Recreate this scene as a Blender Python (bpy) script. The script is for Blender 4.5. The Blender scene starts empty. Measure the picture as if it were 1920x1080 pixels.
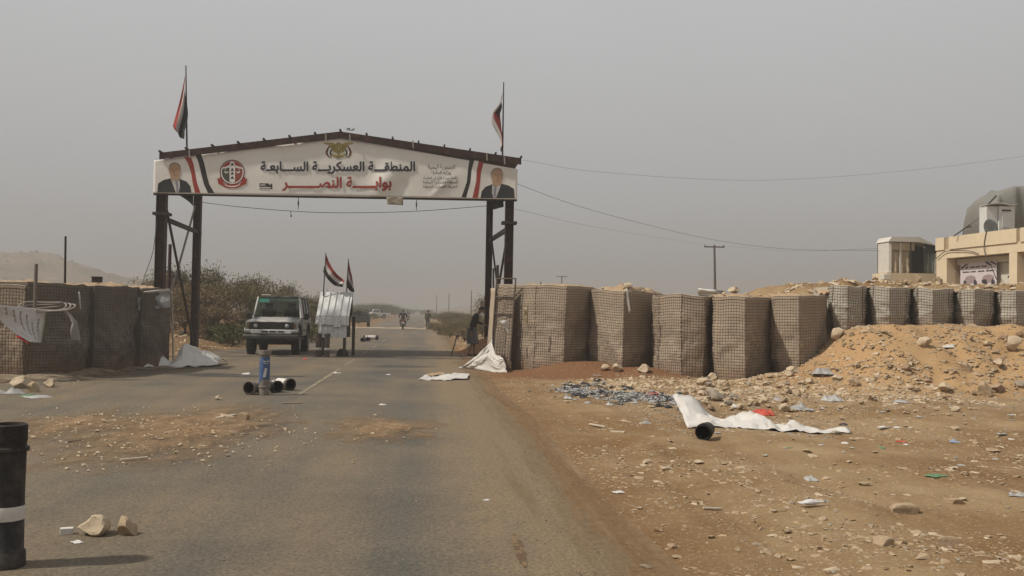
import bpy, bmesh, math, random
import numpy as np
from mathutils import Vector, Matrix, noise as mn
from mathutils.geometry import tessellate_polygon

random.seed(7); rng = np.random.default_rng(11)
SC = bpy.context.scene; COL = SC.collection
rad = math.radians

# ---------------------------------------------------------------- camera
FPX = 1800.0; CAMZ = 1.6
YAW = math.atan((960-795)/FPX); PITCH = rad(1.5); ROLL = rad(1.0)
cf = np.array([math.sin(YAW)*math.cos(PITCH), math.cos(YAW)*math.cos(PITCH), math.sin(PITCH)])
cr0 = np.array([math.cos(YAW), -math.sin(YAW), 0.0]); cu0 = np.cross(cr0, cf)
cr = cr0*math.cos(ROLL)+cu0*math.sin(ROLL); cu = -cr0*math.sin(ROLL)+cu0*math.cos(ROLL)
cam = bpy.data.cameras.new('camera'); camo = bpy.data.objects.new('camera', cam); COL.objects.link(camo)
cam.sensor_width = 36.0; cam.lens = 36.0*FPX/1920.0; cam.clip_start = 0.1; cam.clip_end = 6000
camo.matrix_world = Matrix(((cr[0], cu[0], -cf[0], 0), (cr[1], cu[1], -cf[1], 0), (cr[2], cu[2], -cf[2], CAMZ), (0, 0, 0, 1)))
SC.camera = camo
# survey helpers: photo bearing -> a place on the ground, or at a known distance
def ray(px, py): return cf*FPX+cr*(px-960)-cu*(py-540)
def G(px, py, z=0.0):
    d = ray(px, py); t = (z-CAMZ)/d[2]; return Vector((d[0]*t, d[1]*t, z))
def P(px, py, Y):
    d = ray(px, py); t = Y/d[1]; return Vector((d[0]*t, Y, CAMZ+d[2]*t))

# ---------------------------------------------------------------- sky, sun, exposure
SUN_TO = Vector((0.77, 0.16, -0.93)).normalized()          # the way the light travels
SUN_EL = math.asin(-SUN_TO.z); SUN_AZ = math.atan2(-SUN_TO.x, -SUN_TO.y)
w = bpy.data.worlds.new('World'); SC.world = w; w.use_nodes = True
nt = w.node_tree; nd = nt.nodes; nd.clear()
out = nd.new('ShaderNodeOutputWorld'); bg = nd.new('ShaderNodeBackground'); bg.inputs[1].default_value = 0.1
sky = nd.new('ShaderNodeTexSky'); sky.sky_type = 'NISHITA'; sky.sun_disc = False
sky.sun_elevation = SUN_EL; sky.sun_rotation = SUN_AZ; sky.dust_density = 8; sky.air_density = 1.5; sky.altitude = 900
hs = nd.new('ShaderNodeHueSaturation'); hs.inputs['Saturation'].default_value = 0.12; hs.inputs['Value'].default_value = 0.75
tc = nd.new('ShaderNodeTexCoord'); sx = nd.new('ShaderNodeSeparateXYZ'); rp = nd.new('ShaderNodeValToRGB')
rp.color_ramp.elements[0].position = 0.0; rp.color_ramp.elements[0].color = (3.2, 3.15, 3.1, 1)
rp.color_ramp.elements[1].position = 0.30; rp.color_ramp.elements[1].color = (5.5, 5.55, 5.62, 1)
e = rp.color_ramp.elements.new(0.12); e.color = (4.5, 4.5, 4.52, 1)
mx = nd.new('ShaderNodeMixRGB'); mx.inputs[0].default_value = 0.85
cl = nd.new('ShaderNodeTexNoise'); cl.inputs['Scale'].default_value = 1.6; cl.inputs['Detail'].default_value = 3
cm = nd.new('ShaderNodeMapRange'); cm.inputs[1].default_value = 0.3; cm.inputs[2].default_value = 0.7; cm.inputs[3].default_value = 0.97; cm.inputs[4].default_value = 1.03
ml = nd.new('ShaderNodeMixRGB'); ml.blend_type = 'MULTIPLY'; ml.inputs[0].default_value = 1
L = nt.links.new
L(tc.outputs['Generated'], sx.inputs[0]); L(sx.outputs['Z'], rp.inputs[0]); L(sky.outputs[0], hs.inputs['Color'])
L(hs.outputs[0], mx.inputs[1]); L(rp.outputs[0], mx.inputs[2]); L(tc.outputs['Generated'], cl.inputs['Vector'])
L(cl.outputs['Fac'], cm.inputs[0]); L(mx.outputs[0], ml.inputs[1]); L(cm.outputs[0], ml.inputs[2])
L(ml.outputs[0], bg.inputs[0]); L(bg.outputs[0], out.inputs[0])
sl = bpy.data.lights.new('sun', 'SUN'); sl.energy = 3.8; sl.angle = rad(2.2); sl.color = (1.0, 0.93, 0.82)
so = bpy.data.objects.new('sun', sl); COL.objects.link(so); so.location = (-40, -10, 60)
so.rotation_euler = SUN_TO.to_track_quat('-Z', 'Y').to_euler()
SC.view_settings.view_transform = 'Standard'; SC.view_settings.look = 'None'
SC.view_settings.exposure = 0.0; SC.view_settings.gamma = 1.0; SC.view_settings.use_curve_mapping = False
SC.cycles.use_denoising = True; SC.cycles.max_bounces = 6; SC.cycles.diffuse_bounces = 3
SC.cycles.glossy_bounces = 3; SC.cycles.transparent_max_bounces = 12; SC.cycles.volume_bounces = 1
SC.cycles.caustics_reflective = False; SC.cycles.caustics_refractive = False

# ---------------------------------------------------------------- materials
MATS = {}
def M(name, col, var=0.18, scale=4.0, rough=0.85, bump=0.15, bscale=60.0, col2=None, amt=0.5, scale2=1.5, metal=0.0, sharp=0.12, bdist=0.01, spec=0.3, trans=0.0):
    """Procedural surface: colour noise, optional second tint in patches, fine relief."""
    if name in MATS: return MATS[name]
    m = bpy.data.materials.new(name); m.use_nodes = True; n = m.node_tree.nodes; l = m.node_tree.links.new
    b = n['Principled BSDF']; b.inputs['Roughness'].default_value = rough; b.inputs['Metallic'].default_value = metal
    b.inputs['Specular IOR Level'].default_value = spec
    t = n.new('ShaderNodeTexCoord')
    n1 = n.new('ShaderNodeTexNoise'); n1.inputs['Scale'].default_value = scale; n1.inputs['Detail'].default_value = 6; n1.inputs['Roughness'].default_value = 0.65
    l(t.outputs['Object'], n1.inputs['Vector'])
    mr = n.new('ShaderNodeMapRange'); mr.inputs[1].default_value = 0.28; mr.inputs[2].default_value = 0.72
    mr.inputs[3].default_value = 1-var; mr.inputs[4].default_value = 1+var; l(n1.outputs['Fac'], mr.inputs[0])
    mul = n.new('ShaderNodeMixRGB'); mul.blend_type = 'MULTIPLY'; mul.inputs[0].default_value = 1
    mul.inputs[1].default_value = (*col, 1); l(mr.outputs[0], mul.inputs[2]); last = mul
    if col2 is not None:
        n2 = n.new('ShaderNodeTexNoise'); n2.inputs['Scale'].default_value = scale2; n2.inputs['Detail'].default_value = 7; n2.inputs['Roughness'].default_value = 0.7
        l(t.outputs['Object'], n2.inputs['Vector'])
        m2 = n.new('ShaderNodeMapRange'); m2.inputs[1].default_value = 0.62-0.25*amt; m2.inputs[2].default_value = 0.62-0.25*amt+sharp; m2.inputs[4].default_value = 0.9
        l(n2.outputs['Fac'], m2.inputs[0])
        x = n.new('ShaderNodeMixRGB'); l(m2.outputs[0], x.inputs[0]); l(mul.outputs[0], x.inputs[1])
        x2 = n.new('ShaderNodeMixRGB'); x2.blend_type = 'MULTIPLY'; x2.inputs[0].default_value = 1; x2.inputs[1].default_value = (*col2, 1); l(mr.outputs[0], x2.inputs[2])
        l(x2.outputs[0], x.inputs[2]); last = x
    l(last.outputs[0], b.inputs['Base Color'])
    if bump > 0:
        n3 = n.new('ShaderNodeTexNoise'); n3.inputs['Scale'].default_value = bscale; n3.inputs['Detail'].default_value = 5
        l(t.outputs['Object'], n3.inputs['Vector'])
        bp = n.new('ShaderNodeBump'); bp.inputs['Strength'].default_value = bump; bp.inputs['Distance'].default_value = bdist
        l(n3.outputs['Fac'], bp.inputs['Height']); l(bp.outputs[0], b.inputs['Normal'])
    if trans > 0:
        b.inputs['Transmission Weight'].default_value = trans
    MATS[name] = m; return m

# ---------------------------------------------------------------- mesh helpers
class MB:
    def __init__(s): s.v = []; s.f = []; s.m = []
    def add(s, vs, fs, mi=0):
        o = len(s.v); s.v.extend([tuple(p) for p in vs]); s.f.extend([tuple(i+o for i in f) for f in fs]); s.m.extend([mi]*len(fs)); return s
    def box(s, c, d, rz=0.0, mi=0, mat=None):
        cx, cy, cz = c; hx, hy, hz = d[0]/2, d[1]/2, d[2]/2
        vs = [Vector((x*hx, y*hy, z*hz)) for z in (-1, 1) for y in (-1, 1) for x in (-1, 1)]
        if mat is not None: vs = [mat @ p for p in vs]
        elif rz: vs = [Matrix.Rotation(rz, 3, 'Z') @ p for p in vs]
        vs = [p+Vector(c) for p in vs]
        return s.add(vs, [(0, 2, 3, 1), (4, 5, 7, 6), (0, 1, 5, 4), (2, 6, 7, 3), (0, 4, 6, 2), (1, 3, 7, 5)], mi)
    def beam(s, a, b, wd, ht, up=(0, 0, 1), mi=0):
        a = Vector(a); b = Vector(b); d = (b-a); ln = d.length; d.normalize(); u = Vector(up)
        if abs(d.dot(u)) > 0.95: u = Vector((0, 1, 0))
        sx_ = d.cross(u).normalized(); u = sx_.cross(d).normalized()
        vs = []
        for t in (a, b):
            for i, j in ((-1, -1), (1, -1), (1, 1), (-1, 1)): vs.append(t+sx_*(i*wd/2)+u*(j*ht/2))
        return s.add(vs, [(3, 2, 1, 0), (4, 5, 6, 7), (0, 1, 5, 4), (1, 2, 6, 5), (2, 3, 7, 6), (3, 0, 4, 7)], mi)
    def tube(s, pts, r, n=6, cap=True, mi=0):
        pts = [Vector(p) for p in pts]; rs = r if hasattr(r, '__len__') else [r]*len(pts)
        vs = []; prev = None
        for i, p in enumerate(pts):
            d = (pts[min(i+1, len(pts)-1)]-pts[max(i-1, 0)])
            if d.length < 1e-9: d = Vector((0, 0, 1))
            d.normalize()
            if prev is None:
                a = Vector((0, 0, 1)) if abs(d.z) < 0.9 else Vector((1, 0, 0)); u = d.cross(a).normalized()
            else:
                u = prev-d*prev.dot(d)
                u = u.normalized() if u.length > 1e-6 else d.orthogonal().normalized()
            prev = u; v = d.cross(u)
            for k in range(n):
                a = 2*math.pi*k/n; vs.append(p+(u*math.cos(a)+v*math.sin(a))*rs[i])
        fs = []
        for i in range(len(pts)-1):
            for k in range(n):
                fs.append((i*n+k, i*n+(k+1) % n, (i+1)*n+(k+1) % n, (i+1)*n+k))
        if cap:
            fs.append(tuple(range(n))[::-1]); fs.append(tuple((len(pts)-1)*n+k for k in range(n)))
        return s.add(vs, fs, mi)
    def lathe(s, prof, n=20, c=(0, 0, 0), mi=0, axis='Z'):
        vs = []; fs = []
        for (r, z) in prof:
            for k in range(n):
                a = 2*math.pi*k/n
                p = (r*math.cos(a), r*math.sin(a), z)
                if axis == 'X': p = (z, r*math.cos(a), r*math.sin(a))
                if axis == 'Y': p = (r*math.sin(a), z, r*math.cos(a))
                vs.append((p[0]+c[0], p[1]+c[1], p[2]+c[2]))
        for i in range(len(prof)-1):
            for k in range(n): fs.append((i*n+k, i*n+(k+1) % n, (i+1)*n+(k+1) % n, (i+1)*n+k))
        return s.add(vs, fs, mi)
    def poly(s, pts, mi=0): return s.add(pts, [tuple(range(len(pts)))], mi)
    def prism(s, pts, depth, mi=0):
        """extrude polygon (list of Vector) by vector depth"""
        n = len(pts); pts = [Vector(p) for p in pts]; d = Vector(depth)
        fs = [tuple(range(n))[::-1], tuple(range(n, 2*n))]+[(i, (i+1) % n, n+(i+1) % n, n+i) for i in range(n)]
        return s.add(pts+[p+d for p in pts], fs, mi)
    def grid(s, fn, nu, nv, mi=0, wrap=False):
        vs = [fn(i/nu, j/nv) for j in range(nv+1) for i in range(nu+1)]
        fs = [(j*(nu+1)+i, j*(nu+1)+i+1, (j+1)*(nu+1)+i+1, (j+1)*(nu+1)+i) for j in range(nv) for i in range(nu)]
        return s.add(vs, fs, mi)
    def build(s, name, mats, parent=None, origin=(0, 0, 0), smooth=False, solid=0.0, bevel=0.0, loc=None):
        o_ = Vector(origin); me = bpy.data.meshes.new(name)
        me.from_pydata([tuple(Vector(p)-o_) for p in s.v], [], s.f)
        if not isinstance(mats, (list, tuple)): mats = [mats]
        for m in mats: me.materials.append(m)
        if len(mats) > 1: me.polygons.foreach_set('material_index', s.m)
        bm = bmesh.new(); bm.from_mesh(me); bmesh.ops.recalc_face_normals(bm, faces=bm.faces); bm.to_mesh(me); bm.free()
        if smooth:
            me.polygons.foreach_set('use_smooth', [True]*len(me.polygons))
            if smooth is not True: me.set_sharp_from_angle(angle=rad(smooth))
        ob = bpy.data.objects.new(name, me); COL.objects.link(ob)
        if parent is not None: ob.parent = parent
        else: ob.location = o_
        if loc is not None: ob.location = loc
        if solid:
            md = ob.modifiers.new('s', 'SOLIDIFY'); md.thickness = solid; md.offset = 0
        if bevel:
            md = ob.modifiers.new('b', 'BEVEL'); md.width = bevel; md.segments = 2; md.limit_method = 'ANGLE'
        return ob

def tag(o, label, cat, group=None, kind=None):
    if kind: o['kind'] = kind
    if label: o['label'] = label
    if cat: o['category'] = cat
    if group: o['group'] = group
    return o
def thing(name, label, cat, loc=(0, 0, 0), rz=0.0, group=None):
    o = bpy.data.objects.new(name, None); COL.objects.link(o); o.location = loc; o.rotation_euler = (0, 0, rz); o.empty_display_size = 0.2
    return tag(o, label, cat, group)
def dup(root, loc=None, rz=None, label=None, group=None, scale=None):
    r = root.copy(); COL.objects.link(r)
    if loc is not None: r.location = loc
    if rz is not None: r.rotation_euler = (0, 0, rz)
    if scale is not None: r.scale = scale if hasattr(scale, '__len__') else (scale,)*3
    if label: r['label'] = label
    if group: r['group'] = group
    for ch in list(root.children):
        c = ch.copy(); COL.objects.link(c); c.parent = r
        for g in ch.children:
            d = g.copy(); COL.objects.link(d); d.parent = c
    return r
def sstep(a, b, x):
    t = np.clip((x-a)/(b-a), 0, 1); return t*t*(3-2*t)
def fbm(x, y, s=1.0, z=0.0, o=4):
    return mn.fractal(Vector((x*s, y*s, z)), 1.0, 2.0, o)

# vectorised value noise for large sheets
_perm = rng.random((256, 256))
def vnoise(x, y):
    xi = np.floor(x).astype(int); yi = np.floor(y).astype(int); fx = x-xi; fy = y-yi
    fx = fx*fx*(3-2*fx); fy = fy*fy*(3-2*fy)
    a = _perm[xi % 256, yi % 256]; b = _perm[(xi+1) % 256, yi % 256]; c = _perm[xi % 256, (yi+1) % 256]; d = _perm[(xi+1) % 256, (yi+1) % 256]
    return (a*(1-fx)+b*fx)*(1-fy)+(c*(1-fx)+d*fx)*fy
def vfbm(x, y, s, o=4):
    t = 0; a = 1.0; n = 0
    for i in range(o):
        t = t+a*(vnoise(x*s+17.3*i, y*s+5.1*i)-0.5); n += a; a *= 0.5; s *= 2.03
    return t/n

# ================================================================ SETTING
def road_l(y):
    y = np.asarray(y, float)
    return -13.0+4.4*sstep(12, 20.5, y)+1.3*sstep(20.5, 26, y)-0.6*sstep(27, 30, y)+2.0*sstep(36, 46, y)+0*y
def road_r(y):
    y = np.asarray(y, float); return 1.42+0.06*np.sin(y*0.55)*np.exp(-y/60)
def hfun(x, y):
    x = np.asarray(x, float); y = np.asarray(y, float)
    xr = road_r(y); xl = road_l(y)
    rag = vfbm(x, y, 1.3, 4)
    dout = np.maximum(x-xr, xl-x)                              # >0 beside the asphalt
    n = vfbm(x, y, 0.9, 4); n2 = vfbm(x, y, 0.18, 3)
    dd = np.clip(dout, -0.8, 1.2)
    z = -0.018+dd*0.035+rag*0.05*sstep(-0.8, 0.1, dout)+(0.03+0.035*sstep(0.3, 1.5, dout))*vfbm(x, y, 4.3, 3)*sstep(-0.8, 0.4, dout)
    z = np.where(dout < -0.8, -0.03, np.maximum(z, -0.03))+n*0.12*sstep(0.1, 1.2, dout)+n2*0.25*sstep(1, 6, dout)
    z = z-0.035*np.exp(-((x-2.35-0.12*np.sin(y*0.3))/0.16)**2)*sstep(5, 8, y)*(1-sstep(19, 22, y))-0.03*np.exp(-((x-3.9-0.2*np.sin(y*0.24+1))/0.18)**2)*(1-sstep(15, 18, y))
    # earth mound under the short barriers
    lx = 8.55+0.5*vfbm(y, x, 0.6, 2)+0.10*(23.0-np.clip(y, 0, 26))
    mask = sstep(lx, lx+2.2, x)*(1-sstep(60, 80, x))*(1-0.75*sstep(55, 90, y))
    prof = 1.42*sstep(18.6+0.8*vfbm(x, y, 0.35, 3), 22.7, y)+1.15*sstep(23.9, 25.8, y)-0.9*sstep(28, 34, y)
    z = z+mask*(prof+(0.40*n+0.34*vfbm(x, y, 2.4, 4))*sstep(18, 20, y)*(1-0.75*sstep(22.0, 22.6, y)*(1-sstep(23.9, 24.6, y))))
    # red soil spilled at the foot of the tall barriers
    for (gx, gy, sx_, sy_, a) in ((4.3, 25.0, 1.5, 0.9, 0.34), (5.6, 23.6, 0.9, 0.7, 0.22), (8.6, 22.0, 0.9, 0.8, 0.3), (2.5, 37.6, 0.75, 1.3, 0.55), (3.9, 44, 1.4, 5, 0.5)):
        z = z+a*np.exp(-((x-gx)/sx_)**2-((y-gy)/sy_)**2)
    # bank on the left beyond the wall, verge on the far right
    z = z+sstep(-7.6, -12.5, x)*sstep(29, 36, y)*(0.75+0.8*n2)*(1-0.8*sstep(58, 100, y))
    z = z+sstep(3.0, 7, x)*sstep(40, 55, y)*(0.15+0.6*n2)*(1-sstep(80, 200, y))
    # ridge of earth across the road
    z = z+0.0*x
    return z
def H(x, y): return float(hfun(np.array([x]), np.array([y]))[0])
def ground_z(x, y):
    """top surface: asphalt where there is asphalt"""
    if float(road_l(y)) < x < float(road_r(y)): return max(0.006, H(x, y))
    return H(x, y)

def spaced(lo, hi, step, far_lo, far_hi, g=1.13):
    a = list(np.arange(lo, hi+1e-6, step)); s = step; x = hi
    while x < far_hi: s *= g; x += s; a.append(min(x, far_hi))
    s = step; x = lo; b = []
    while x > far_lo: s *= g; x -= s; b.append(max(x, far_lo))
    return np.array(b[::-1]+a)
def sheet(name, xs, ys, z, mat):
    nx, ny = len(xs), len(ys); X, Y = np.meshgrid(xs, ys)
    v = np.stack([X.ravel(), Y.ravel(), z.ravel()], 1)
    i = np.arange(nx*ny).reshape(ny, nx)
    f = np.stack([i[:-1, :-1].ravel(), i[:-1, 1:].ravel(), i[1:, 1:].ravel(), i[1:, :-1].ravel()], 1)
    me = bpy.data.meshes.new(name); me.from_pydata(v.tolist(), [], f.tolist()); me.materials.append(mat)
    me.polygons.foreach_set('use_smooth', [True]*len(me.polygons))
    o = bpy.data.objects.new(name, me); COL.objects.link(o); return o

def soil_material():
    m = bpy.data.materials.new('soil'); m.use_nodes = True; n = m.node_tree.nodes; l = m.node_tree.links.new
    b = n['Principled BSDF']; b.inputs['Roughness'].default_value = 0.95; b.inputs['Specular IOR Level'].default_value = 0.15
    t = n.new('ShaderNodeTexCoord')
    def nz(scale, det, r=0.6, mp=None):
        x = n.new('ShaderNodeTexNoise'); x.inputs['Scale'].default_value = scale; x.inputs['Detail'].default_value = det; x.inputs['Roughness'].default_value = r
        l((mp.outputs[0] if mp else t.outputs['Object']), x.inputs['Vector']); return x
    def ramp(src, p0, c0, p1, c1):
        r = n.new('ShaderNodeValToRGB'); r.color_ramp.elements[0].position = p0; r.color_ramp.elements[0].color = c0
        r.color_ramp.elements[1].position = p1; r.color_ramp.elements[1].color = c1; l(src, r.inputs[0]); return r
    def mix(f, a, c, mode='MIX'):
        x = n.new('ShaderNodeMixRGB'); x.blend_type = mode
        if isinstance(f, float): x.inputs[0].default_value = f
        else: l(f, x.inputs[0])
        l(a, x.inputs[1])
        if isinstance(c, tuple): x.inputs[2].default_value = c
        else: l(c, x.inputs[2])
        return x.outputs[0]
    a = nz(0.55, 6); base = ramp(a.outputs['Fac'], 0.35, (0.20, 0.117, 0.05, 1), 0.66, (0.335, 0.235, 0.13, 1)).outputs[0]
    # long tyre-swept bands beside the road
    mp = n.new('ShaderNodeMapping'); mp.inputs['Scale'].default_value = (1.5, 0.16, 1); l(t.outputs['Object'], mp.inputs['Vector'])
    bnd = nz(1.0, 4, 0.55, mp); bm_ = ramp(bnd.outputs['Fac'], 0.50, (0, 0, 0, 1), 0.66, (1, 1, 1, 1)).outputs[0]
    bm_ = n.new('ShaderNodeMath'); bm_.operation = 'MULTIPLY'; bm_.inputs[1].default_value = 0.6; l(ramp(bnd.outputs['Fac'], 0.50, (0, 0, 0, 1), 0.66, (1, 1, 1, 1)).outputs[0], bm_.inputs[0]); bm_ = bm_.outputs[0]
    base = mix(bm_, base, (0.165, 0.088, 0.04, 1))
    sp_ = n.new('ShaderNodeSeparateXYZ'); l(t.outputs['Object'], sp_.inputs[0]); vb = n.new('ShaderNodeMath'); vb.operation = 'MULTIPLY_ADD'; vn = nz(1.3, 5, 0.6); l(vn.outputs['Fac'], vb.inputs[0]); vb.inputs[1].default_value = -2.6; l(sp_.outputs['X'], vb.inputs[2])
    vr = n.new('ShaderNodeMapRange'); vr.inputs[1].default_value = 0.2; vr.inputs[2].default_value = 1.7; vr.inputs[3].default_value = 0.85; vr.inputs[4].default_value = 0.0; l(vb.outputs[0], vr.inputs[0])
    base = mix(vr.outputs[0], base, (0.175, 0.098, 0.042, 1))                     # churned darker soil next to the road
    # redder soil in spots with an uneven outline
    def spot(c, r, col, base, soft=0.35):
        v = n.new('ShaderNodeVectorMath'); v.operation = 'SUBTRACT'; l(t.outputs['Object'], v.inputs[0]); v.inputs[1].default_value = c
        v1 = n.new('ShaderNodeVectorMath'); v1.operation = 'DIVIDE'; l(v.outputs[0], v1.inputs[0]); v1.inputs[1].default_value = (r[0], r[1], 1000)
        ln = n.new('ShaderNodeVectorMath'); ln.operation = 'LENGTH'; l(v1.outputs[0], ln.inputs[0])
        q = nz(1.7, 5, 0.65); ad = n.new('ShaderNodeMath'); ad.operation = 'MULTIPLY_ADD'; l(q.outputs['Fac'], ad.inputs[0]); ad.inputs[1].default_value = 0.9; l(ln.outputs['Value'], ad.inputs[2])
        rr = n.new('ShaderNodeMapRange'); rr.inputs[1].default_value = 1.2; rr.inputs[2].default_value = 1.2+soft; rr.inputs[3].default_value = 0.9; rr.inputs[4].default_value = 0.0; l(ad.outputs[0], rr.inputs[0])
        return mix(rr.outputs[0], base, col)
    red = (0.165, 0.072, 0.033, 1)
    base = spot((4.6, 24.6, 0), (3.4, 2.2), red, base)
    base = spot((9.0, 22.6, 0), (1.5, 1.6), (0.27, 0.13, 0.055, 1), base)
    base = spot((2.0, 38.5, 0), (2.2, 3.0), (0.27, 0.125, 0.05, 1), base)
    base = spot((14.0, 21.5, 0), (6.0, 2.8), (0.42, 0.262, 0.128, 1), base, 0.6)
    # pale chips
    ch = nz(26, 3, 0.7); cm_ = ramp(ch.outputs['Fac'], 0.56, (0, 0, 0, 1), 0.66, (.8, .8, .8, 1)).outputs[0]
    base = mix(cm_, base, (0.36, 0.275, 0.175, 1))
    fn = nz(90, 4, 0.7); fr = ramp(fn.outputs['Fac'], 0.25, (0.72, 0.72, 0.72, 1), 0.75, (1.25, 1.25, 1.25, 1)).outputs[0]
    base = mix(1.0, base, fr, 'MULTIPLY')
    l(base, b.inputs['Base Color'])
    b1 = n.new('ShaderNodeBump'); b1.inputs['Strength'].default_value = 0.8; b1.inputs['Distance'].default_value = 0.03; h1 = nz(14, 8, 0.7); l(h1.outputs['Fac'], b1.inputs['Height'])
    b2 = n.new('ShaderNodeBump'); b2.inputs['Strength'].default_value = 0.5; b2.inputs['Distance'].default_value = 0.008; l(fn.outputs['Fac'], b2.inputs['Height']); l(b1.outputs[0], b2.inputs['Normal'])
    l(b2.outputs[0], b.inputs['Normal']); return m
def asphalt_material():
    m = bpy.data.materials.new('asphalt'); m.use_nodes = True; n = m.node_tree.nodes; l = m.node_tree.links.new
    b = n['Principled BSDF']; b.inputs['Roughness'].default_value = 0.88; b.inputs['Specular IOR Level'].default_value = 0.25
    t = n.new('ShaderNodeTexCoord'); g = n.new('ShaderNodeNewGeometry'); sp = n.new('ShaderNodeSeparateXYZ'); l(t.outputs['Object'], sp.inputs[0])
    def nz(scale, det, r=0.6, sc=None):
        x = n.new('ShaderNodeTexNoise'); x.inputs['Scale'].default_value = scale; x.inputs['Detail'].default_value = det; x.inputs['Roughness'].default_value = r
        if sc:
            mp = n.new('ShaderNodeMapping'); mp.inputs['Scale'].default_value = sc; l(t.outputs['Object'], mp.inputs['Vector']); l(mp.outputs[0], x.inputs['Vector'])
        else: l(t.outputs['Object'], x.inputs['Vector'])
        return x.outputs['Fac']
    def rng_(src, a, c, lo=0.0, hi=1.0):
        r = n.new('ShaderNodeMapRange'); r.inputs[1].default_value = a; r.inputs[2].default_value = c; r.inputs[3].default_value = lo; r.inputs[4].default_value = hi; l(src, r.inputs[0]); return r.outputs[0]
    def math_(op, a, c):
        x = n.new('ShaderNodeMath'); x.operation = op
        for i, q in enumerate((a, c)):
            if isinstance(q, (int, float)): x.inputs[i].default_value = q
            else: l(q, x.inputs[i])
        return x.outputs[0]
    def mix(f, a, c):
        x = n.new('ShaderNodeMixRGB')
        for i, q in enumerate((f, a, c)):
            if isinstance(q, (float, int)): x.inputs[i].default_value = q
            elif isinstance(q, tuple): x.inputs[i].default_value = q
            else: l(q, x.inputs[i])
        return x.outputs[0]
    c = mix(rng_(nz(0.7, 5), 0.3, 0.7), (0.080, 0.074, 0.063, 1), (0.112, 0.102, 0.083, 1))
    # dust: swept aside by wheels, thick near the edges and in drifts
    streak = nz(1.0, 5, 0.55, (1.0, 0.055, 1)); drift = nz(0.35, 5, 0.55)
    edge = math_('MAXIMUM', rng_(sp.outputs['X'], 0.0, 1.0, 0, 1.25), rng_(sp.outputs['X'], -2.2, -3.2, 0, 0.16))
    d = math_('ADD', math_('MULTIPLY', rng_(streak, 0.40, 0.66), 0.50), math_('MULTIPLY', rng_(drift, 0.40, 0.70), 0.40))
    d = math_('MINIMUM', math_('ADD', d, math_('MULTIPLY', edge, rng_(nz(2.2, 6, 0.7), 0.3, 0.6, 0.5, 1.0))), 0.95)
    c = mix(math_('MULTIPLY', d, rng_(nz(60, 4, 0.7), 0.3, 0.65, 0.75, 1.0)), c, (0.205, 0.148, 0.087, 1))
    cg = nz(38, 5, 0.75); c3 = n.new('ShaderNodeMixRGB'); c3.blend_type = 'MULTIPLY'; c3.inputs[0].default_value = 1; l(c, c3.inputs[1]); l(rng_(cg, 0.36, 0.64, 0.62, 1.38), c3.inputs[2]); c = c3.outputs[0]
    # aggregate
    ag = nz(170, 3, 0.7); c2 = n.new('ShaderNodeMixRGB'); c2.blend_type = 'MULTIPLY'; c2.inputs[0].default_value = 1; l(c, c2.inputs[1]); l(rng_(ag, 0.28, 0.72, 0.66, 1.34), c2.inputs[2])
    l(c2.outputs[0], b.inputs['Base Color'])
    bp = n.new('ShaderNodeBump'); bp.inputs['Strength'].default_value = 0.55; bp.inputs['Distance'].default_value = 0.006; l(ag, bp.inputs['Height']); l(bp.outputs[0], b.inputs['Normal'])
    return m
SOIL = soil_material(); ASPH = asphalt_material()
xs = spaced(-14, 17, 0.13, -1150, 1150, 1.16); ys = spaced(4.0, 40, 0.13, -60, 1350, 1.06)
X_, Y_ = np.meshgrid(xs, ys); Z_ = hfun(X_, Y_)
tag(sheet('ground', xs, ys, Z_, SOIL), 'stony ochre earth on both sides of the road', None, kind='structure')
rys = np.concatenate([np.arange(-8, 60, 0.35), np.geomspace(60, 1340, 80)])
mb = MB(); nxr = 22
mb.v = [(float(road_l(y)+(road_r(y)-road_l(y))*i/nxr) if i not in (0, nxr) else float((road_l(y) if i == 0 else road_r(y))), float(y), 0.006 if 0 < i < nxr else -0.015) for y in rys for i in range(nxr+1)]
mb.f = [(j*(nxr+1)+i, j*(nxr+1)+i+1, (j+1)*(nxr+1)+i+1, (j+1)*(nxr+1)+i) for j in range(len(rys)-1) for i in range(nxr)]; mb.m = [0]*len(mb.f)
tag(mb.build('road', ASPH, smooth=False), 'dusty two-lane asphalt road running under the gate', None, kind='structure')
# worn centre dashes
PAINT = M('worn_road_paint', (0.25, 0.205, 0.135), var=0.25, scale=9, col2=(0.12, 0.107, 0.085), amt=0.7, scale2=3.2, sharp=0.2, bump=0.1)
for (y0, y1, wd) in ((18.2, 26.6, 0.11), (28.2, 31.6, 0.11), (34.5, 37.5, 0.1), (42, 45, 0.1), (50, 53, 0.1)):
    mb = MB()
    def fn(u, v, y0=y0, y1=y1, wd=wd):
        y = y0+(y1-y0)*v; return (-2.28+0.006*(y-20)+(u-0.5)*wd*(0.75+0.5*mn.noise(Vector((u*4, y*2.3, 1)))), y, 0.0105)
    mb.grid(fn, 2, 40); o = mb.build('lane_marking', PAINT); tag(o, None, None, kind='structure')
# earth ridge over the road where the far stretch begins
mb = MB()
def fn(u, v):
    x = -8.5+u*12.5; yy = -1.2+2.4*v; n_ = fbm(x, yy, 0.8)
    return (x, 89.8+yy+0.4*math.sin(x*0.7), -0.02+(0.13+0.06*n_)*max(0, math.cos(yy*1.25))*(0.8+0.4*n_))
mb.grid(fn, 60, 10); tag(mb.build('earth_ridge', M('ridge_earth', (0.33, 0.25, 0.165), scale=2), smooth=True), 'low ridge of pale earth lying across the road', None, kind='structure')
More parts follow.
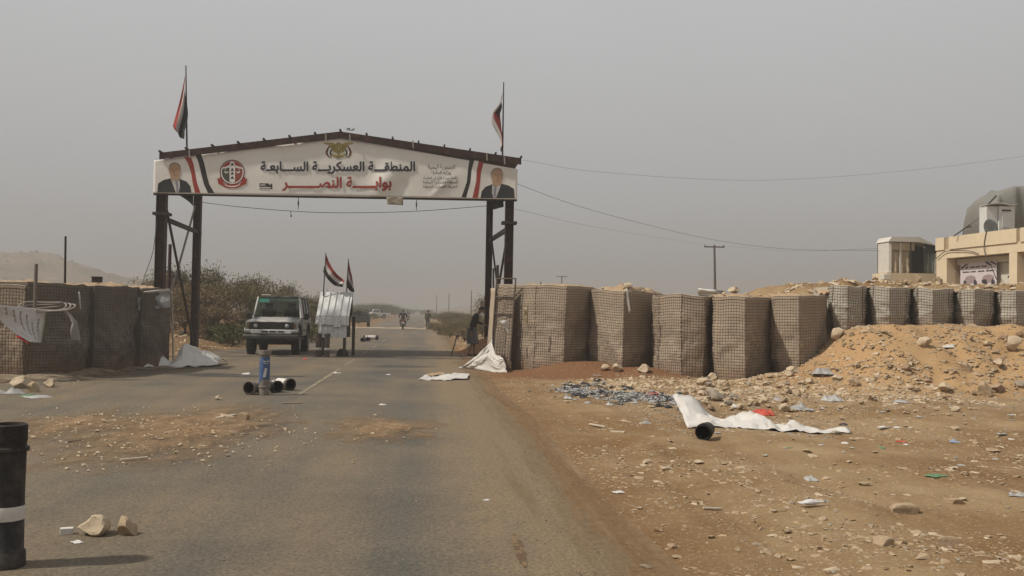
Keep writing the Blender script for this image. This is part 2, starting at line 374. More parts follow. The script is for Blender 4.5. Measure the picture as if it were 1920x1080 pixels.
# sand drifts lying on the asphalt
SAND = M('sand', (0.235, 0.145, 0.072), var=0.25, scale=9, col2=(0.28, 0.20, 0.115), amt=0.5, scale2=3, bump=0.6, bscale=45)
def faded(m, name, sc=(2.2, 2.2, 1), lo=-0.05, hi=0.35):
    # coverage thins out towards the rim into loose grains
    m = m.copy(); m.name = name; n = m.node_tree.nodes; l = m.node_tree.links.new; b = n['Principled BSDF']
    at_ = n.new('ShaderNodeAttribute'); at_.attribute_name = 'fade'; t = n.new('ShaderNodeTexCoord')
    a = n.new('ShaderNodeTexNoise'); a.inputs['Scale'].default_value = 1.0; a.inputs['Detail'].default_value = 12; a.inputs['Roughness'].default_value = 0.78; mp = n.new('ShaderNodeMapping'); mp.inputs['Scale'].default_value = sc; l(t.outputs['Object'], mp.inputs['Vector']); l(mp.outputs[0], a.inputs['Vector'])
    m1 = n.new('ShaderNodeMath'); m1.operation = 'MULTIPLY_ADD'; l(a.outputs['Fac'], m1.inputs[0]); m1.inputs[1].default_value = 2.6; m1.inputs[2].default_value = -0.55
    m2 = n.new('ShaderNodeMath'); m2.operation = 'SUBTRACT'; l(m1.outputs[0], m2.inputs[0]); l(at_.outputs['Fac'], m2.inputs[1])
    mr = n.new('ShaderNodeMapRange'); mr.inputs[1].default_value = lo; mr.inputs[2].default_value = hi; l(m2.outputs[0], mr.inputs[0]); l(mr.outputs[0], b.inputs['Alpha']); return m
SANDF = faded(SAND, 'sand_drift', (3.5, 1.4, 1), -0.35, 0.8)
def sand(name, pts, h, seed, label):
    c = sum((Vector(p) for p in pts), Vector())/len(pts); mb = MB(); nr, na = 36, 180; vs = []; fs = []
    angs = []
    for p in pts: angs.append((math.atan2(p[1]-c.y, p[0]-c.x), math.hypot(p[0]-c.x, p[1]-c.y)))
    angs.sort(); A = [a for a, _ in angs]; R = [r for _, r in angs]
    A2 = [A[-1]-2*math.pi]+A+[A[0]+2*math.pi]; R2 = [R[-1]]+R+[R[0]]
    for j in range(nr+1):
        for i in range(na):
            a = -math.pi+2*math.pi*i/na; r = float(np.interp(a, A2, R2))*(1.3+0.3*fbm(math.cos(a)*3, math.sin(a)*3, 1, seed)); t = j/nr
            x = c.x+math.cos(a)*r*t; y = c.y+math.sin(a)*r*t
            z = 0.010+h*max(0, (1-t)*(0.8+0.7*fbm(x, y, 1.6, seed))+0.35*(1-t)*fbm(x, y, 5.0, seed, 5))
            vs.append((x, y, z))
    for j in range(nr):
        for i in range(na): fs.append((j*na+i, j*na+(i+1) % na, (j+1)*na+(i+1) % na, (j+1)*na+i))
    mb.add(vs, fs); o = mb.build(name, SANDF, smooth=True); at_ = o.data.attributes.new('fade', 'FLOAT', 'POINT'); at_.data.foreach_set('value', [j/nr for j in range(nr+1) for i in range(na)]); tag(o, label, None, kind='structure')
gp = lambda *a: [G(*p) for p in a]
sand('sand_drift', gp((150, 850), (230, 810), (330, 780), (430, 765), (520, 775), (510, 800), (420, 825), (320, 860), (200, 872)), 0.085, 1, 'orange sand drift strewn with stones on the left lane')
sand('sand_drift', gp((40, 830), (60, 800), (140, 780), (220, 768), (200, 782), (120, 815)), 0.02, 2, 'thin sand streak on the far left asphalt')
sand('sand_drift', gp((655, 805), (700, 785), (770, 790), (785, 808), (740, 828), (680, 825)), 0.05, 3, 'small round sand patch in the right lane')
# soft fringe of dust where the earth meets the asphalt
mb = MB(); ny_ = 160; yy_ = np.geomspace(4.2, 70, ny_); vs = []; fa = []
for y in yy_:
    for i in range(9):
        u = i/8; x = float(road_r(y))+0.25-u*1.15; vs.append((x, float(y), 0.0092)); fa.append(u*0.95+0.30)
fs = [(j*9+i, j*9+i+1, (j+1)*9+i+1, (j+1)*9+i) for j in range(ny_-1) for i in range(8)]; mb.add(vs, fs)
o = mb.build('dust_fringe', faded(M('verge_dust', (0.225, 0.145, 0.075), var=.2, scale=9), 'dust_fringe', (2.6, 0.16, 1), -0.1, 0.75), smooth=True); at_ = o.data.attributes.new('fade', 'FLOAT', 'POINT'); at_.data.foreach_set('value', fa); tag(o, 'thin dust fringe along the right road edge', None, kind='structure')
# hill in the haze
HILL = M('hill_scrub', (0.19, 0.14, 0.095), scale=0.05, var=0.3, col2=(0.13, 0.115, 0.075), amt=0.5, scale2=0.25, bump=0)
def hill(cx, cy, lx, ly, h, seed, name='hill'):
    mb = MB()
    def fn(u, v):
        x = (u-0.5)*2; y = (v-0.5)*2; r = math.sqrt(x*x+y*y)
        z = h*max(0, 1-r*r)**1.3*(1+0.35*fbm(x*2, y*2, 1, seed))+h*0.22*fbm(x*9, y*9, 1, seed)*max(0, 1-r)
        return (cx+x*lx, cy+y*ly, -1.5+z)
    mb.grid(fn, 70, 40); o = mb.build(name, HILL, smooth=True); return o
tag(hill(-182, 425, 105, 90, 22.5, 3), 'hazy stony hill rising behind the left barrier', None, kind='structure')
tag(hill(150, 620, 190, 90, 15, 8), 'faint low hill behind the right barrier', None, kind='structure')
# ================================================================ GABION BARRIERS
def gabion_mat(name, col, dirt):
    m = M(name, col, var=0.16, scale=2.2, rough=0.95, bump=0.25, bscale=130, col2=dirt, amt=0.3, scale2=1.1, sharp=0.35, bdist=0.004, spec=0.1)
    n = m.node_tree.nodes; l = m.node_tree.links.new; b = n['Principled BSDF']     # splashed red mud low down, in uneven tongues
    src = b.inputs['Base Color'].links[0].from_socket; t = n.new('ShaderNodeTexCoord'); sp = n.new('ShaderNodeSeparateXYZ'); l(t.outputs['Object'], sp.inputs[0])
    q = n.new('ShaderNodeTexNoise'); q.inputs['Scale'].default_value = 2.5; q.inputs['Detail'].default_value = 5; l(t.outputs['Object'], q.inputs['Vector'])
    ad = n.new('ShaderNodeMath'); ad.operation = 'MULTIPLY_ADD'; l(q.outputs['Fac'], ad.inputs[0]); ad.inputs[1].default_value = -0.9; l(sp.outputs['Z'], ad.inputs[2])
    mr = n.new('ShaderNodeMapRange'); mr.inputs[1].default_value = -0.42; mr.inputs[2].default_value = 0.15; mr.inputs[3].default_value = 0.55; mr.inputs[4].default_value = 0; l(ad.outputs[0], mr.inputs[0])
    x = n.new('ShaderNodeMixRGB'); l(mr.outputs[0], x.inputs[0]); l(src, x.inputs[1]); x.inputs[2].default_value = (0.23, 0.11, 0.055, 1); l(x.outputs[0], b.inputs['Base Color'])
    return m
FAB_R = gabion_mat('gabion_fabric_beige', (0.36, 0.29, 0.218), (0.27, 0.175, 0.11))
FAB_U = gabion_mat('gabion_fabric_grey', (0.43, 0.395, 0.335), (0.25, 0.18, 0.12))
FAB_L = gabion_mat('gabion_fabric_shaded', (0.17, 0.145, 0.12), (0.14, 0.115, 0.09))  # shade on the road-facing left row put into a darker fabric colour
WIRE = M('rusty_wire', (0.10, 0.072, 0.052), var=0.3, scale=8, rough=0.7, bump=0)
FILL = M('gabion_fill', (0.34, 0.235, 0.14), var=0.25, scale=7, col2=(0.42, 0.33, 0.23), amt=0.4, scale2=5, bump=0.7, bscale=30)
COIL = M('coil_steel', (0.16, 0.12, 0.09), var=0.3, scale=9, rough=0.6, bump=0)
def smooth_path(pts, kinks, n):
    """front outline of a cell, resampled evenly; kink points stay crisp"""
    out = []
    for i in range(len(pts)-1):
        a, b = Vector(pts[i]), Vector(pts[i+1])
        out.append((a, b))
    tot = sum((b-a).length for a, b in out); res = []
    for a, b in out:
        k = max(2, round(n*(b-a).length/tot))
        res += [a.lerp(b, t/k) for t in range(k)]
    res.append(out[-1][1]); return res
def gabion(label, front, back_depth, z0, z1, fab, bulge=0.08, group=None, cell=0.07, lean=(0, 0), dz=(0, 0), heap=0.10, seed=0, name='gabion_barrier'):
    """front: plan outline left to right as (x, y); faces -y side. The cell is a fabric-lined wire basket filled with earth."""
    pts = [Vector((p[0], p[1])) for p in front]
    c = sum(pts, Vector((0, 0)))/len(pts); origin = Vector((c.x, c.y, z0))
    root = thing(name, label, 'gabion', origin, 0, group)
    # resample front by arc length into squares
    seg = [(pts[i+1]-pts[i]).length for i in range(len(pts)-1)]; tot = sum(seg); nc = max(4, round(tot/cell)); nrw = max(5, round((z1-z0)/cell)); sub = 3
    def at(s):
        d = s*tot
        for i, q in enumerate(seg):
            if d <= q or i == len(seg)-1: return pts[i].lerp(pts[i+1], min(1, d/q)), i, (d/q)
            d -= q
    def nrm(s):
        a = at(max(0, s-0.025))[0]; b = at(min(1, s+0.025))[0]; d = (b-a).normalized(); return Vector((d.y, -d.x))
    def surf(s, t, off=0.0, pil=0.0):
        p, i, f = at(s); n_ = nrm(s)
        f = min(1, max(0, f)); bl = 0.55*bulge*(math.sin(math.pi*f)**0.7 if 0 < f < 1 else 0)*(0.45+0.55*math.sin(math.pi*min(1, t*0.9+0.08)))
        sag = (1.7 if fab.name == 'gabion_fabric_shaded' else 1.0)*(0.09*fbm(s*2.2+seed, t*1.5, 1.0, seed)+0.03*fbm(s*6+seed, t*5, 1.0, seed+3))*math.sin(math.pi*min(1, t+.08))
        bot = 0.06*(1-t)**3
        q = p+n_*(bl+sag+off+pil-bot)
        lx, ly = lean[0]*t*(z1-z0), lean[1]*t*(z1-z0)
        top = z1+dz[0]*(1-s)+dz[1]*s+0.05*fbm(s*3, seed, 1.0, 3)
        return Vector((q.x+lx, q.y+ly, z0+(top-z0)*t))
    mb = MB(); NU, NV = nc*sub, nrw*sub
    def fn(u, v):
        fu = (u*nc) % 1; fv = (v*nrw) % 1; pl = 0.014*(max(0, math.sin(math.pi*fu))*max(0, math.sin(math.pi*fv)))**0.5
        return surf(u, v, 0, pl*(0.75+0.5*mn.noise(Vector((u*nc, v*nrw, seed)))))
    mb.grid(fn, NU, NV)
    a, b = surf(0, 0), surf(1, 0); d = Vector((b.x-a.x, b.y-a.y, 0)).normalized(); bk = Vector((-d.y, d.x, 0))*back_depth
    if bk.dot(Vector((0, 1, 0))) < 0 and abs(d.x) > 0.3: bk = -bk
    for s in (0, 1):                                                   # side returns
        mb.grid(lambda u, v, s=s: surf(s, v)+bk*u, 6, 12)
    mb.grid(lambda u, v: surf(0, v).lerp(surf(1, v), u)+bk, 6, 6)
    mb.build('fabric', fab, root, origin, smooth=50)
    # wires
    wm = MB(); r = 0.0038
    for i in range(nc+1):
        wm.tube([surf(i/nc, j/14, 0.004) for j in range(15)], r, 4, False)
    for j in range(nrw+1):
        k = max(12, nc*2); wm.tube([surf(i/k, j/nrw, 0.008) for i in range(k+1)], r, 4, False)
    o = wm.build('wire_mesh', WIRE, root, origin); o['kind'] = 'stuff'
    # corner rods with a coil
    kk = []; acc = 0
    for q_ in seg[:-1]: acc += q_; kk.append(acc/tot)
    for s in (0.004, *[k_ for k_ in kk if 0.25 < k_ < 0.8], 0.996):
        cm_ = MB(); base = [surf(s, t/60.0, 0.012) for t in range(61)]
        cm_.tube([p+Vector((0.014*math.cos(t*1.9), 0.014*math.sin(t*1.9), 0)) for t, p in enumerate(base)], 0.007, 5)
        cm_.tube([surf(s, t/6.0, 0.012) for t in range(7)], 0.008, 5)
        cm_.build('corner_coil', COIL, root, origin)
    # folded fabric lip and earth fill
    lp = MB(); lp.grid(lambda u, v: surf(u, 1.0, 0.014-0.03*v)+Vector((0, 0, -0.07+0.085*v+0.012*fbm(u*7, seed, 1))), NU//2, 2); lp.build('fabric_lip', fab, root, origin, smooth=True, solid=0.006)
    fl = MB()
    def ff(u, v):
        p = surf(u, 1.0, -0.02).lerp(surf(u, 1.0)+bk*0.97, v); e = math.sin(math.pi*u)**0.5 if 0 < u < 1 else 0
        e *= min(1, 5*v)
        return p+Vector((0, 0, -0.05+e*(heap+0.9*heap*fbm(p.x, p.y, 2.2, seed)+0.05*fbm(p.x, p.y, 7, seed))))
    fl.grid(ff, 22, 10); fl.build('earth_fill', FILL, root, origin, smooth=True)
    return root
def PX(px, Y): p = P(px, 590, Y); return (p.x, p.y)
GR = 'tall gabion barriers right of the gate'
gabion('tall gabion with torn fabric, first of the right row beside the gate', [PX(958, 26.7), PX(1000, 25.7), PX(1057, 25.1), PX(1108, 26.1)], 1.3, -0.05, 2.36, FAB_R, 0.05, GR, lean=(0.03, 0), dz=(0.0, -0.03), seed=1)
gabion('tall gabion with a white strip hanging from its top, second of the right row', [PX(1106, 25.9), PX(1120, 25.3), PX(1168, 24.3), PX(1221, 25.1)], 1.3, -0.05, 2.24, FAB_R, 0.05, GR, lean=(0.015, 0), dz=(0.03, -0.05), seed=2, heap=0.16)
gabion('tall gabion evenly lit on both faces, middle of the right row', [PX(1223, 24.7), PX(1236, 23.9), PX(1278, 23.2), PX(1320, 23.1), PX(1335, 23.7)], 1.3, -0.05, 2.1, FAB_R, 0.04, GR, dz=(0.02, -0.02), seed=3, heap=0.03)
gabion('tall gabion with a bright left and dark right face, fourth of the right row', [PX(1338, 23.5), PX(1345, 22.8), PX(1399, 22.25), PX(1447, 23.3)], 1.3, -0.05, 2.08, FAB_R, 0.05, GR, lean=(-0.012, 0), seed=4, heap=0.1)
gabion('tall gabion half buried by the earth mound, last of the right row', [PX(1447, 23.4), PX(1458, 22.8), PX(1501, 22.35), PX(1552, 23.2)], 1.3, -0.05, 2.12, FAB_R, 0.05, GR, lean=(-0.02, 0), dz=(-0.02, 0.05), seed=5)
GU = 'short gabion barriers on top of the earth mound'
upx = [1552, 1627, 1709, 1790, 1866, 1945, 2030]
ulab = ['short grey gabion with an empty open top, leftmost on the earth mound', 'second short grey gabion from the left on the earth mound', 'short gabion in the middle of the row on the mound, earth coloured lip',
        'short gabion below the poster of the cream building', 'short gabion on the mound cut by the right picture edge', 'short gabion on the mound beyond the right picture edge']
for i in range(6):
    a, b = upx[i]+2, upx[i+1]-2; w_ = b-a; zb = 1.22+(0.05, 0.1, 0.13, 0.12, 0.1, 0.1)[i]
    gabion(ulab[i], [PX(a, 23.75), PX(a+w_*0.12, 23.2), PX(a+w_*0.5, 22.95), PX(a+w_*0.88, 23.15), PX(b, 23.7)], 0.95, zb-0.1, 2.42-0.012*i, FAB_U, 0.05, GU, seed=10+i, cell=0.068, heap=-0.12 if i == 0 else 0.05)
GL = 'gabion barriers left of the road'
def PL(px, Y): p = P(px, 580, Y); return (p.x, p.y)
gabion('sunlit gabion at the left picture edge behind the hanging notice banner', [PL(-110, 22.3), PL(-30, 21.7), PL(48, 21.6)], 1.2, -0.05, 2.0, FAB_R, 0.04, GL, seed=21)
gabion('shade-darkened gabion facing the road behind the wooden post, nearest of the left row', [PL(50, 21.6), PL(121, 22.2), PL(171, 23.6)], 1.2, -0.05, 2.07, FAB_L, 0.07, GL, seed=22, dz=(0.02, -0.02))
gabion('shade-darkened gabion facing the road, middle of the left row', [PL(176, 23.5), PL(216, 23.75), PL(262, 25.4)], 1.2, -0.05, 2.07, FAB_L, 0.07, GL, seed=23)
gabion('shade-darkened gabion with a pale tarpaulin scrap on its corner, end of the left row', [PL(265, 25.2), PL(300, 25.4), PL(318, 26.7)], 1.2, -0.05, 2.06, FAB_L, 0.06, GL, seed=24)
# leaning narrow gabion panel at the gate end of the right row
def panel():
    a, b = Vector(PX(921, 26.5)+(0,)), Vector(PX(957, 26.1)+(0,)); org = (a+b)/2
    root = thing('leaning_gabion', 'narrow leaning gabion panel with bent frame beside the right gate post', 'gabion', org)
    fr = MB(); z1 = 2.55; dx = Vector((0.14, 0.1, 0)); up = lambda p, t: p+Vector((0, 0, z1*t))+dx*t
    for p, n_ in ((a, 0), (b, 1)): 
        f_ = MB(); f_.tube([up(p, t/8) for t in range(9)], 0.022, 6); f_.build('frame_rod', WIRE, root, org)
    for t in (0.62, 0.80, 1.0):
        f_ = MB(); f_.tube([up(a, t), up(b, t)], 0.02, 6); f_.build('frame_rod', WIRE, root, org)
    wm = MB()
    for i in range(8): wm.tube([up(a.lerp(b, i/7), t/6) for t in range(6)], 0.006, 4, False)
    for j in range(27): wm.tube([up(a, j/28.0), up(b, j/28.0)], 0.006, 4, False)
    o = wm.build('wire_mesh', WIRE, root, org); o['kind'] = 'stuff'
    fb = MB(); fb.grid(lambda u, v: up(a.lerp(b, u), v*0.94)+Vector((0, 0.06+0.05*fbm(u*3, v*5, 1, 5), 0)), 10, 24); fb.build('fabric', FAB_R, root, org, smooth=True, solid=0.01)
    sd = MB(); c_ = Vector(PX(914, 27.2)+(0,)); sd.grid(lambda u, v: up(a, v*0.9).lerp(c_+Vector((0, 0, z1*v*0.9))+dx*v*0.6, u)+Vector((0.03*fbm(u*3, v*4, 1, 2), 0, 0)), 8, 20); sd.build('side_fabric', FAB_R, root, org, smooth=True, solid=0.01)
panel()

# ================================================================ GATE
STEEL = M('rusty_red_steel', (0.042, 0.021, 0.017), var=0.35, scale=5, rough=0.75, col2=(0.085, 0.038, 0.025), amt=0.35, scale2=2.5, bump=0.3, bscale=50)
STEEL_D = M('dark_steel', (0.035, 0.026, 0.022), var=0.3, scale=6, rough=0.7, bump=0.2)
BANNER = M('faded_banner', (0.74, 0.715, 0.665), var=0.06, scale=0.8, rough=0.6, col2=(0.62, 0.57, 0.48), amt=0.4, scale2=0.45, sharp=0.35, bump=0.15, bscale=9, bdist=0.02)
YG = 32.0; YB = 37.8; YF = 31.8
gate_o = Vector((-2.9, YG, 0))
gate = thing('entrance_gate', 'tall steel entrance gate with printed gable banner spanning the road', 'gate', gate_o)
def hpost(x, y, z1, w_, name='post'):
    m_ = MB(); t = 0.02
    m_.box((x-w_/2+t/2, y, z1/2-0.1), (t, w_, z1+0.2)); m_.box((x+w_/2-t/2, y, z1/2-0.1), (t, w_, z1+0.2)); m_.box((x, y, z1/2-0.1), (w_-2*t, t*1.2, z1+0.2))
    return m_.build(name, STEEL, gate, gate_o)
xl0 = P(302, 450, YG).x; xl1 = P(368, 500, YB).x; xr0 = P(954, 460, YG).x; xr1 = P(917, 460, YB).x
zb = 5.35; hpost(xl0, YG, zb+1.0, 0.30); hpost(xl1, YB, zb+1.0, 0.27); hpost(xr0, YG, zb+1.0, 0.28); hpost(xr1, YB, zb+1.0, 0.25)
for (xa, xb, z_) in ((xl0, xl1, 4.5), (xr0, xr1, 4.45)):
    m_ = MB(); m_.beam((xa, YG+0.15, z_), (xb, YB+0.5, z_), 0.12, 0.14); m_.build('strut', STEEL_D, gate, gate_o)
    m_ = MB(); m_.beam((xa+0.07, YG+0.16, 4.95), (xb+0.02, YB-0.14, 0.15), 0.07, 0.07); m_.build('brace', STEEL_D, gate, gate_o)
    m_ = MB(); m_.beam((xb-0.06, YB-0.14, 5.5), (xa-0.06, YG+0.16, 0.5), 0.06, 0.06); m_.build('brace', STEEL_D, gate, gate_o)
    m_ = MB(); m_.beam((xa, YG+0.1, zb+0.75), (xb, YB, zb+0.75), 0.14, 0.18); m_.build('strut', STEEL_D, gate, gate_o)
    m_ = MB(); m_.beam((xa, YG-0.19, 4.62), (xa, YG+0.3, 4.62), 0.5, 0.09); m_.build('clamp', STEEL_D, gate, gate_o)
for y_, xa, xb in ((YG+0.02, xl0-0.3, xr0+0.2), (YB, xl1-0.3, xr1+0.2)):
    for z_ in (zb+0.12, zb+0.95):
        if y_ == YB and z_ < zb+0.5: continue
        m_ = MB(); m_.beam((xa, y_+0.22, z_), (xb, y_+0.22, z_), 0.1, 0.14); m_.build('cross_beam', STEEL_D, gate, gate_o)
BL, BR = P(288, 330, YF), P(970, 345, YF); zB0L, zB0R = P(288, 362, YF).z, P(970, 374, YF).z
zTL, zTR = P(288, 301, YF).z, P(970, 317, YF).z; AP = P(637, 258, YF)
def btop(x): return float(np.interp(x, [BL.x, AP.x, BR.x], [zTL, AP.z, zTR]))
def bbot(x): return float(np.interp(x, [BL.x, BR.x], [zB0L, zB0R]))
CR = P(718, 342, YF)
def bdisp(x, z):
    """billow of the banner cloth, positive towards the road user"""
    d = 0.018*fbm(x, z, 0.7, 2)+0.010*math.sin(x*2.1+z)
    r = math.hypot((x-CR.x-0.15)/0.55, (z-CR.z)/0.5)
    d += 0.10*math.exp(-r*r)*math.cos((x-CR.x)*3.3-(z-CR.z)*2.0)
    q = abs((x-CR.x-2.0)-(z-CR.z)*0.95)                       # diagonal crease by the small print
    d += 0.04*math.exp(-(q/0.10)**2)*max(0, 1-abs(z-CR.z+0.1)/0.45)
    return d
def Bq(x, z, off=0.004): return Vector((x, YF-off-bdisp(x, z), z))
def Bp(px, py, off=0.004): p = P(px, py, YF); return Bq(p.x, p.z, off)
m_ = MB(); m_.grid(lambda u, v: Bq(BL.x+(BR.x-BL.x)*u, bbot(BL.x+(BR.x-BL.x)*u)*(1-v)+btop(BL.x+(BR.x-BL.x)*u)*v, 0), 170, 24)
board = m_.build('banner', BANNER, gate, gate_o, smooth=True, solid=0.003)
m_ = MB(); m_.beam((BL.x, YF+0.05, zB0L-0.03), (BR.x, YF+0.05, zB0R-0.03), 0.06, 0.06); m_.build('bottom_rail', STEEL_D, gate, gate_o)
m_ = MB(); m_.beam((BL.x+0.03, YF+0.06, zB0L+.02), (BL.x+0.03, YF+0.06, zTL-.02), 0.05, 0.05); m_.build('end_rail', STEEL_D, gate, gate_o)
m_ = MB(); m_.beam((BR.x-0.03, YF+0.06, zB0R+.02), (BR.x-0.03, YF+0.06, zTR-.02), 0.05, 0.05); m_.build('end_rail', STEEL_D, gate, gate_o)
# roof: two sloping fascias, sheet behind, rib ends
RL, RA, RR = P(300, 293, YF), P(638, 253, YF), P(977, 303, YF)
for a, b in ((RL, RA), (RA, RR)):
    m_ = MB(); d = Vector((0, -0.09, 0)); up = Vector((0, 0, 0.10)); dn = Vector((0, 0, -0.11))
    m_.prism([a+up+d, b+up+d, b+dn+d, a+dn+d], (0, 0.06, 0)); m_.build('fascia', STEEL, gate, gate_o)
    m_ = MB(); m_.prism([a+up+Vector((0, -0.10, 0)), b+up+Vector((0, -0.10, 0)), b+up+Vector((0, 0, 0.025)), a+up+Vector((0, 0, 0.025))], (0, 0, 0)) if False else None
    m_ = MB(); s0 = a+up+Vector((0, 1.35, 0.004)); s1 = b+up+Vector((0, 1.35, 0.004)); D = Vector((0, YB-YF-0.9, 0)); T = Vector((0, 0, 0.02))
    m_.add([s0, s1, s1+D, s0+D, s0+T, s1+T, s1+D+T, s0+D+T], [(0, 3, 2, 1), (4, 5, 6, 7), (0, 1, 5, 4), (1, 2, 6, 5), (2, 3, 7, 6), (3, 0, 4, 7)])
    m_.build('roof_sheet', STEEL_D, gate, gate_o)
    n_ = 7
    for i in range(n_+1):
        if a is RA and i == 0: continue
        p = s0.lerp(s1, i/n_)+T; m_ = MB(); m_.beam(p+Vector((0, -1.46, 0.03)), p+D+Vector((0, 0, 0.03)), 0.055, 0.055); m_.build('roof_rib', STEEL_D, gate, gate_o)
for px, py in ((356, 288), (611, 258), (656, 258), (774, 270), (912, 293), (945, 300)):
    p = P(px, py, YF); m_ = MB(); m_.beam(p+Vector((0, -0.105, 0.10)), p+Vector((0.02, -0.105, -0.16)), 0.045, 0.012, up=(0, 1, 0)); m_.build('tie_strap', M('tie_strap', (0.3, 0.26, 0.22)), gate, gate_o)
m_ = MB(); ta = P(655, 246, YF); m_.tube([ta+Vector((0.09*math.sin(t*1.3)+t*0.03-.1, 0.05*math.cos(t*2), 0.06+0.05*math.sin(t*2.1))) for t in range(9)], 0.012, 5); m_.build('wire_scrap', STEEL_D, gate, gate_o)

# ---- print on the banner
INK_R = M('print_red', (0.33, 0.045, 0.03), var=0.1, rough=0.6, bump=0); INK_K = M('print_black', (0.028, 0.026, 0.026), var=0.15, rough=0.6, bump=0)
INK_N = M('print_navy', (0.03, 0.035, 0.05), var=0.1, rough=0.6, bump=0); INK_W = M('print_white', (0.78, 0.76, 0.72), var=0.06, rough=0.6, bump=0)
INK_G = M('print_gold', (0.36, 0.29, 0.10), var=0.15, rough=0.6, bump=0); INK_GD = M('print_dark_gold', (0.2, 0.15, 0.05), var=0.15, bump=0); INK_B = M('print_brown', (0.13, 0.04, 0.03), bump=0)
SKIN_P = M('print_skin', (0.42, 0.27, 0.17), var=0.08, scale=6, bump=0); HAIR_P = M('print_grey_hair', (0.24, 0.185, 0.14), bump=0); SKIN_D = M('print_skin_shade', (0.28, 0.165, 0.10), bump=0)
SUIT_P = M('print_suit', (0.035, 0.037, 0.04), var=0.2, scale=2, bump=0); SHIRT_P = M('print_shirt', (0.5, 0.48, 0.46), bump=0); TIE_P = M('print_tie', (0.24, 0.24, 0.27), bump=0)
LAY = [0]
def shape(name, pxs, mat, off, parent=gate, org=gate_o, fn=None):
    """flat printed shape traced on the cloth, tessellated so that it follows the billow"""
    fn = fn or Bp; bm = bmesh.new(); vs = [bm.verts.new((x, y, 0)) for x, y in pxs]
    for t_ in tessellate_polygon([[Vector((x, y, 0)) for x, y in pxs]]):
        if len(set(t_)) == 3: bm.faces.new([vs[i] for i in t_])
    for _ in range(2):
        ed = [e for e in bm.edges if e.calc_length() > 9]
        if not ed: break
        bmesh.ops.subdivide_edges(bm, edges=ed, cuts=1); bmesh.ops.triangulate(bm, faces=bm.faces)
    for v in bm.verts: v.co = fn(v.co.x, v.co.y, off)-Vector(org)
    me = bpy.data.meshes.new(name); bm.to_mesh(me); bm.free(); me.materials.append(mat)
    o = bpy.data.objects.new(name, me); COL.objects.link(o); o.parent = parent; return o
def ell(cx, cy, rx, ry, n=28, a0=0, a1=360): return [(cx+rx*math.cos(rad(a0+(a1-a0)*i/n)), cy+ry*math.sin(rad(a0+(a1-a0)*i/n))) for i in range(n if a1-a0 == 360 else n+1)]
def ring(cx, cy, r0, r1, a0, a1, n=24, sy=1.0): return [(cx+r1*math.cos(rad(a0+(a1-a0)*i/n)), cy+sy*r1*math.sin(rad(a0+(a1-a0)*i/n))) for i in range(n+1)]+[(cx+r0*math.cos(rad(a1+(a0-a1)*i/n)), cy+sy*r0*math.sin(rad(a1+(a0-a1)*i/n))) for i in range(n+1)]
shape('red_stripe', [(345, 294), (352, 305), (358, 322), (362, 345), (366, 361.5), (376, 361.8), (370, 345), (366, 325), (363, 308), (357, 292.5)], INK_R, 0.005)
shape('white_stripe', [(357.5, 292.2), (363.5, 308), (366.5, 325), (370.5, 345), (376.5, 361.8), (389.5, 362), (382, 345), (378, 330), (372, 305), (366, 291)], INK_W, 0.005)
shape('black_stripe', [(366.5, 290.8), (372.5, 305), (378.5, 330), (382.5, 345), (390, 362), (402, 362.2), (392, 345), (388, 330), (383, 306), (377, 289.3)], INK_K, 0.005)
shape('black_stripe', [(880.5, 299), (877.3, 319), (875.3, 341), (865.4, 369.8), (874, 370.3), (882, 341), (884, 319), (889, 300.5)], INK_K, 0.005)
shape('white_stripe', [(889.5, 300.6), (884.5, 319), (882.5, 341), (874.5, 370.3), (885.5, 370.8), (892.5, 341), (893.5, 319), (897.5, 302)], INK_W, 0.005)
shape('red_stripe', [(898, 302.2), (894, 319), (893, 341), (886, 370.8), (896, 371.3), (900, 343), (902, 323), (907, 304)], INK_R, 0.005)
def portrait(cx, cy, flip, bottom):
    s = -1 if flip else 1; X = lambda d: cx+s*d
    port = shape('portrait', [(X(-33), bottom), (X(-31.5), cy+23), (X(-21), cy+16.5), (X(-9), cy+13.5), (X(8), cy+14), (X(22), cy+19.5), (X(29), cy+28), (X(31), bottom)], SUIT_P, 0.006)
    port['label'] = 'printed portrait of a man in a dark suit'
    oo = gate_o
    shape('shirt', [(X(-8), cy+14), (X(9), cy+15), (X(9.5), cy+30), (X(7), bottom), (X(2), bottom)], SHIRT_P, 0.009, port)
    shape('tie', [(X(1), cy+18), (X(5), cy+18.5), (X(7), cy+34), (X(5), bottom), (X(3.2), bottom)], TIE_P, 0.012, port)
    shape('face', [(X(-7), cy+16), (X(-8.5), cy+8)]+[(cx+s*(11*math.cos(rad(a))), cy-1+14.5*math.sin(rad(a))) for a in range(160, 381, 20)]+[(X(8.5), cy+9), (X(7.5), cy+17)], SKIN_P, 0.015, port)
    shape('hair', [(X(-11.5), cy-1), (X(-11), cy-8), (X(-8), cy-14), (X(-1), cy-16.5), (X(6), cy-15), (X(10.5), cy-10), (X(11.5), cy-1), (X(9.8), cy-5), (X(8), cy-11.5), (X(-1), cy-14.8), (X(-9.3), cy-9.5)], HAIR_P, 0.018, port)
    for ex in (-5, 2.5): shape('eye', [(X(ex-1.9), cy-3.2), (X(ex), cy-4.4), (X(ex+2), cy-3.2), (X(ex), cy-2.2)], HAIR_P, 0.018, port)
    shape('nose', [(X(-1.8), cy-2), (X(-0.4), cy-2), (X(0.8), cy+3), (X(-3), cy+3.2)], SKIN_D, 0.018, port)
    shape('mouth', [(X(-4.5), cy+6.6), (X(-1), cy+5.9), (X(3), cy+6.5), (X(-1), cy+7.7)], SKIN_D, 0.018, port)
portrait(328, 321, False, 361.2); portrait(932, 331, True, 371.5)
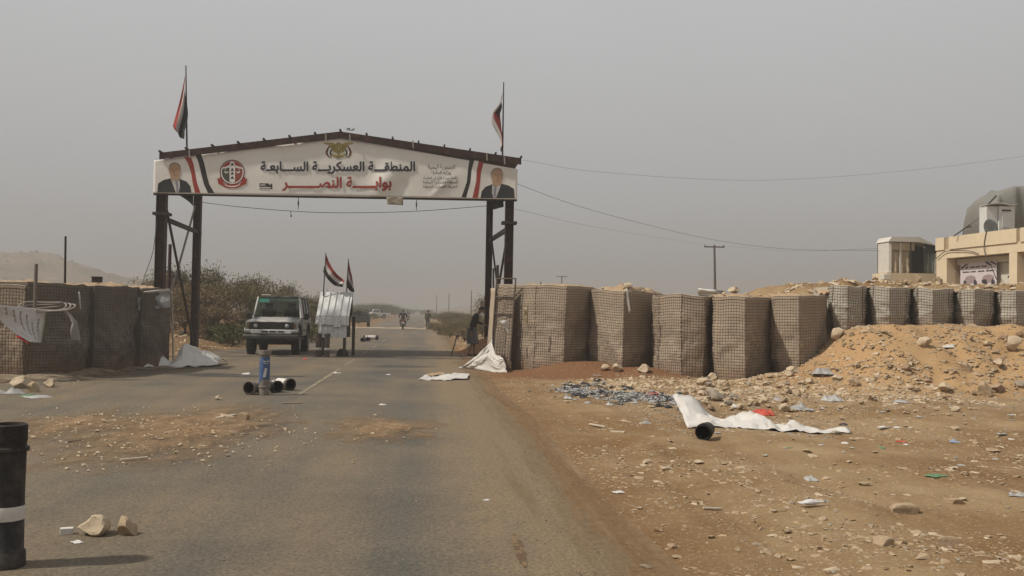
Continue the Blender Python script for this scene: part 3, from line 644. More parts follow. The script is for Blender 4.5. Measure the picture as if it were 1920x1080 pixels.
# round unit badge with ribbon
bx_, by_ = 435.5, 323
bd = shape('badge', ell(bx_, by_, 25.5, 25.5, 36), INK_W, 0.006)
shape('badge_rim', ell(bx_, by_, 23.8, 23.8, 36), INK_B, 0.008, bd); shape('badge_field', ell(bx_, by_, 21.6, 21.6, 36), INK_W, 0.0095, bd); shape('badge_crown', [(bx_+21*math.cos(rad(a)), by_+21*math.sin(rad(a))) for a in range(205, 336, 10)]+[(bx_+12, by_-11), (bx_+7, by_-13), (bx_-7, by_-13), (bx_-12, by_-11)], INK_R, 0.0125, bd)
shape('badge_half', [(bx_+19.5*math.cos(rad(a)), by_+19.5*math.sin(rad(a))) for a in range(95, 201, 8)]+[(bx_-4, by_-9)], M('badge_grey', (.075, .078, .062), bump=0), 0.0118, bd)
shape('badge_half', [(bx_+19.5*math.cos(rad(a)), by_+19.5*math.sin(rad(a))) for a in range(85, -21, -8)]+[(bx_+4, by_-9)], M('badge_brick', (.25, .065, .045), bump=0), 0.0118, bd)
shape('badge_sword', [(bx_-5, by_+18), (bx_-5.5, by_-14), (bx_-3, by_-20), (bx_+3, by_-20), (bx_+5.5, by_-14), (bx_+5, by_+18)], INK_W, 0.013, bd)
for q in (-14, -4, 3, 11): shape('badge_figure', [(bx_-3.4, by_+q+2.2), (bx_-1.2, by_+q-3), (bx_+1.4, by_+q-3.4), (bx_+3.2, by_+q+2.4), (bx_, by_+q+0.8)], INK_K, 0.016, bd)
for sgn in (-1, 1):
    shape('badge_scale', [(bx_+sgn*7, by_-1), (bx_+sgn*15, by_-1), (bx_+sgn*13.4, by_+1.5), (bx_+sgn*8.8, by_+1.5)], INK_W, 0.014, bd)
    shape('badge_scale', [(bx_+sgn*11, by_-8), (bx_+sgn*11.7, by_-8), (bx_+sgn*14.5, by_-1.6), (bx_+sgn*13.6, by_-1.6)], INK_W, 0.014, bd)
    shape('ribbon_tail', [(bx_+sgn*16, by_+17), (bx_+sgn*23, by_+8), (bx_+sgn*24.5, by_+12), (bx_+sgn*28.5, by_+11), (bx_+sgn*26, by_+22), (bx_+sgn*20, by_+24)], INK_R, 0.012, bd)
shape('ribbon', [(bx_-19, by_+17)]+[(bx_+19*math.cos(rad(a)), by_+16+7*math.sin(rad(a))) for a in range(160, 19, -20)]+[(bx_+19, by_+17), (bx_+20, by_+24)]+[(bx_+20*math.cos(rad(a)), by_+22+8*math.sin(rad(a))) for a in range(20, 161, 20)]+[(bx_-20, by_+24)], INK_R, 0.015, bd)
shape('ribbon_text', [(bx_+15*math.cos(rad(a)), by_+19.5+6.5*math.sin(rad(a))) for a in range(160, 19, -20)]+[(bx_+15*math.cos(rad(a)), by_+21+6.8*math.sin(rad(a))) for a in range(20, 161, 20)], INK_W, 0.018, bd)
# eagle emblem
ex, ey = 635, 281
eg = shape('eagle_emblem', [(ex-9, ey-6), (ex-4, ey-13), (ex, ey-14.5), (ex+4, ey-13), (ex+9, ey-6), (ex+6, ey+4), (ex+2.5, ey+9), (ex-2.5, ey+9), (ex-6, ey+4)], INK_G, 0.008)
eg['label'] = 'golden eagle emblem with shield and draped flags'
for s in (-1, 1):
    shape('wing', [(ex+s*5, ey-10), (ex+s*11, ey-13.5), (ex+s*28, ey-13), (ex+s*27, ey-11), (ex+s*19, ey-9.2), (ex+s*15, ey-3), (ex+s*9, ey+5), (ex+s*5, ey+6)], INK_G, 0.006, eg)
    for k in range(3): shape('feather', [(ex+s*(7+3*k), ey-9+0.5*k), (ex+s*(8.2+3*k), ey-9.4+0.5*k), (ex+s*(6.6+2*k), ey+3-2.5*k), (ex+s*(5.7+2*k), ey+3-2.5*k)], INK_GD, 0.011, eg)
    shape('flag_red', [(ex+s*17.5, ey-8), (ex+s*22, ey-2), (ex+s*24.5, ey+4), (ex+s*23, ey+10), (ex+s*18, ey+14.6), (ex+s*12, ey+14.5), (ex+s*18.5, ey+11.5), (ex+s*20.7, ey+5), (ex+s*19, ey-1), (ex+s*16.5, ey-6)], INK_B, 0.009, eg)
    shape('flag_white', [(ex+s*16, ey-4.5), (ex+s*18.8, ey), (ex+s*20.3, ey+5), (ex+s*18.2, ey+11), (ex+s*15.5, ey+13), (ex+s*17.3, ey+8), (ex+s*16.8, ey+2), (ex+s*14.5, ey-2)], INK_W, 0.010, eg)
    shape('flag_black', [(ex+s*13.5, ey-1), (ex+s*16.3, ey+3), (ex+s*17, ey+7), (ex+s*15, ey+12), (ex+s*12.5, ey+11.5), (ex+s*14, ey+7), (ex+s*13.4, ey+3), (ex+s*11.5, ey+1)], INK_K, 0.011, eg)
    shape('scroll', [(ex, ey+10), (ex+s*6, ey+9), (ex+s*12, ey+6), (ex+s*13, ey+10), (ex+s*9, ey+14), (ex, ey+15)], INK_G, 0.012, eg)
    shape('claw', [(ex+s*0.6, ey+15), (ex+s*1.6, ey+15), (ex+s*3.9, ey+18.6), (ex+s*2.8, ey+18.6)], INK_K, 0.012, eg)
shape('shield', [(ex-3.2, ey-3), (ex+3.2, ey-3), (ex+3, ey+2), (ex, ey+5), (ex-3, ey+2)], INK_GD, 0.014, eg); shape('shield_field', [(ex-1.6, ey-1.6), (ex+1.6, ey-1.6), (ex, ey+1.6)], INK_W, 0.017, eg)
for k in (-2.4, 1.2): shape('head_line', [(ex+k, ey-12), (ex+k+1.2, ey-12), (ex+k+0.9, ey-7.5), (ex+k+0.2, ey-7.5)], INK_GD, 0.012, eg)
shape('crest_line', [(ex-12, ey+11.8), (ex-4, ey+12.8), (ex+4, ey+12.8), (ex+12, ey+11.8), (ex+4, ey+13.8), (ex-4, ey+13.8)], INK_GD, 0.015, eg)
# Arabic lettering, joined forms
AR = {}
for t in "آ:FE81:2 أ:FE83:2 ؤ:FE85:2 إ:FE87:2 ئ:FE89:4 ا:FE8D:2 ب:FE8F:4 ة:FE93:2 ت:FE95:4 ث:FE99:4 ج:FE9D:4 ح:FEA1:4 خ:FEA5:4 د:FEA9:2 ذ:FEAB:2 ر:FEAD:2 ز:FEAF:2 س:FEB1:4 ش:FEB5:4 ص:FEB9:4 ض:FEBD:4 ط:FEC1:4 ظ:FEC5:4 ع:FEC9:4 غ:FECD:4 ف:FED1:4 ق:FED5:4 ك:FED9:4 ل:FEDD:4 م:FEE1:4 ن:FEE5:4 ه:FEE9:4 و:FEED:2 ى:FEEF:2 ي:FEF1:4".split():
    c_, b_, n_ = t.split(':'); AR[c_] = (int(b_, 16), int(n_))
def joined(s):
    o = []; T = '\u0640'
    for i, c in enumerate(s):
        if c not in AR: o.append(c); continue
        p = s[i-1] if i else ' '; q = s[i+1] if i+1 < len(s) else ' '
        jp = p == T or (p in AR and AR[p][1] == 4); jn = (q == T or q in AR) and AR[c][1] == 4
        o.append(chr(AR[c][0]+((3 if jn else 1) if jp else (2 if jn else 0))))
    return ''.join(reversed(o))
def lettering(name, s, box, mat, off, bold=0.02, fn=None, parent=gate, org=gate_o, res=3, fat=0.0):
    """words as flat shapes filling box = (x0, y0, x1, y1), y down"""
    fn = fn or Bp; cu_ = bpy.data.curves.new(name, 'FONT'); cu_.body = joined(s); cu_.resolution_u = res; cu_.offset = bold
    to = bpy.data.objects.new(name, cu_); COL.objects.link(to); dg = bpy.context.evaluated_depsgraph_get()
    me = bpy.data.meshes.new_from_object(to.evaluated_get(dg)); bpy.data.objects.remove(to); bpy.data.curves.remove(cu_)
    bm = bmesh.new(); bm.from_mesh(me); bmesh.ops.remove_doubles(bm, verts=bm.verts, dist=1e-5)
    for _ in range(3):
        ed_ = [e_ for e_ in bm.edges if e_.calc_length() > 0.16]
        if ed_: bmesh.ops.subdivide_edges(bm, edges=ed_, cuts=1); bmesh.ops.triangulate(bm, faces=bm.faces)
    xs_ = [v.co.x for v in bm.verts]; ys_ = [v.co.y for v in bm.verts]; x0, x1, y0, y1 = min(xs_), max(xs_), min(ys_), max(ys_)
    seen = {}; k = 0                                        # separate strokes lie a hair apart so that overlaps never share a plane
    for v in bm.verts:
        if v in seen: continue
        st = [v]; seen[v] = k
        while st:
            a = st.pop()
            for e_ in a.link_edges:
                b = e_.other_vert(a)
                if b not in seen: seen[b] = k; st.append(b)
        k += 1
    if fat:
        for v in seen: seen[v] %= 7
    if fat:                                                # heavier strokes: the same letters again a hair to the side
        src = list(bm.verts)+list(bm.edges)+list(bm.faces); base = list(bm.verts)
        for j_, (dx_, dy_) in enumerate(((fat, fat*.6), (-fat, -fat*.6), (0, fat*1.3), (0, -fat*1.3))):
            r_ = bmesh.ops.duplicate(bm, geom=src)
            for a_, b_ in r_['vert_map'].items():
                if a_ in seen and b_ not in seen: seen[b_] = (seen[a_] % 7)+7*(j_+1); b_.co.x = a_.co.x+dx_; b_.co.y = a_.co.y+dy_
    for v in bm.verts:
        u = (v.co.x-x0)/(x1-x0); t = (v.co.y-y0)/(y1-y0)
        v.co = fn(box[0]+(box[2]-box[0])*u, box[3]+(box[1]-box[3])*t, off+0.006+0.0012*(seen[v] % 7)+0.0021*(seen[v]//7 if fat else 0))-Vector(org)
    bm.to_mesh(me); bm.free(); me.materials.clear(); me.materials.append(mat); me.name = name
    o = bpy.data.objects.new(name, me); COL.objects.link(o); o.parent = parent; return o
lettering('headline', "المنطقـــة العسكريـــة الســـابعـة", (489, 303, 778, 326), INK_N, 0.006, 0.01, fat=0.022)
lettering('headline', "بوابــــــة النصــــــــر", (530, 332, 734, 358), INK_R, 0.006, 0.01, fat=0.022)
lettering('small_print', "الجمهورية اليمنية", (803, 308, 853, 319), INK_K, 0.006, 0.0)
lettering('small_print', "وزارة الدفـاع", (808, 320, 845, 329.5), INK_K, 0.006, 0.008)
lettering('small_print', "رئاسة هيئـة الأركـان العامـة", (794, 330, 858, 337.5), INK_K, 0.006, 0.012)
lettering('small_print', "المنطقة العسكرية السابعة", (793, 338, 858, 346), INK_K, 0.006, 0.008)
lettering('small_print', "الشرطة العسكرية المنطقة", (793, 346.5, 857, 354), INK_K, 0.006, 0.008)
lg = shape('printer_mark', [(486.5, 343.5), (505, 344), (505, 347), (507.5, 347), (507.5, 344.5), (510.5, 344.5), (510.5, 354.5), (486, 354.2), (486, 353), (508, 353.2), (508, 351), (503, 351), (503, 350.6), (486.5, 350.4)], INK_K, 0.006)
for q in (345.2, 347.3): shape('mark_gap', [(488, q), (498, q), (498, q+0.8), (488, q+0.8)], INK_W, 0.010, lg)
shape('mark_line', [(487, 356.2), (506, 356.4), (506, 357.1), (487, 356.9)], INK_K, 0.006, lg)
# loose flaps of cloth and the small board under the banner
def cloth(name, px, Y, mat, parent, org, dep=0.05, seed=1, n=8, group=None):
    """small hanging cloth from four photo bearings at distance Y (tl, tr, br, bl)"""
    c = [P(x, y, Y) for x, y in px]; m_ = MB()
    def f(u, v):
        p = c[0].lerp(c[1], u).lerp(c[3].lerp(c[2], u), v); return p+Vector((0.3*dep*fbm(u*3, v*3, 1, seed+5), dep*fbm(u*2.5, v*2.5, 1, seed)+dep*0.5*math.sin(u*9)*v, 0))
    m_.grid(f, n, n); return m_.build(name, mat, parent, org, smooth=True, solid=0.004)
cloth('hanging_flap', ((331, 363), (362, 366), (362, 386), (352, 376)), 31.95, SUIT_P, gate, gate_o, 0.06, 3)
cloth('hanging_flap', ((921, 371), (945, 372), (944, 388), (925, 393)), 31.95, SUIT_P, gate, gate_o, 0.06, 4)
cloth('hanging_board', ((724.5, 369.5), (756, 370), (756, 385), (726, 383)), 31.75, M('grimy_board', (0.33, 0.28, 0.21), var=0.25), gate, gate_o, 0.03, 9)
# cord with strings below the banner
CORD = M('cord_black', (0.06, 0.055, 0.052), bump=0)
def cable(name, pts, r, label, n=24):
    """sagging line through points (Catmull-Rom)"""
    p = [Vector(q) for q in pts]; p = [p[0]*2-p[1]]+p+[p[-1]*2-p[-2]]; res = []
    for i in range(1, len(p)-2):
        for k in range(n):
            t = k/n; a, b, c, d = p[i-1], p[i], p[i+1], p[i+2]
            res.append(0.5*((2*b)+(c-a)*t+(2*a-5*b+4*c-d)*t*t+(3*b-a-3*c+d)*t**3))
    res.append(p[-2]); m_ = MB(); m_.tube(res, r, 5); o = m_.build(name, CORD, None, res[0]); tag(o, label, 'cable'); return o
c1 = cable('cord', [P(376, 379, 37.7), P(450, 388, 37.7), P(560, 396.5, 37.7), P(650, 399, 37.7), P(780, 396, 37.7), P(914, 386, 37.7)], 0.011, 'thin cord slung under the gate banner between the rear posts')
for px, y0, y1 in ((559.5, 370, 392), (781, 371, 394)):
    m_ = MB(); a, b = P(px, y0, YF+.05), P(px-0.5, y1, YF+.05); m_.tube([a, a.lerp(b, 0.4)+Vector((0.01, 0, 0)), b], 0.012, 5); m_.tube([b+Vector((0, 0, 0.25)), b+Vector((0.005, 0, .12))], 0.028, 6); m_.build('dangling_wire', CORD, gate, gate_o)
m_ = MB(); a = P(545, 396, 37.7); m_.tube([a, a+Vector((0.02, 0, -0.16))], 0.012, 5); m_.tube([a+Vector((0.02, 0, -0.16)), a+Vector((0.03, 0, -.22))], 0.03, 6); m_.build('dangling_wire', CORD, gate, gate_o)
# ================================================================ FLAGS
FR = M('flag_red', (0.25, 0.038, 0.03), var=0.15, rough=0.8, bump=0); FW = M('flag_white', (0.55, 0.52, 0.5), var=0.08, rough=0.8, bump=0); FK = M('flag_black', (0.022, 0.02, 0.022), var=0.2, rough=0.8, bump=0)
POLE = M('flagpole', (0.05, 0.045, 0.045), var=0.2, rough=0.6, bump=0)
def flag(label, base, top, r, fn, nu=26, nv=18, group=None):
    root = thing('flag', label, 'flag', base, 0, group)
    m_ = MB(); m_.tube([base, Vector(base).lerp(Vector(top), 0.5), top], [r, r*0.9, r*0.6], 8); m_.build('flagpole', POLE, root, base)
    for k, mt, nm in ((0, FR, 'red_band'), (1, FW, 'white_band'), (2, FK, 'black_band')):
        m_ = MB(); m_.grid(lambda u, v: fn(u, (k+v)/3.0), nu, nv//3); m_.build(nm, mt, root, base, smooth=True, solid=0.004)
    return root
def curve_flag(tops, bots, Y, amp, seed):
    """waving flag: upper and lower edge given as bearings at distance Y, ripples in depth"""
    ta = [P(x, y, Y) for x, y in tops]; ba = [P(x, y, Y) for x, y in bots]
    def ev(a, u):
        f = u*(len(a)-1); i = min(int(f), len(a)-2); f -= i; q = [a[0]*2-a[1]]+a+[a[-1]*2-a[-2]]; A, B_, C, D = q[i], q[i+1], q[i+2], q[i+3]
        return 0.5*((2*B_)+(C-A)*f+(2*A-5*B_+4*C-D)*f*f+(3*B_-A-3*C+D)*f**3)
    def fn(u, v):
        p = ev(ta, u).lerp(ev(ba, u), v); return p+Vector((0, amp*u*math.sin(u*8+v*2.2+seed)+amp*0.5*math.sin(u*15+seed*2+v*4)*u, 0))
    return fn
YR = 32.3; fb_, ft = P(350.5, 279, YR), P(348.5, 123, YR)
Hh = 1.0; fl0 = P(349.5, 142, YR)
def drape_l(u, v):
    """limp flag: the fly end falls along the pole, red outermost on the left"""
    x = -0.02+u*(-0.42*(1-v)**0.8+0.05*v)*(1 if u < 0.9 else 1-(u-0.9)*4)*0.95+0.05*math.sin(7*v)*u
    z = -0.60*v*(1-0.35*u)-1.75*u**0.9-0.12*u*(1-v)
    y = -0.10+0.10*math.sin(9*v+2*u)*u+0.05*math.sin(5*u)
    if v > 0.33: x += 0.13*math.sin(math.pi*min(1, u*1.25))*(v-0.33)
    return fl0+Vector((x, y, z))
flag('limp red white and black flag on the left gate roof end', fb_, ft, 0.03, drape_l, group=None)
fb2, ft2 = P(942, 298, YR), P(944.5, 154, YR); fl1 = P(943.5, 172, YR)
def drape_r(u, v):
    x = -0.03*u+(-0.62*math.exp(-((u-0.38)/0.28)**2)*(0.25+v*0.75))*(0.35+0.65*math.sin(math.pi*min(1, v+0.1)))+0.03*math.sin(8*v)*u
    z = -0.55*v*(1-0.3*u)-1.75*u
    y = -0.06+0.08*math.sin(8*v+3*u)*u
    return fl1+Vector((x, y, z))
flag('dark limp flag on the right gate roof end', fb2, ft2, 0.03, drape_r)
YK = 33.7
flag('waving red white and black flag on the left corner of the tin booth', P(605.5, 566, YK), P(611, 473.5, YK), 0.022, curve_flag([(611, 476), (619, 495), (632, 514), (646, 526)], [(606, 510), (615, 524), (627, 535), (643, 538.5)], YK, 0.10, 1))
flag('flag hanging half furled on the right side of the tin booth', P(649, 566, YK+.4), P(653.5, 485, YK+.4), 0.022, curve_flag([(653.5, 487), (656, 500), (659, 515), (662, 530)], [(649, 534), (654, 543), (659, 547), (665, 548)], YK+.4, 0.10, 2))

# ================================================================ TIN BOOTH
TIN = M('white_tin', (0.64, 0.645, 0.635), var=0.07, scale=3, rough=0.65, col2=(0.46, 0.44, 0.40), amt=0.25, scale2=3, sharp=0.3, bump=0.2, bscale=12, spec=0.3); TIN_IN = M('tin_inside_shade', (0.12, 0.11, 0.10), bump=0); WOOD_D = M('dark_wood', (0.06, 0.045, 0.035), var=0.3)  # inner tin darkened in colour to give the booth its shaded interior
bo = Vector((-3.1, 33.7, 0)); booth = thing('guard_booth', 'small booth of ribbed white tin sheets on dark posts in mid road', 'booth', bo)
bl = P(595, 600, 33.25); br_ = P(652, 600, 33.25); x0, x1 = bl.x, br_.x; yf, yk = 33.25, 34.5
zE = P(620, 592, 33.2).z; zR = P(620, 547.5, 33.85).z; zBt = P(620, 633, 33.2).z; ym = 33.85
def ribbed(name, a, b, c, d, nrib, mat, wob=0.012, seed=0, parent=booth, org=bo, amp=0.035):
    """sheet a-b (lower edge) d-c (upper edge) with raised ribs running a->d"""
    a, b, c, d = map(Vector, (a, b, c, d)); nrm_ = (b-a).cross(d-a).normalized()
    m_ = MB(); N = nrib*18
    def f(u, v):
        ph = (u*nrib) % 1; h = amp if 0.43 < ph < 0.57 else 0
        return a.lerp(b, u).lerp(d.lerp(c, u), v)+nrm_*(h+wob*fbm(u*5, v*4, 1, seed))
    m_.grid(f, N, 10); return m_.build(name, mat, parent, org, solid=0.003)
ribbed('front_sheet', (x0+.04, yf, zBt), (x1-.03, yf, zBt), (x1-.03, yf, zE+.02), (x0+.04, yf, zE+.02), 5, TIN, 0.02, 1)
ribbed('roof_sheet', (x0-.03, yf-.1, zE-.02), (x1+.05, yf-.1, zE-.02), (x1+.12, ym, zR), (x0+.03, ym, zR), 5, TIN, 0.012, 2)
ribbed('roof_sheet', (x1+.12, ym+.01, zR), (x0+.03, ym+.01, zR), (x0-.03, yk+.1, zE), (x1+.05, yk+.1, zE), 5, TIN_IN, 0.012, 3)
q = MB(); ex0 = [(x0-.08, yf-.12), (x0+.22, yf-.12), (x0+.66, yf-.12), (x0+.9, yf-.12), (x1+.03, yf-.12)]
ribbed('eave_skirt', (x0-.06, yf-.11, zE-.30), (x0+.55, yf-.10, zE-.31), (x0+.55, yf-.10, zE), (x0-.04, yf-.10, zE), 3, TIN, 0.02, 4); ribbed('eave_skirt', (x0+.56, yf-.10, zE-.38), (x0+.80, yf-.11, zE-.38), (x0+.80, yf-.10, zE), (x0+.56, yf-.10, zE), 1, TIN, 0.02, 5); ribbed('eave_skirt', (x0+.81, yf-.10, zE-.30), (x1+.05, yf-.11, zE-.33), (x1+.05, yf-.10, zE), (x0+.81, yf-.10, zE), 1, TIN, 0.02, 6)
m_ = MB(); m_.grid(lambda u, v: (x0+.05, yf+(yk-yf)*u, zBt+(zE+(zR-zE)*(1-abs(u*2-1))-zBt)*v), 8, 4); m_.build('side_sheet', TIN, booth, bo, solid=0.004)
m_ = MB(); m_.grid(lambda u, v: (x1-.02+0.02*fbm(u*3, v*3, 1, 7), yf+.08+(yk-yf)*u*0.9, zBt+0.35*u+0.15*fbm(u*4, 0, 1, 2)+(zE+(zR-zE)*(1-abs(u*2-1))-zBt-0.35*u)*v), 10, 8); m_.build('interior_dark_sheet', M('booth_interior_dark', (0.03, 0.028, 0.026), rough=0.6), booth, bo, solid=0.004)  # black sheet stands in for the dark interior seen from the side
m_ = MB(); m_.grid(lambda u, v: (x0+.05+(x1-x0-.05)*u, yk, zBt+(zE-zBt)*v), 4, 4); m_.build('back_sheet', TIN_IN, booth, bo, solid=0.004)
for x_, y_ in ((x1-.1, yf+.06), (x1+.12, yk-.05), (x0+.12, yf+.06), (x0+.12, yk-.05)):
    m_ = MB(); m_.beam((x_, y_, -0.02), (x_, y_, zE-.02), 0.10, 0.10); m_.build('post', WOOD_D, booth, bo)
m_ = MB(); m_.beam((x0+.06, yf+.06, zBt+.05), (x1-.05, yf+.06, zBt+.05), 0.06, 0.08); m_.build('rail', WOOD_D, booth, bo)
sk = MB(); sk.grid(lambda u, v: (x0+.62+.42*u, 33.65+.3*v, 0.006+.26*math.sin(math.pi*u)**.5*math.sin(math.pi*v)**.5*(1+.5*fbm(u*4, v*4, 1, 2)) if 0 < u < 1 and 0 < v < 1 else 0.006), 14, 10); tag(sk.build('dark_sack', M('dark_sack', (0.03, 0.028, 0.026)), None, (x0+.8, 34.7, 0), smooth=True), 'dark lumpy sack lying under the tin booth', 'sack')

# ================================================================ AMMUNITION TUBES
TUB_K = M('tube_black', (0.022, 0.02, 0.02), var=0.3, scale=9, rough=0.6, col2=(0.11, 0.088, 0.066), amt=0.6, scale2=5, sharp=.3, bump=0.3, bscale=40); TUB_G = M('tube_grey', (0.20, 0.17, 0.145), var=0.25, scale=6, rough=0.7, col2=(0.12, 0.10, 0.085), amt=0.4, scale2=5)
TUB_IN = M('tube_inside', (0.03, 0.022, 0.018), bump=0, rough=0.9); LBL_B = M('label_blue', (0.055, 0.10, 0.22), var=0.2, scale=8, rough=0.6, col2=(0.2, 0.22, 0.26), amt=0.2, scale2=9); LBL_W = M('label_white', (0.58, 0.55, 0.5), var=0.15, scale=9, rough=0.6); TUB_BR = M('tube_brown', (0.085, 0.065, 0.052), var=0.3, rough=0.65)
def ammo_tube(label, loc, rot=(0, 0, 0), hgt=0.84, r=0.098, body=TUB_K, bands=(), flip=False, cat='tube', group='ammunition tubes', ring_z=0.2, flare=0.016, print_=None):
    root = thing('ammunition_tube', label, cat, loc, 0, group); root.rotation_euler = rot
    fz = (lambda z: hgt-z) if flip else (lambda z: z)
    prof = [(r*0.9, 0.0), (r*1.03, 0.006), (r*1.04, 0.10), (r*1.0, 0.115), (r*1.0, ring_z-.012), (r*1.15, ring_z-.008), (r*1.16, ring_z+.012), (r*1.0, ring_z+.018), (r*0.97, 0.4), (r*1.0, hgt-.10), (r+flare, hgt-.085), (r+flare*1.15, hgt-.004), (r+flare*0.8, hgt)]
    m_ = MB(); m_.lathe([(a, fz(z)) for a, z in prof], 28)
    m_.build('shell', body, root, smooth=40)
    m_ = MB(); inn = [(r+flare*0.8, hgt), (r*0.9, hgt-.006), (r*0.88, 0.08), (0.002, 0.07)] if not flip else [(r*0.9, 0.0), (r*0.84, 0.01), (r*0.84, hgt-.1), (0.002, hgt-.1)]
    if not flip: m_.lathe(inn, 28)
    else: m_.lathe([(a, hgt-z) for a, z in inn], 28)
    m_.build('bore', TUB_IN, root, smooth=40)
    m_ = MB(); m_.lathe([(r*0.9, fz(0.0)), (0.002, fz(0.002))] if not flip else [(r+flare*0.8, 0.0), (0.002, 0.001)], 28); m_.build('base_plate', body, root)
    for z0_, z1_, mt in bands:
        m_ = MB(); m_.lathe([(r*1.012, z0_), (r*1.02, z0_+.003), (r*1.02, z1_-.003), (r*1.012, z1_)], 28); m_.build('band', mt, root, smooth=40)
    return root
g0 = G(8, 1063); ammo_tube('black tube standing at the left picture edge with one white band', (g0.x, g0.y, 0.006), hgt=0.865, r=0.105, flip=True, bands=((0.285, 0.37, LBL_W),), ring_z=0.15, flare=0.012)
g1 = G(495, 741); t1 = ammo_tube('grey tube standing in the left lane with a torn blue label', (g1.x, g1.y, 0.006), (0, 0, rad(20)), 0.83, 0.092, TUB_G, ring_z=0.15, flare=0.022)
m_ = MB()
def lab(u, v):
    a = rad(-200)+rad(210)*u; z = 0.30+0.40*v-(0.10*max(0, math.sin(u*7+1))*(1-v)); return (0.096*math.cos(a), 0.096*math.sin(a), z)
m_.grid(lab, 30, 8); m_.build('blue_label', LBL_B, t1, smooth=True)
cyl = lambda r_: (lambda u, v, off: Vector((r_*math.cos(rad(-155+130*u)), r_*math.sin(rad(-155+130*u)), 0.3+0.4*v)))
for (u0, v0, u1, v1) in ((0.30, 0.78, 0.50, 0.83), (0.53, 0.79, 0.60, 0.835), (0.63, 0.785, 0.85, 0.83), (0.34, 0.70, 0.66, 0.725)):
    m_ = MB(); m_.grid(lambda u, v: cyl(0.0975)(u0+(u1-u0)*u, v0+(v1-v0)*v+0.012*math.sin(u*14), 0), 8, 2); m_.build('label_print', LBL_W, t1)
m_ = MB(); m_.grid(lambda u, v: cyl(0.0985)(0.30+0.12*v+0.22*u, 0.08+0.42*v, 0), 5, 8); m_.build('torn_patch', LBL_W, t1, smooth=True)
def lying(label, px, py, az, body, L_=0.7, r=0.098, bands=(), flip=False, group='ammunition tubes'):
    """tube lying on the ground, open end at the bearing, body running away in direction az"""
    g = G(px, py); rr = r*1.16; d = Vector((math.sin(az), math.cos(az), 0))
    o = ammo_tube(label, (0, 0, 0), (0, 0, 0), L_, r, body, bands, flip, group=group)
    rot = (-d).to_track_quat('Z', 'Y'); o.rotation_mode = 'XYZ'; o.rotation_euler = rot.to_euler()
    o.location = Vector((g.x, g.y, 0.006+rr))+d*L_; return o
lying('grey tube lying open end forward, left of the blue-labelled tube', 466, 741, rad(24), TUB_G, 0.68, 0.108, ((0.2, 0.36, LBL_W),))
lying('lying tube with white wrapper just right of the blue-labelled tube', 521, 737, rad(-30), TUB_K, 0.68, 0.098, ((0.12, 0.6, LBL_W),))
lying('rightmost of the three tubes lying behind the blue-labelled tube', 545, 733, rad(-38), TUB_BR, 0.68, 0.102, ((0.15, 0.56, LBL_W),))
g2 = P(597, 660, 32.95); ammo_tube('brown tube standing left under the tin booth eave', (g2.x, g2.y, 0.006), hgt=0.80, r=0.10, body=TUB_BR, bands=((0.24, 0.32, LBL_W),), ring_z=0.14)
g3 = P(613, 660, 32.85); ammo_tube('brown tube standing right beside its twin in front of the tin booth', (g3.x, g3.y, 0.006), hgt=0.80, r=0.09, body=TUB_BR, bands=((0.24, 0.32, LBL_W),), ring_z=0.14)
lying('dark ring-ended tube lying far up the road, left of three', 679, 641, rad(10), TUB_K, 0.6, 0.09); lying('dark ring-ended tube lying far up the road, middle of three', 689, 640, rad(5), TUB_K, 0.6, 0.09)
o = lying('white tube with black end lying far up the road', 709, 637.5, rad(-84), TUB_K, 0.8, 0.11, ((0.05, 0.66, LBL_W),))
lying('short black tube lying in front of the white sheet on the right', 1319, 827, rad(25), TUB_K, 0.34, 0.094, ((0.22, 0.25, LBL_W),))

# ================================================================ OFF-ROAD CAR (front at y = 0, faces -y)
PAINT_S = M('silver_paint_shaded', (0.22, 0.225, 0.205), var=0.12, scale=2.5, rough=0.38, col2=(0.30, 0.25, 0.19), amt=0.35, scale2=1.8, sharp=0.4, bump=0, spec=0.5); PAINT_W = M('white_paint', (0.62, 0.61, 0.58), var=0.08, rough=0.5, col2=(0.4, 0.34, 0.27), amt=0.25, scale2=2.5, sharp=0.35, bump=0)  # shade of the car sides put into the silver; the bonnet stays lighter
RUB = M('tyre_rubber', (0.022, 0.02, 0.019), var=0.3, rough=0.9, col2=(0.09, 0.07, 0.05), amt=0.2, scale2=6); BLK = M('black_trim', (0.02, 0.019, 0.018), var=0.25, rough=0.55, bump=0); ROOF_B = M('dusty_roof', (0.075, 0.07, 0.052), var=0.2); RIM = M('steel_rim', (0.3, 0.29, 0.28), rough=0.5, bump=0)
def glass(name, tint=(0.55, 0.75, 0.72)):
    m = bpy.data.materials.new(name); m.use_nodes = True; n = m.node_tree.nodes; l = m.node_tree.links.new; n.clear(); o = n.new('ShaderNodeOutputMaterial')
    a = n.new('ShaderNodeBsdfTransparent'); a.inputs[0].default_value = (*tint, 1); b = n.new('ShaderNodeBsdfGlossy'); b.inputs['Roughness'].default_value = 0.08; fr = n.new('ShaderNodeFresnel'); fr.inputs[0].default_value = 1.5
    ad = n.new('ShaderNodeMath'); ad.operation = 'ADD'; ad.inputs[1].default_value = 0.06; l(fr.outputs[0], ad.inputs[0]); mx_ = n.new('ShaderNodeMixShader'); l(ad.outputs[0], mx_.inputs[0]); l(a.outputs[0], mx_.inputs[1]); l(b.outputs[0], mx_.inputs[2]); l(mx_.outputs[0], o.inputs[0]); MATS[name] = m; return m
GLASS = glass('car_glass', (.82, .90, .87)); LAMP = M('lamp_glass', (0.36, 0.36, 0.35), rough=0.15, bump=0, spec=0.7); INDIC = M('indicator_amber', (0.16, 0.09, 0.05), rough=0.3, bump=0); SEAT = M('seat_dark', (0.025, 0.025, 0.025), bump=0); SHADE = M('green_sunstrip', (0.05, 0.22, 0.17), rough=0.3, bump=0)
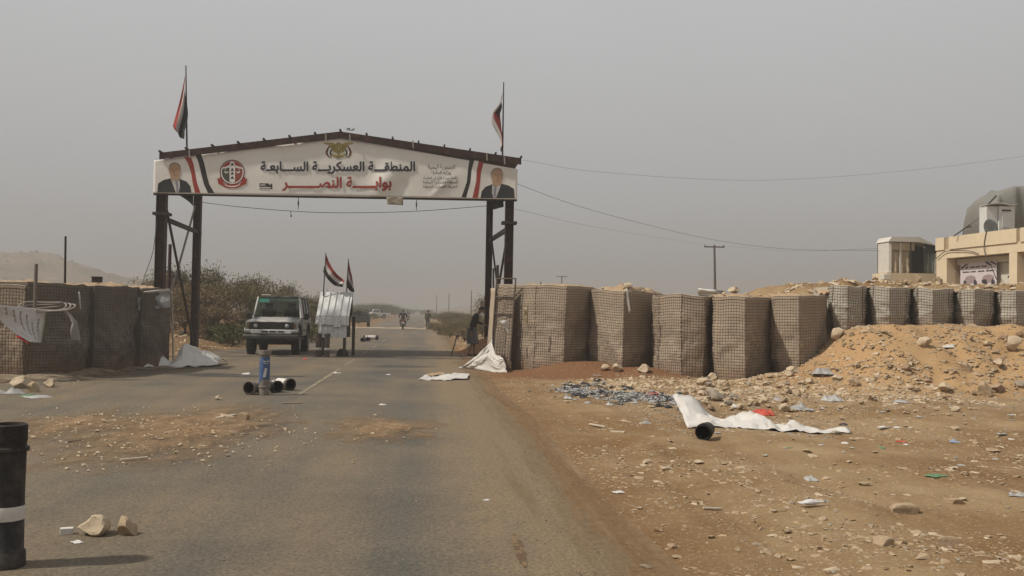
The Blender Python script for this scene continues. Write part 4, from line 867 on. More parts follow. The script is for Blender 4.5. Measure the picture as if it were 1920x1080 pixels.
def wheel(parent, c, r=0.39, w_=0.24, name='wheel'):
    wh = MB(); s = 1 if c[0] > 0 else -1
    wh.lathe([(r*0.58, -w_/2), (r*0.9, -w_/2), (r*0.985, -w_/2+.03), (r, -w_/4), (r, w_/4), (r*0.985, w_/2-.03), (r*0.9, w_/2), (r*0.58, w_/2)], 28, c, axis='X'); o = wh.build(name, RUB, parent, smooth=35)
    rm = MB(); rm.lathe([(r*0.58, s*w_*0.5), (r*0.52, s*w_*0.42), (r*0.5, s*w_*0.2), (r*0.24, s*w_*0.26), (r*0.18, s*w_*0.42), (0.001, s*w_*0.43)], 20, c, axis='X'); rm.build('rim', RIM, o, smooth=35)
    rm = MB(); rm.lathe([(r*0.58, -s*w_*0.5), (r*0.5, -s*w_*0.3), (0.001, -s*w_*0.3)], 20, c, axis='X'); rm.build('rim_back', BLK, o)
    tr = MB()
    for k in range(26):
        a = 2*math.pi*k/26; tr.box((c[0]+(0.055 if k % 2 else -0.055), c[1]+r*math.cos(a), c[2]+r*math.sin(a)), (w_*0.42, 0.05, 0.05), mat=Matrix.Rotation(a, 3, 'X'))
    tt = tr.build('tread', RUB, o); tt['kind'] = 'stuff'; return o
def car():
    p = G(513, 667); org = Vector((p.x, p.y+0.05, 0.006))
    c = thing('offroad_car', 'silver and white off-road car with dark roof facing the camera', 'car', org+Vector((-.13, .1, 0)), rad(1.0)); c.scale = (1.10, 1.10, 1.12)
    def part(nm, mt, bev=0.02, smooth=35, parent=c, **k):
        return m_.build(nm, mt, parent, smooth=smooth, bevel=bev, **k)
    hw = 0.80
    # lower cabin tub with wheel arch cut rear, doors
    m_ = MB(); prof = [(1.34, 0.55), (2.95, 0.55), (3.02, 0.80), (3.18, 0.93), (3.52, 0.93), (3.70, 0.80), (3.78, 0.58), (4.30, 0.60), (4.34, 1.12), (1.34, 1.14)]
    m_.prism([(-hw, y, z) for y, z in prof], (2*hw, 0, 0)); part('body', PAINT_S, 0.03)
    # front wings with arch
    for s in (-1, 1):
        m_ = MB(); pf = [(0.10, 0.66), (0.28, 0.66), (0.36, 0.84), (0.54, 0.92), (0.92, 0.92), (1.10, 0.80), (1.18, 0.56), (1.36, 0.56), (1.36, 1.12), (0.06, 1.04)]
        m_.prism([(s*0.56, y, z) for y, z in pf], (s*0.23, 0, 0)); part('front_wing', PAINT_S, 0.025)
        m_ = MB(); arch = [(0.30+0.43*(1-math.cos(a)), 0.58+0.40*math.sin(a)) for a in np.linspace(0.15, math.pi-0.1, 10)]
        m_.tube([(s*0.80, y+0.0, z-0.02) for y, z in arch], 0.035, 6); part('arch_flare', BLK, 0)
        m_ = MB(); m_.tube([(s*0.81, 2.92+0.43*(1-math.cos(a)), 0.56+0.40*math.sin(a)) for a in np.linspace(0.15, math.pi-0.1, 10)], 0.035, 6); part('arch_flare', BLK, 0)
        m_ = MB(); m_.box((s*0.72, 1.9, 0.47), (0.12, 1.2, 0.04)); part('side_step', BLK, 0.01)
        m_ = MB(); m_.box((s*0.803, 2.05, 0.82), (0.012, 1.05, 0.44)); d_ = part('door', PAINT_S, 0.01)
        m_ = MB(); m_.box((s*0.816, 2.42, 0.96), (0.02, 0.14, 0.03)); part('handle', BLK, 0.005, parent=d_)
        m_ = MB(); m_.box((s*0.812, 1.9, 0.74), (0.016, 2.2, 0.035)); part('side_strip', BLK, 0)
        # pillars
        for y0_, y1_, w_ in ((1.36, 1.70, 0.07), (2.56, 2.60, 0.09), (3.35, 3.35, 0.07), (4.26, 4.20, 0.10)):
            m_ = MB(); m_.beam((s*0.765, y0_, 1.12), (s*0.665, y1_, 1.80), 0.05, w_, up=(0, 1, 0)); part('pillar', PAINT_W if y0_ < 2 else PAINT_S, 0.008)
        for ya, yb, yc, yd in ((1.45, 2.53, 2.55, 1.74), (2.64, 3.31, 3.31, 2.66), (3.39, 4.18, 4.14, 3.39)):
            m_ = MB(); m_.prism([(s*0.752, ya, 1.14), (s*0.752, yb, 1.14), (s*0.655, yc, 1.78), (s*0.655, yd, 1.78)], (s*0.006, 0, 0)); part('side_window', GLASS, 0, False)
        m_ = MB(); m_.box((s*0.93, 1.47, 1.19), (0.15, 0.05, 0.20)); m_.box((s*0.83, 1.47, 1.13), (0.1, 0.03, 0.03)); part('mirror', BLK, 0.015)
    # bonnet
    m_ = MB()
    def hood(u, v):
        x = (u-0.5)*2*0.66; y = 0.04+1.34*v; return (x, y, 1.035+0.095*v+0.03*(1-(u*2-1)**4)*(0.3+0.7*v)+0.012*math.cos((u-0.5)*6*math.pi)*0.4-(0.02 if v == 0 else 0))
    m_.grid(hood, 18, 14); part('bonnet', M('bonnet_paint', (0.43, 0.42, 0.40), var=0.15, scale=3, rough=0.4, col2=(0.33, 0.28, 0.22), amt=0.35, scale2=3, sharp=.35, bump=0, spec=.5), 0, True, solid=0.02)
    m_ = MB(); m_.box((0.0, 0.5, 0.86), (1.10, 0.8, 0.30)); part('engine_bay', BLK, 0)
    m_ = MB(); m_.box((-.12, 0.12, 1.062), (0.16, 0.05, 0.02)); m_.box((0.38, 0.20, 1.065), (0.28, 0.10, 0.018)); part('bonnet_patch', PAINT_W, 0.004)
    # front face
    m_ = MB(); m_.box((0, 0.07, 0.905), (1.36, 0.06, 0.25)); gr = part('grille', BLK, 0.02)
    for k in range(5):
        m_ = MB(); m_.box((0, 0.033, 0.83+0.04*k), (0.70, 0.02, 0.014)); part('grille_bar', M('grille_grey', (0.05, 0.05, 0.05), bump=0), 0, parent=gr)
    for s in (-1, 1):
        m_ = MB(); m_.lathe([(0.001, 0.005), (0.05, 0.01), (0.068, 0.03), (0.076, 0.06)], 20, (s*0.48, 0.0, 0.905), axis='Y'); h_ = part('headlight', LAMP, 0, True)
        m_ = MB(); m_.lathe([(0.07, 0.02), (0.09, 0.02), (0.09, 0.06)], 20, (s*0.48, 0.0, 0.905), axis='Y'); part('lamp_ring', BLK, 0, parent=h_)
        m_ = MB(); m_.box((s*0.70, 0.08, 0.90), (0.10, 0.06, 0.14)); part('indicator', INDIC, 0.015)
        m_ = MB(); m_.prism([(s*0.46, 0.02, 0.78), (s*0.80, 0.02, 0.79), (s*0.83, 0.05, 0.86), (s*0.83, 0.05, 0.72), (s*0.46, 0.02, 0.69)], (0, 0.10, 0)); part('corner_panel', PAINT_W, 0.012)
    m_ = MB(); m_.box((0, 0.055, 0.725), (1.24, 0.09, 0.13)); va = part('valance', PAINT_W, 0.02)
    for x_ in (-0.20, 0.05, 0.30):
        m_ = MB(); m_.box((x_, 0.004, 0.728), (0.20, 0.02, 0.045)); part('valance_slot', BLK, 0, parent=va)
    m_ = MB(); m_.prism([(-0.84, -0.10, 0.48), (-0.84, -0.14, 0.52), (-0.84, -0.14, 0.62), (-0.84, -0.06, 0.64), (-0.84, 0.06, 0.64), (-0.84, 0.06, 0.48)], (1.68, 0, 0)); part('bumper', M('dark_bumper', (0.05, 0.046, 0.042), var=0.2, rough=0.5, col2=(0.12, 0.1, 0.08), amt=0.25, scale2=4), 0.025)
    m_ = MB(); m_.box((0, 0.5, 0.42), (0.9, 0.7, 0.12)); m_.box((-0.05, 2.4, 0.45), (0.8, 3.4, 0.14)); m_.tube([(-0.6, 0.75, 0.36), (0.6, 0.75, 0.36)], 0.055, 8); m_.lathe([(0.001, -0.1), (0.13, -0.06), (0.13, 0.06), (0.001, 0.1)], 10, (-0.28, 0.75, 0.34), axis='X'); m_.beam((0.3, -0.02, 0.5), (0.3, 0.0, 0.40), 0.05, 0.05); part('chassis', BLK, 0)
    # windscreen, roof, rear
    m_ = MB(); m_.prism([(-0.70, 1.37, 1.15), (0.70, 1.37, 1.15), (0.62, 1.70, 1.79), (-0.62, 1.70, 1.79)], (0, 0.006, 0)); ws = part('windscreen', GLASS, 0, False)
    m_ = MB(); m_.prism([(-0.625, 1.672, 1.755), (0.625, 1.672, 1.755), (0.615, 1.69, 1.79), (-0.615, 1.69, 1.79)], (0, 0.004, 0)); m_.prism([(-0.645, 1.615, 1.64), (-0.30, 1.615, 1.64), (-0.30, 1.668, 1.75), (-0.625, 1.668, 1.75)], (0, 0.004, 0)); part('sun_strip', SHADE, 0, False, parent=ws)
    for xa, xb in ((-0.1, 0.12), (-0.45, -0.25), (0.35, 0.55)):
        m_ = MB(); m_.tube([(xa, 1.34, 1.165), (xb, 1.40, 1.24)], 0.008, 5); part('wiper', BLK, 0, parent=ws)
    m_ = MB(); m_.box((0, 1.36, 1.14), (1.42, 0.06, 0.05)); part('scuttle', PAINT_S, 0.01)
    m_ = MB(); m_.grid(lambda u, v: ((u-0.5)*1.36, 1.66+2.6*v, 1.80+0.075*(1-abs(u*2-1)**3)*(1-abs(v*2-1)**6)), 16, 16); m_.box((0, 2.96, 1.795), (1.36, 2.58, 0.03)); part('roof', ROOF_B, 0, 40)
    m_ = MB(); m_.box((-.42, 1.80, 1.875), (0.30, 0.10, 0.03)); part('roof_light', PAINT_W, 0.01)
    m_ = MB(); m_.prism([(-0.7, 4.24, 1.14), (0.7, 4.24, 1.14), (0.62, 4.2, 1.78), (-0.62, 4.2, 1.78)], (0, 0.006, 0)); part('rear_window', GLASS, 0, False)
    m_ = MB(); m_.box((0, 1.5, 1.09), (1.36, 0.28, 0.12)); part('dashboard', BLK, 0.02)
    m_ = MB(); m_.box((0, 2.8, 0.7), (1.3, 2.6, 0.1)); part('floor_pan', BLK, 0)
    for x_ in (-0.38, 0.38):
        m_ = MB(); m_.box((x_, 2.25, 1.10), (0.48, 0.14, 0.66)); m_.box((x_, 2.27, 1.52), (0.26, 0.10, 0.20)); m_.box((x_, 2.02, 0.86), (0.48, 0.5, 0.14)); part('seat', SEAT, 0.04)
    m_ = MB(); m_.box((0, 3.3, 0.98), (1.2, 0.15, 0.36)); part('rear_seat', SEAT, 0.04)
    m_ = MB(); m_.tube([(0.38+0.19*math.cos(a), 1.72+0.06*math.sin(a), 1.22+0.17*math.sin(a)) for a in np.linspace(0, 2*math.pi, 18)], 0.014, 6); part('steering_wheel', BLK, 0)
    m_ = MB(); m_.box((0.30, 1.47, 1.175), (0.34, 0.16, 0.03)); part('papers', PAINT_W, 0)
    for x_, y_ in ((-0.70, 0.73), (0.70, 0.73), (-0.70, 3.35), (0.70, 3.35)): wheel(c, (x_, y_, 0.39))
    return c
car()

# ================================================================ FAR VEHICLES
def pickup(label, loc, rz, paint, far=True):
    c = thing('pickup_truck', label, 'pickup', loc, rz)
    def bld(m_, nm, mt, par=c, bev=0.02, **k): return m_.build(nm, mt, par, smooth=35, bevel=bev, **k)
    hw = 0.82
    m_ = MB(); pr = [(0.0, 0.5), (0.45, 0.5), (0.5, 0.75), (0.7, 0.85), (0.98, 0.85), (1.15, 0.72), (1.2, 0.48), (3.5, 0.48), (3.55, 0.75), (3.75, 0.87), (4.0, 0.87), (4.2, 0.75), (4.25, 0.52), (5.1, 0.55), (5.12, 1.08), (3.2, 1.08), (3.15, 1.12), (1.5, 1.12), (1.4, 1.02), (0.1, 0.95)]
    m_.prism([(-hw, y, z) for y, z in pr], (2*hw, 0, 0)); bld(m_, 'body', paint)
    m_ = MB(); cb = [(1.45, 1.10), (1.95, 1.66), (2.95, 1.68), (3.15, 1.10)]
    m_.add([(-.74, 1.45, 1.1), (.74, 1.45, 1.1), (.62, 1.95, 1.68), (-.62, 1.95, 1.68), (-.62, 2.95, 1.70), (.62, 2.95, 1.70), (.74, 3.15, 1.1), (-.74, 3.15, 1.1)], [(3, 2, 5, 4), (0, 3, 4, 7), (1, 6, 5, 2), (0, 1, 2, 3), (4, 5, 6, 7)]); bld(m_, 'cab', paint)
    m_ = MB(); m_.add([(-.66, 1.475, 1.16), (.66, 1.475, 1.16), (.58, 1.90, 1.62), (-.58, 1.90, 1.62)], [(0, 1, 2, 3)]); bld(m_, 'windscreen', BLK, bev=0)
    for s in (-1, 1):
        for ya, yb, yc, yd in ((1.66, 2.28, 2.28, 2.0), (2.36, 3.0, 2.88, 2.36)):
            m_ = MB(); m_.prism([(s*.745, ya, 1.16), (s*.745, yb, 1.16), (s*.645, yc, 1.60), (s*.645, yd, 1.60)], (s*.008, 0, 0)); bld(m_, 'side_window', BLK, bev=0)
        m_ = MB(); m_.box((s*.6, 0.0, .8), (.3, .04, .14)); bld(m_, 'headlight', LAMP, bev=.01)
    m_ = MB(); m_.box((0, -.05, .56), (1.6, .12, .18)); bld(m_, 'bumper', BLK)
    m_ = MB(); m_.box((0, 4.15, 1.088), (1.44, 1.7, .016)); bld(m_, 'cargo_bed', BLK, bev=0)
    for x_, y_ in ((-.7, .85), (.7, .85), (-.7, 3.88), (.7, 3.88)): wheel(c, (x_, y_, .36), .36, .22)
    return c
pk = G(706, 598.5); pickup('white pickup truck parked beside the far road', (-11.3, 182, 0.15), rad(-76), PAINT_W)
OLIVE = M('dark_olive_paint', (0.05, 0.046, 0.036), var=0.25, rough=0.7, bump=0)
tk = G(680, 614); tr_ = pickup('dark olive pickup truck seen from behind, half hidden by the tin booth', (tk.x-.35, tk.y-1, 0.006), rad(182), OLIVE)
tr_.location.y += 5.0
m_ = MB(); m_.grid(lambda u, v: (-.8+1.6*u, 3.2+1.9*v, 1.25+0.35*math.sin(math.pi*u)**.4+0.04*fbm(u*4, v*4, 1)), 10, 6); m_.build('canvas_cover', M('dusty_canvas', (0.2, 0.17, 0.11)), tr_, smooth=True, solid=0.01)
def motorbike(label, loc, rz, k=1.0):
    c = thing('motorcycle', label, 'motorcycle', loc, rz); 
    for y_, r_ in ((0.0, .29), (-1.25, .30)):
        m_ = MB(); m_.tube([(0, y_+r_*math.cos(a), r_+.02+r_*math.sin(a)) for a in np.linspace(0, 2*math.pi, 25)], .05, 8, False); wv = m_.build('wheel', RUB, c, smooth=True)
        m_ = MB(); m_.lathe([(r_*.8, -.012), (r_*.8, .012)], 20, (0, y_, r_+.02), axis='X')
        for q in range(8): a = q*math.pi/4; m_.tube([(0, y_, r_+.02), (0, y_+r_*.85*math.cos(a), r_+.02+r_*.85*math.sin(a))], .006, 4)
        m_.build('rim', RIM, wv)
    m_ = MB(); m_.tube([(0, 0.0, .31), (0, -.25, .7), (0, -.32, .95)], .03, 6); m_.build('fork', RIM, c)
    m_ = MB(); m_.tube([(-.36, -.42, 1.03), (-.15, -.33, 1.0), (.15, -.33, 1.0), (.36, -.42, 1.03)], .016, 6); m_.build('handlebar', BLK, c)
    m_ = MB(); m_.lathe([(.01, -.30), (.13, -.22), (.16, 0), (.12, .2), (.01, .26)], 12, (0, -.52, .80), axis='Y'); m_.build('fuel_tank', M('tank_red', (0.2, .03, .02), rough=.4, bump=0), c, smooth=True)
    m_ = MB(); m_.box((0, -1.02, .78), (.26, .66, .09)); m_.build('seat', BLK, c, bevel=.03)
    m_ = MB(); m_.box((0, -.6, .42), (.24, .42, .34)); m_.tube([(.14, -.5, .35), (.16, -1.45, .36)], .045, 8); m_.build('engine', STEEL_D, c, bevel=.03)
    m_ = MB(); m_.tube([(0, -.4, .75), (0, -1.25, .55), (0, -1.25, .32)], .03, 6); m_.build('frame', BLK, c)
    m_ = MB(); m_.grid(lambda u, v: ((u-.5)*.16, -1.25-.36*math.sin(v*1.7), .32+.36*math.cos(v*1.7-.1)), 2, 8); m_.build('mudguard', BLK, c, solid=.008)
    m_ = MB(); m_.box((0, -1.47, .74), (.15, .05, .09)); m_.build('tail_light', M('tail_red', (.5, .03, .02), rough=.3, bump=0), c, bevel=.01)
    m_ = MB(); m_.box((0, -1.60, .58), (.2, .012, .15)); m_.build('number_plate', LBL_W, c)
    return c
mb1 = G(752.5, 618); motorbike('motorcycle ridden away up the middle of the road', (mb1.x+.05, mb1.y+1.55, .006), rad(4))
mb2 = P(764.5, 600.5, 150); motorbike('small distant motorcycle ahead of the nearer rider', (mb2.x, 150, .006), rad(0))
# ================================================================ PEOPLE
def skin_mesh(name, V, Ed, R, mat, parent, sub=1):
    me = bpy.data.meshes.new(name); me.from_pydata(V, Ed, []); o = bpy.data.objects.new(name, me); COL.objects.link(o)
    md = o.modifiers.new('k', 'SKIN'); md.use_smooth_shade = True
    sv = me.skin_vertices[0].data
    for i, r in enumerate(R): sv[i].radius = (r, r) if not hasattr(r, '__len__') else r
    sv[0].use_root = True
    m2 = o.modifiers.new('s', 'SUBSURF'); m2.levels = sub; m2.render_levels = sub
    dg = bpy.context.evaluated_depsgraph_get(); m3 = bpy.data.meshes.new_from_object(o.evaluated_get(dg)); m3.name = name
    bpy.data.objects.remove(o); m3.materials.clear(); m3.materials.append(mat); m3.polygons.foreach_set('use_smooth', [True]*len(m3.polygons))
    ob = bpy.data.objects.new(name, m3); COL.objects.link(ob); ob.parent = parent; return ob
SKIN = M('skin_brown', (0.20, 0.11, 0.07), bump=0, rough=0.6); HAIR = M('hair_black', (0.012, 0.01, 0.01), bump=0); CL_K = M('cloth_black', (0.018, 0.017, 0.019), var=0.3, scale=8); CL_G = M('cloth_greyblue', (0.085, 0.08, 0.085), var=0.25, scale=9, col2=(0.2, 0.18, 0.17), amt=0.25, scale2=8); CL_O = M('cloth_olive', (0.045, 0.04, 0.025), var=0.3, scale=8); CL_B = M('cloth_brown', (0.10, 0.055, 0.035), var=0.2); SHOE = M('shoe_dark', (0.02, 0.017, 0.015), bump=0)
def person(label, loc, rz, J, top, legs, skirt=None, bare_feet=False, cat='person', rad_top=1.0):
    c = thing('person', label, cat, loc, rz)
    j = {k: Vector(v) for k, v in J.items()}
    V = []; R = []; E_ = []; ix = {}
    def add(k, p, r, par=None):
        ix[k] = len(V); V.append(tuple(p)); R.append(r)
        if par: E_.append((ix[par], ix[k]))
    add('pelvis', j['pelvis'], .11); add('spine', j['pelvis'].lerp(j['chest'], .5), .10, 'pelvis'); add('chest', j['chest'], .12, 'spine'); add('neck', j['neck'], .05, 'chest')
    hd = (j['head']-j['neck']); add('jaw', j['neck']+hd*.55, .068, 'neck'); add('head', j['head'], .092, 'jaw'); add('crown', j['head']+hd.normalized()*.07, .07, 'head')
    for s in 'lr':
        add('sh'+s, j['sh'+s], .055, 'chest'); add('el'+s, j['el'+s], .04, 'sh'+s); add('wr'+s, j['wr'+s], .028, 'el'+s)
        add('hip'+s, j['hip'+s], .085, 'pelvis'); add('kn'+s, j['kn'+s], .055, 'hip'+s); add('an'+s, j['an'+s], .036, 'kn'+s); add('toe'+s, j['toe'+s], .035, 'an'+s)
        d = (j['wr'+s]-j['el'+s]).normalized(); sd = d.cross(Vector((0, 1, 0.2))).normalized(); add('palm'+s, j['wr'+s]+d*.06, .026, 'wr'+s)
        for k in range(4): add('f%d%s' % (k, s), j['wr'+s]+d*(.10+.012*(k in (1, 2)))+sd*(.024*(k-1.5)), .0085, 'palm'+s); add('g%d%s' % (k, s), j['wr'+s]+d*(.145+.014*(k in (1, 2)))+sd*(.022*(k-1.5))+Vector((0, 0, -.012)), .0075, 'f%d%s' % (k, s))
        add('t'+s, j['wr'+s]+d*.06+sd*.05, .009, 'palm'+s)
    b = skin_mesh('body', V, E_, R, SKIN, c)
    fw = Vector(J['face']).normalized(); upv = hd.normalized(); rt = fw.cross(upv).normalized(); H0 = j['head']
    m_ = MB(); m_.add([H0+fw*.088+upv*.01-rt*.012, H0+fw*.088+upv*.01+rt*.012, H0+fw*.115-upv*.03, H0+fw*.09-upv*.04-rt*.016, H0+fw*.09-upv*.04+rt*.016], [(0, 1, 2), (0, 2, 3), (1, 4, 2), (3, 2, 4)]); m_.build('nose', SKIN, c)
    for s in (-1, 1):
        m_ = MB(); e0 = H0+fw*.083+rt*s*.034+upv*.012; m_.add([e0-rt*.014, e0-upv*.007, e0+rt*.014, e0+upv*.007], [(0, 1, 2, 3)]); m_.build('eye', HAIR, c)
        m_ = MB(); e0 = H0+rt*s*.094; m_.lathe([(.001, -.012), (.022, -.006), (.022, .006), (.001, .012)], 8, e0, axis='X'); m_.build('ear', SKIN, c)
    m_ = MB(); m_.grid(lambda u, v: H0+upv*.02+(fw*(math.cos(2*math.pi*u)*.098-.012)+rt*math.sin(2*math.pi*u)*.098)*math.cos(v*1.5)+upv*(.11*math.sin(v*1.5)+.0)-(upv*.05*max(0, -math.cos(2*math.pi*u))*(1-v)), 18, 7); m_.build('hair', HAIR, c, smooth=True)
    q = rad_top; W = [j['pelvis']+Vector((0, 0, -.02)), j['pelvis'].lerp(j['chest'], .5), j['chest'], j['neck'].lerp(j['chest'], .25)]; RW = [.15*q, .145*q, .165*q, .075]; EW = [(0, 1), (1, 2), (2, 3)]
    for s in 'lr':
        i = len(W); W += [j['sh'+s], j['sh'+s].lerp(j['el'+s], .5), j['el'+s], j['el'+s].lerp(j['wr'+s], .9)]; RW += [.082, .07, .058, .048]; EW += [(2, i), (i, i+1), (i+1, i+2), (i+2, i+3)]
    skin_mesh('jacket', [tuple(p) for p in W], EW, RW, top, c)
    W = [j['pelvis']]; RW = [.15]; EW = []
    for s in 'lr':
        i = len(W); W += [j['hip'+s], j['hip'+s].lerp(j['kn'+s], .5), j['kn'+s], j['kn'+s].lerp(j['an'+s], .85)]; RW += [.11, .095, .078, .06]; EW += [(0, i), (i, i+1), (i+1, i+2), (i+2, i+3)]
    if skirt is None: skin_mesh('trousers', [tuple(p) for p in W], EW, RW, legs, c)
    else:
        kn = (j['knl']+j['knr'])/2; m_ = MB()
        def sk_(u, v):
            a = 2*math.pi*u; ctr = (j['pelvis']+Vector((0, 0, .05))).lerp(kn+Vector((0, 0, -skirt)), v); r_ = .165+.05*v; return ctr+Vector((math.cos(a)*r_*(1+.1*math.sin(5*a)*v), math.sin(a)*(r_+.02)*(1+.12*math.sin(4*a+1)*v), 0))
        m_.grid(sk_, 32, 10); m_.build('wrap_skirt', legs, c, smooth=True, solid=.008)
    for s in 'lr':
        d = (j['toe'+s]-j['an'+s]); d.z = 0; d = d.normalized() if d.length > 1e-3 else Vector((0, 1, 0)); a = j['an'+s]
        skin_mesh('shoe', [tuple(a-d*.05+Vector((0, 0, -.045))), tuple(a+d*.06+Vector((0, 0, -.045))), tuple(a+d*.17+Vector((0, 0, -.055)))], [(0, 1), (1, 2)], [.045, .046, .036], SHOE, c)
    return c
gm = G(893, 668); 
pm = person('person in dark jacket and grey wrap stooping beside the right gate post', (gm.x-.16, gm.y, ground_z(gm.x, gm.y)), rad(8), dict(pelvis=(-.02, 0, .98), chest=(.12, 0, 1.42), neck=(.23, 0, 1.58), head=(.32, 0, 1.70), face=(1, -.1, -.5), shl=(.12, .19, 1.48), shr=(.10, -.2, 1.46), ell=(.24, .24, 1.24), elr=(-.06, -.27, 1.17), wrl=(.46, .2, 1.16), wrr=(-.08, -.26, .90), hipl=(-.02, .1, .94), hipr=(-.02, -.1, .94), knl=(.10, .12, .52), knr=(-.02, -.1, .50), anl=(.10, .12, .09), anr=(-.16, -.1, .09), toel=(.26, .12, .03), toer=(0., -.1, .03)), CL_K, CL_G, skirt=.06)
gw = G(802, 617.5)
person('person in dark olive clothes walking on the right road edge far ahead', (gw.x, gw.y, ground_z(gw.x, gw.y)), 0, dict(pelvis=(0, 0, .93), chest=(0, .03, 1.32), neck=(0, .05, 1.48), head=(0, .06, 1.60), face=(0, 1, 0), shl=(-.19, .03, 1.38), shr=(.19, .03, 1.38), ell=(-.25, -.03, 1.12), elr=(.26, .06, 1.14), wrl=(-.22, .12, .92), wrr=(.30, .28, 1.05), hipl=(-.09, 0, .9), hipr=(.09, 0, .9), knl=(-.1, .12, .5), knr=(.1, -.03, .5), anl=(-.1, .05, .09), anr=(.1, -.28, .12), toel=(-.1, .2, .03), toer=(.1, -.15, .03)), CL_O, CL_O, rad_top=1.15)
RIDE = dict(pelvis=(0, -.95, .92), chest=(0, -.82, 1.32), neck=(0, -.76, 1.48), head=(0, -.72, 1.60), face=(0, 1, 0), shl=(-.2, -.8, 1.38), shr=(.2, -.8, 1.38), ell=(-.34, -.66, 1.14), elr=(.34, -.66, 1.14), wrl=(-.34, -.44, 1.07), wrr=(.34, -.44, 1.07), hipl=(-.1, -.92, .88), hipr=(.1, -.92, .88), knl=(-.24, -.52, .72), knr=(.24, -.52, .72), anl=(-.2, -.72, .33), anr=(.2, -.72, .33), toel=(-.2, -.56, .28), toer=(.2, -.56, .28))
person('person in dark clothes riding the nearer motorcycle away', (mb1.x+.05, mb1.y+1.55, .006), rad(4), RIDE, CL_K, CL_B, rad_top=1.15)
person('distant person riding the small motorcycle ahead', (mb2.x, 150, .006), 0, RIDE, CL_G, CL_G)

# ================================================================ SHEETS AND BANNERS LYING ABOUT
SHEET = M('white_vinyl', (0.57, 0.545, 0.51), var=0.07, scale=3, rough=0.5, col2=(0.38, 0.31, 0.23), amt=0.5, scale2=3.0, sharp=0.4, bump=0.05, spec=0.4); SHEETG = M('grey_vinyl', (0.37, 0.36, 0.345), var=0.1, rough=0.5, bump=0.05)
def fold(p, seed, s=2.0, a=0.1):
    """faceted creases"""
    q = Vector((p[0]*s, p[1]*s, seed)); f1, f2 = mn.voronoi(q)[0][0:2]; return a*((f2-f1)-0.3)+a*0.6*mn.noise(q*1.7)
def sheet_obj(name, fn, nu, nv, mat, label, cat, solid=0.004, org=None):
    m_ = MB(); m_.grid(fn, nu, nv); org = org or Vector(fn(.5, .5)); o = m_.build(name, mat, None, (org[0], org[1], 0), smooth=14, solid=solid); return tag(o, label, cat)
# long sheet on the stony ground, left end curled up
a, b = G(1292, 803), G(1598, 812)
def sh1(u, v):
    p = a.lerp(b, u); w_ = 0.55*(1-0.72*u**1.5); x = p.x+0.10*(v-.3); y = p.y+v*w_*1.5+0.15*(1-u)*v
    cu_ = max(0, 1-u/0.2); z = 0.03+0.10*v*(1-u)+fold((x, y), 3, 2.4, 0.09)*(.4+v)+fold((x, y), 9, 6.0, 0.05)+0.05*math.sin(u*11)*(1-u)*.6
    z += 0.18*v**.8*max(0, 1-((u-.06)/.12)**2)**.6 if u < .18 else 0
    x -= 0.06*cu_*v; z += 0.11*cu_*v+0.13*math.exp(-((u-.46)/.07)**2)*v
    return Vector((x, y, max(z, .012)+H(x, y)))
sheet_obj('vinyl_sheet', sh1, 46, 11, SHEET, 'long white vinyl sheet with its left end curled up on stony ground', 'sheet')
# crumpled sheet at the end of the left barriers
a2, b2 = G(262, 694), G(402, 688)
def sh2(u, v):
    p = a2.lerp(b2, u); y = p.y+1.7*v; x = p.x+.12*fbm(u*3, v*3, 1, 4)
    hmp = 0.62*math.exp(-((u-.52)/.16)**2)*math.exp(-((v-.55)/.35)**2)+0.34*math.exp(-((u-.10)/.12)**2)*math.exp(-((v-.5)/.4)**2)+.34*math.exp(-((u-.82)/.18)**2)*math.exp(-((v-.6)/.4)**2)
    z = .02+hmp+fold((x, y), 8, 2.0, .2)*(.35+hmp)+fold((x, y), 3, 5.0, .05); return Vector((x, y, max(z, .012)))
sheet_obj('crumpled_sheet', sh2, 20, 11, SHEET, 'crumpled white sheet heaped at the end of the left gabions', 'sheet')
# sheet slumped against the leaning panel on the right
a3, b3 = G(866, 690), G(950, 702)
def sh3(u, v):
    p = a3.lerp(b3, u); top = P(925-4*u, 628, 26.25); k = v*(1-.9*max(0, u-.55)/.45) if u > .55 else v*(u/.55)**.6
    q = Vector((p.x, p.y, 0)).lerp(Vector((top.x, top.y-.05, top.z)), k)
    z = q.z+.02+fold((q.x*1.2, q.z*1.5), 5, 2.2, .12)*(.3+.7*v)+(.26*math.exp(-((u-.95)/.07)**2)*min(1, v*2.2)); return Vector((q.x+.06*fbm(u*3, v*4, 1, 2), q.y-.12*fold((u*2, v*2), 7, 2, 1.0)-.1*math.sin(v*3), max(z, .015)))
sheet_obj('slumped_sheet', sh3, 22, 15, SHEET, 'white sheet slumped against the narrow panel beside the right gate post', 'sheet')
g4 = G(880, 695); m_ = MB()
# flat boards on the road edge
for k, (c, mt, lb) in enumerate((([(785, 713), (800, 704), (823, 705), (808, 714)], SHEET, 'leftmost white panel lying on the right road edge'), ([(806, 713.5), (818, 703), (850, 704), (846, 715)], LBL_W, 'middle white panel of those lying on the right road edge'), ([(842, 713.5), (850, 702.5), (880, 704.5), (876, 713)], SHEET, 'rightmost white panel lying on the right road edge'), ([(800, 706), (828, 702), (838, 705), (812, 709)], M('cardboard', (0.36, 0.26, 0.16)), 'brown cardboard piece among the white panels on the road edge'))):
    q = [G(x, y) for x, y in c]; m_ = MB(); m_.grid(lambda u, v: q[0].lerp(q[3], u).lerp(q[1].lerp(q[2], u), v)+Vector((0, 0, .02+.012*k+.03*fbm(u*2, v*2, 1, k))), 6, 6); tag(m_.build('flat_panel', mt, None, (q[0].x, q[0].y, 0), solid=.012), lb, 'panel', 'flat panels on the road edge')
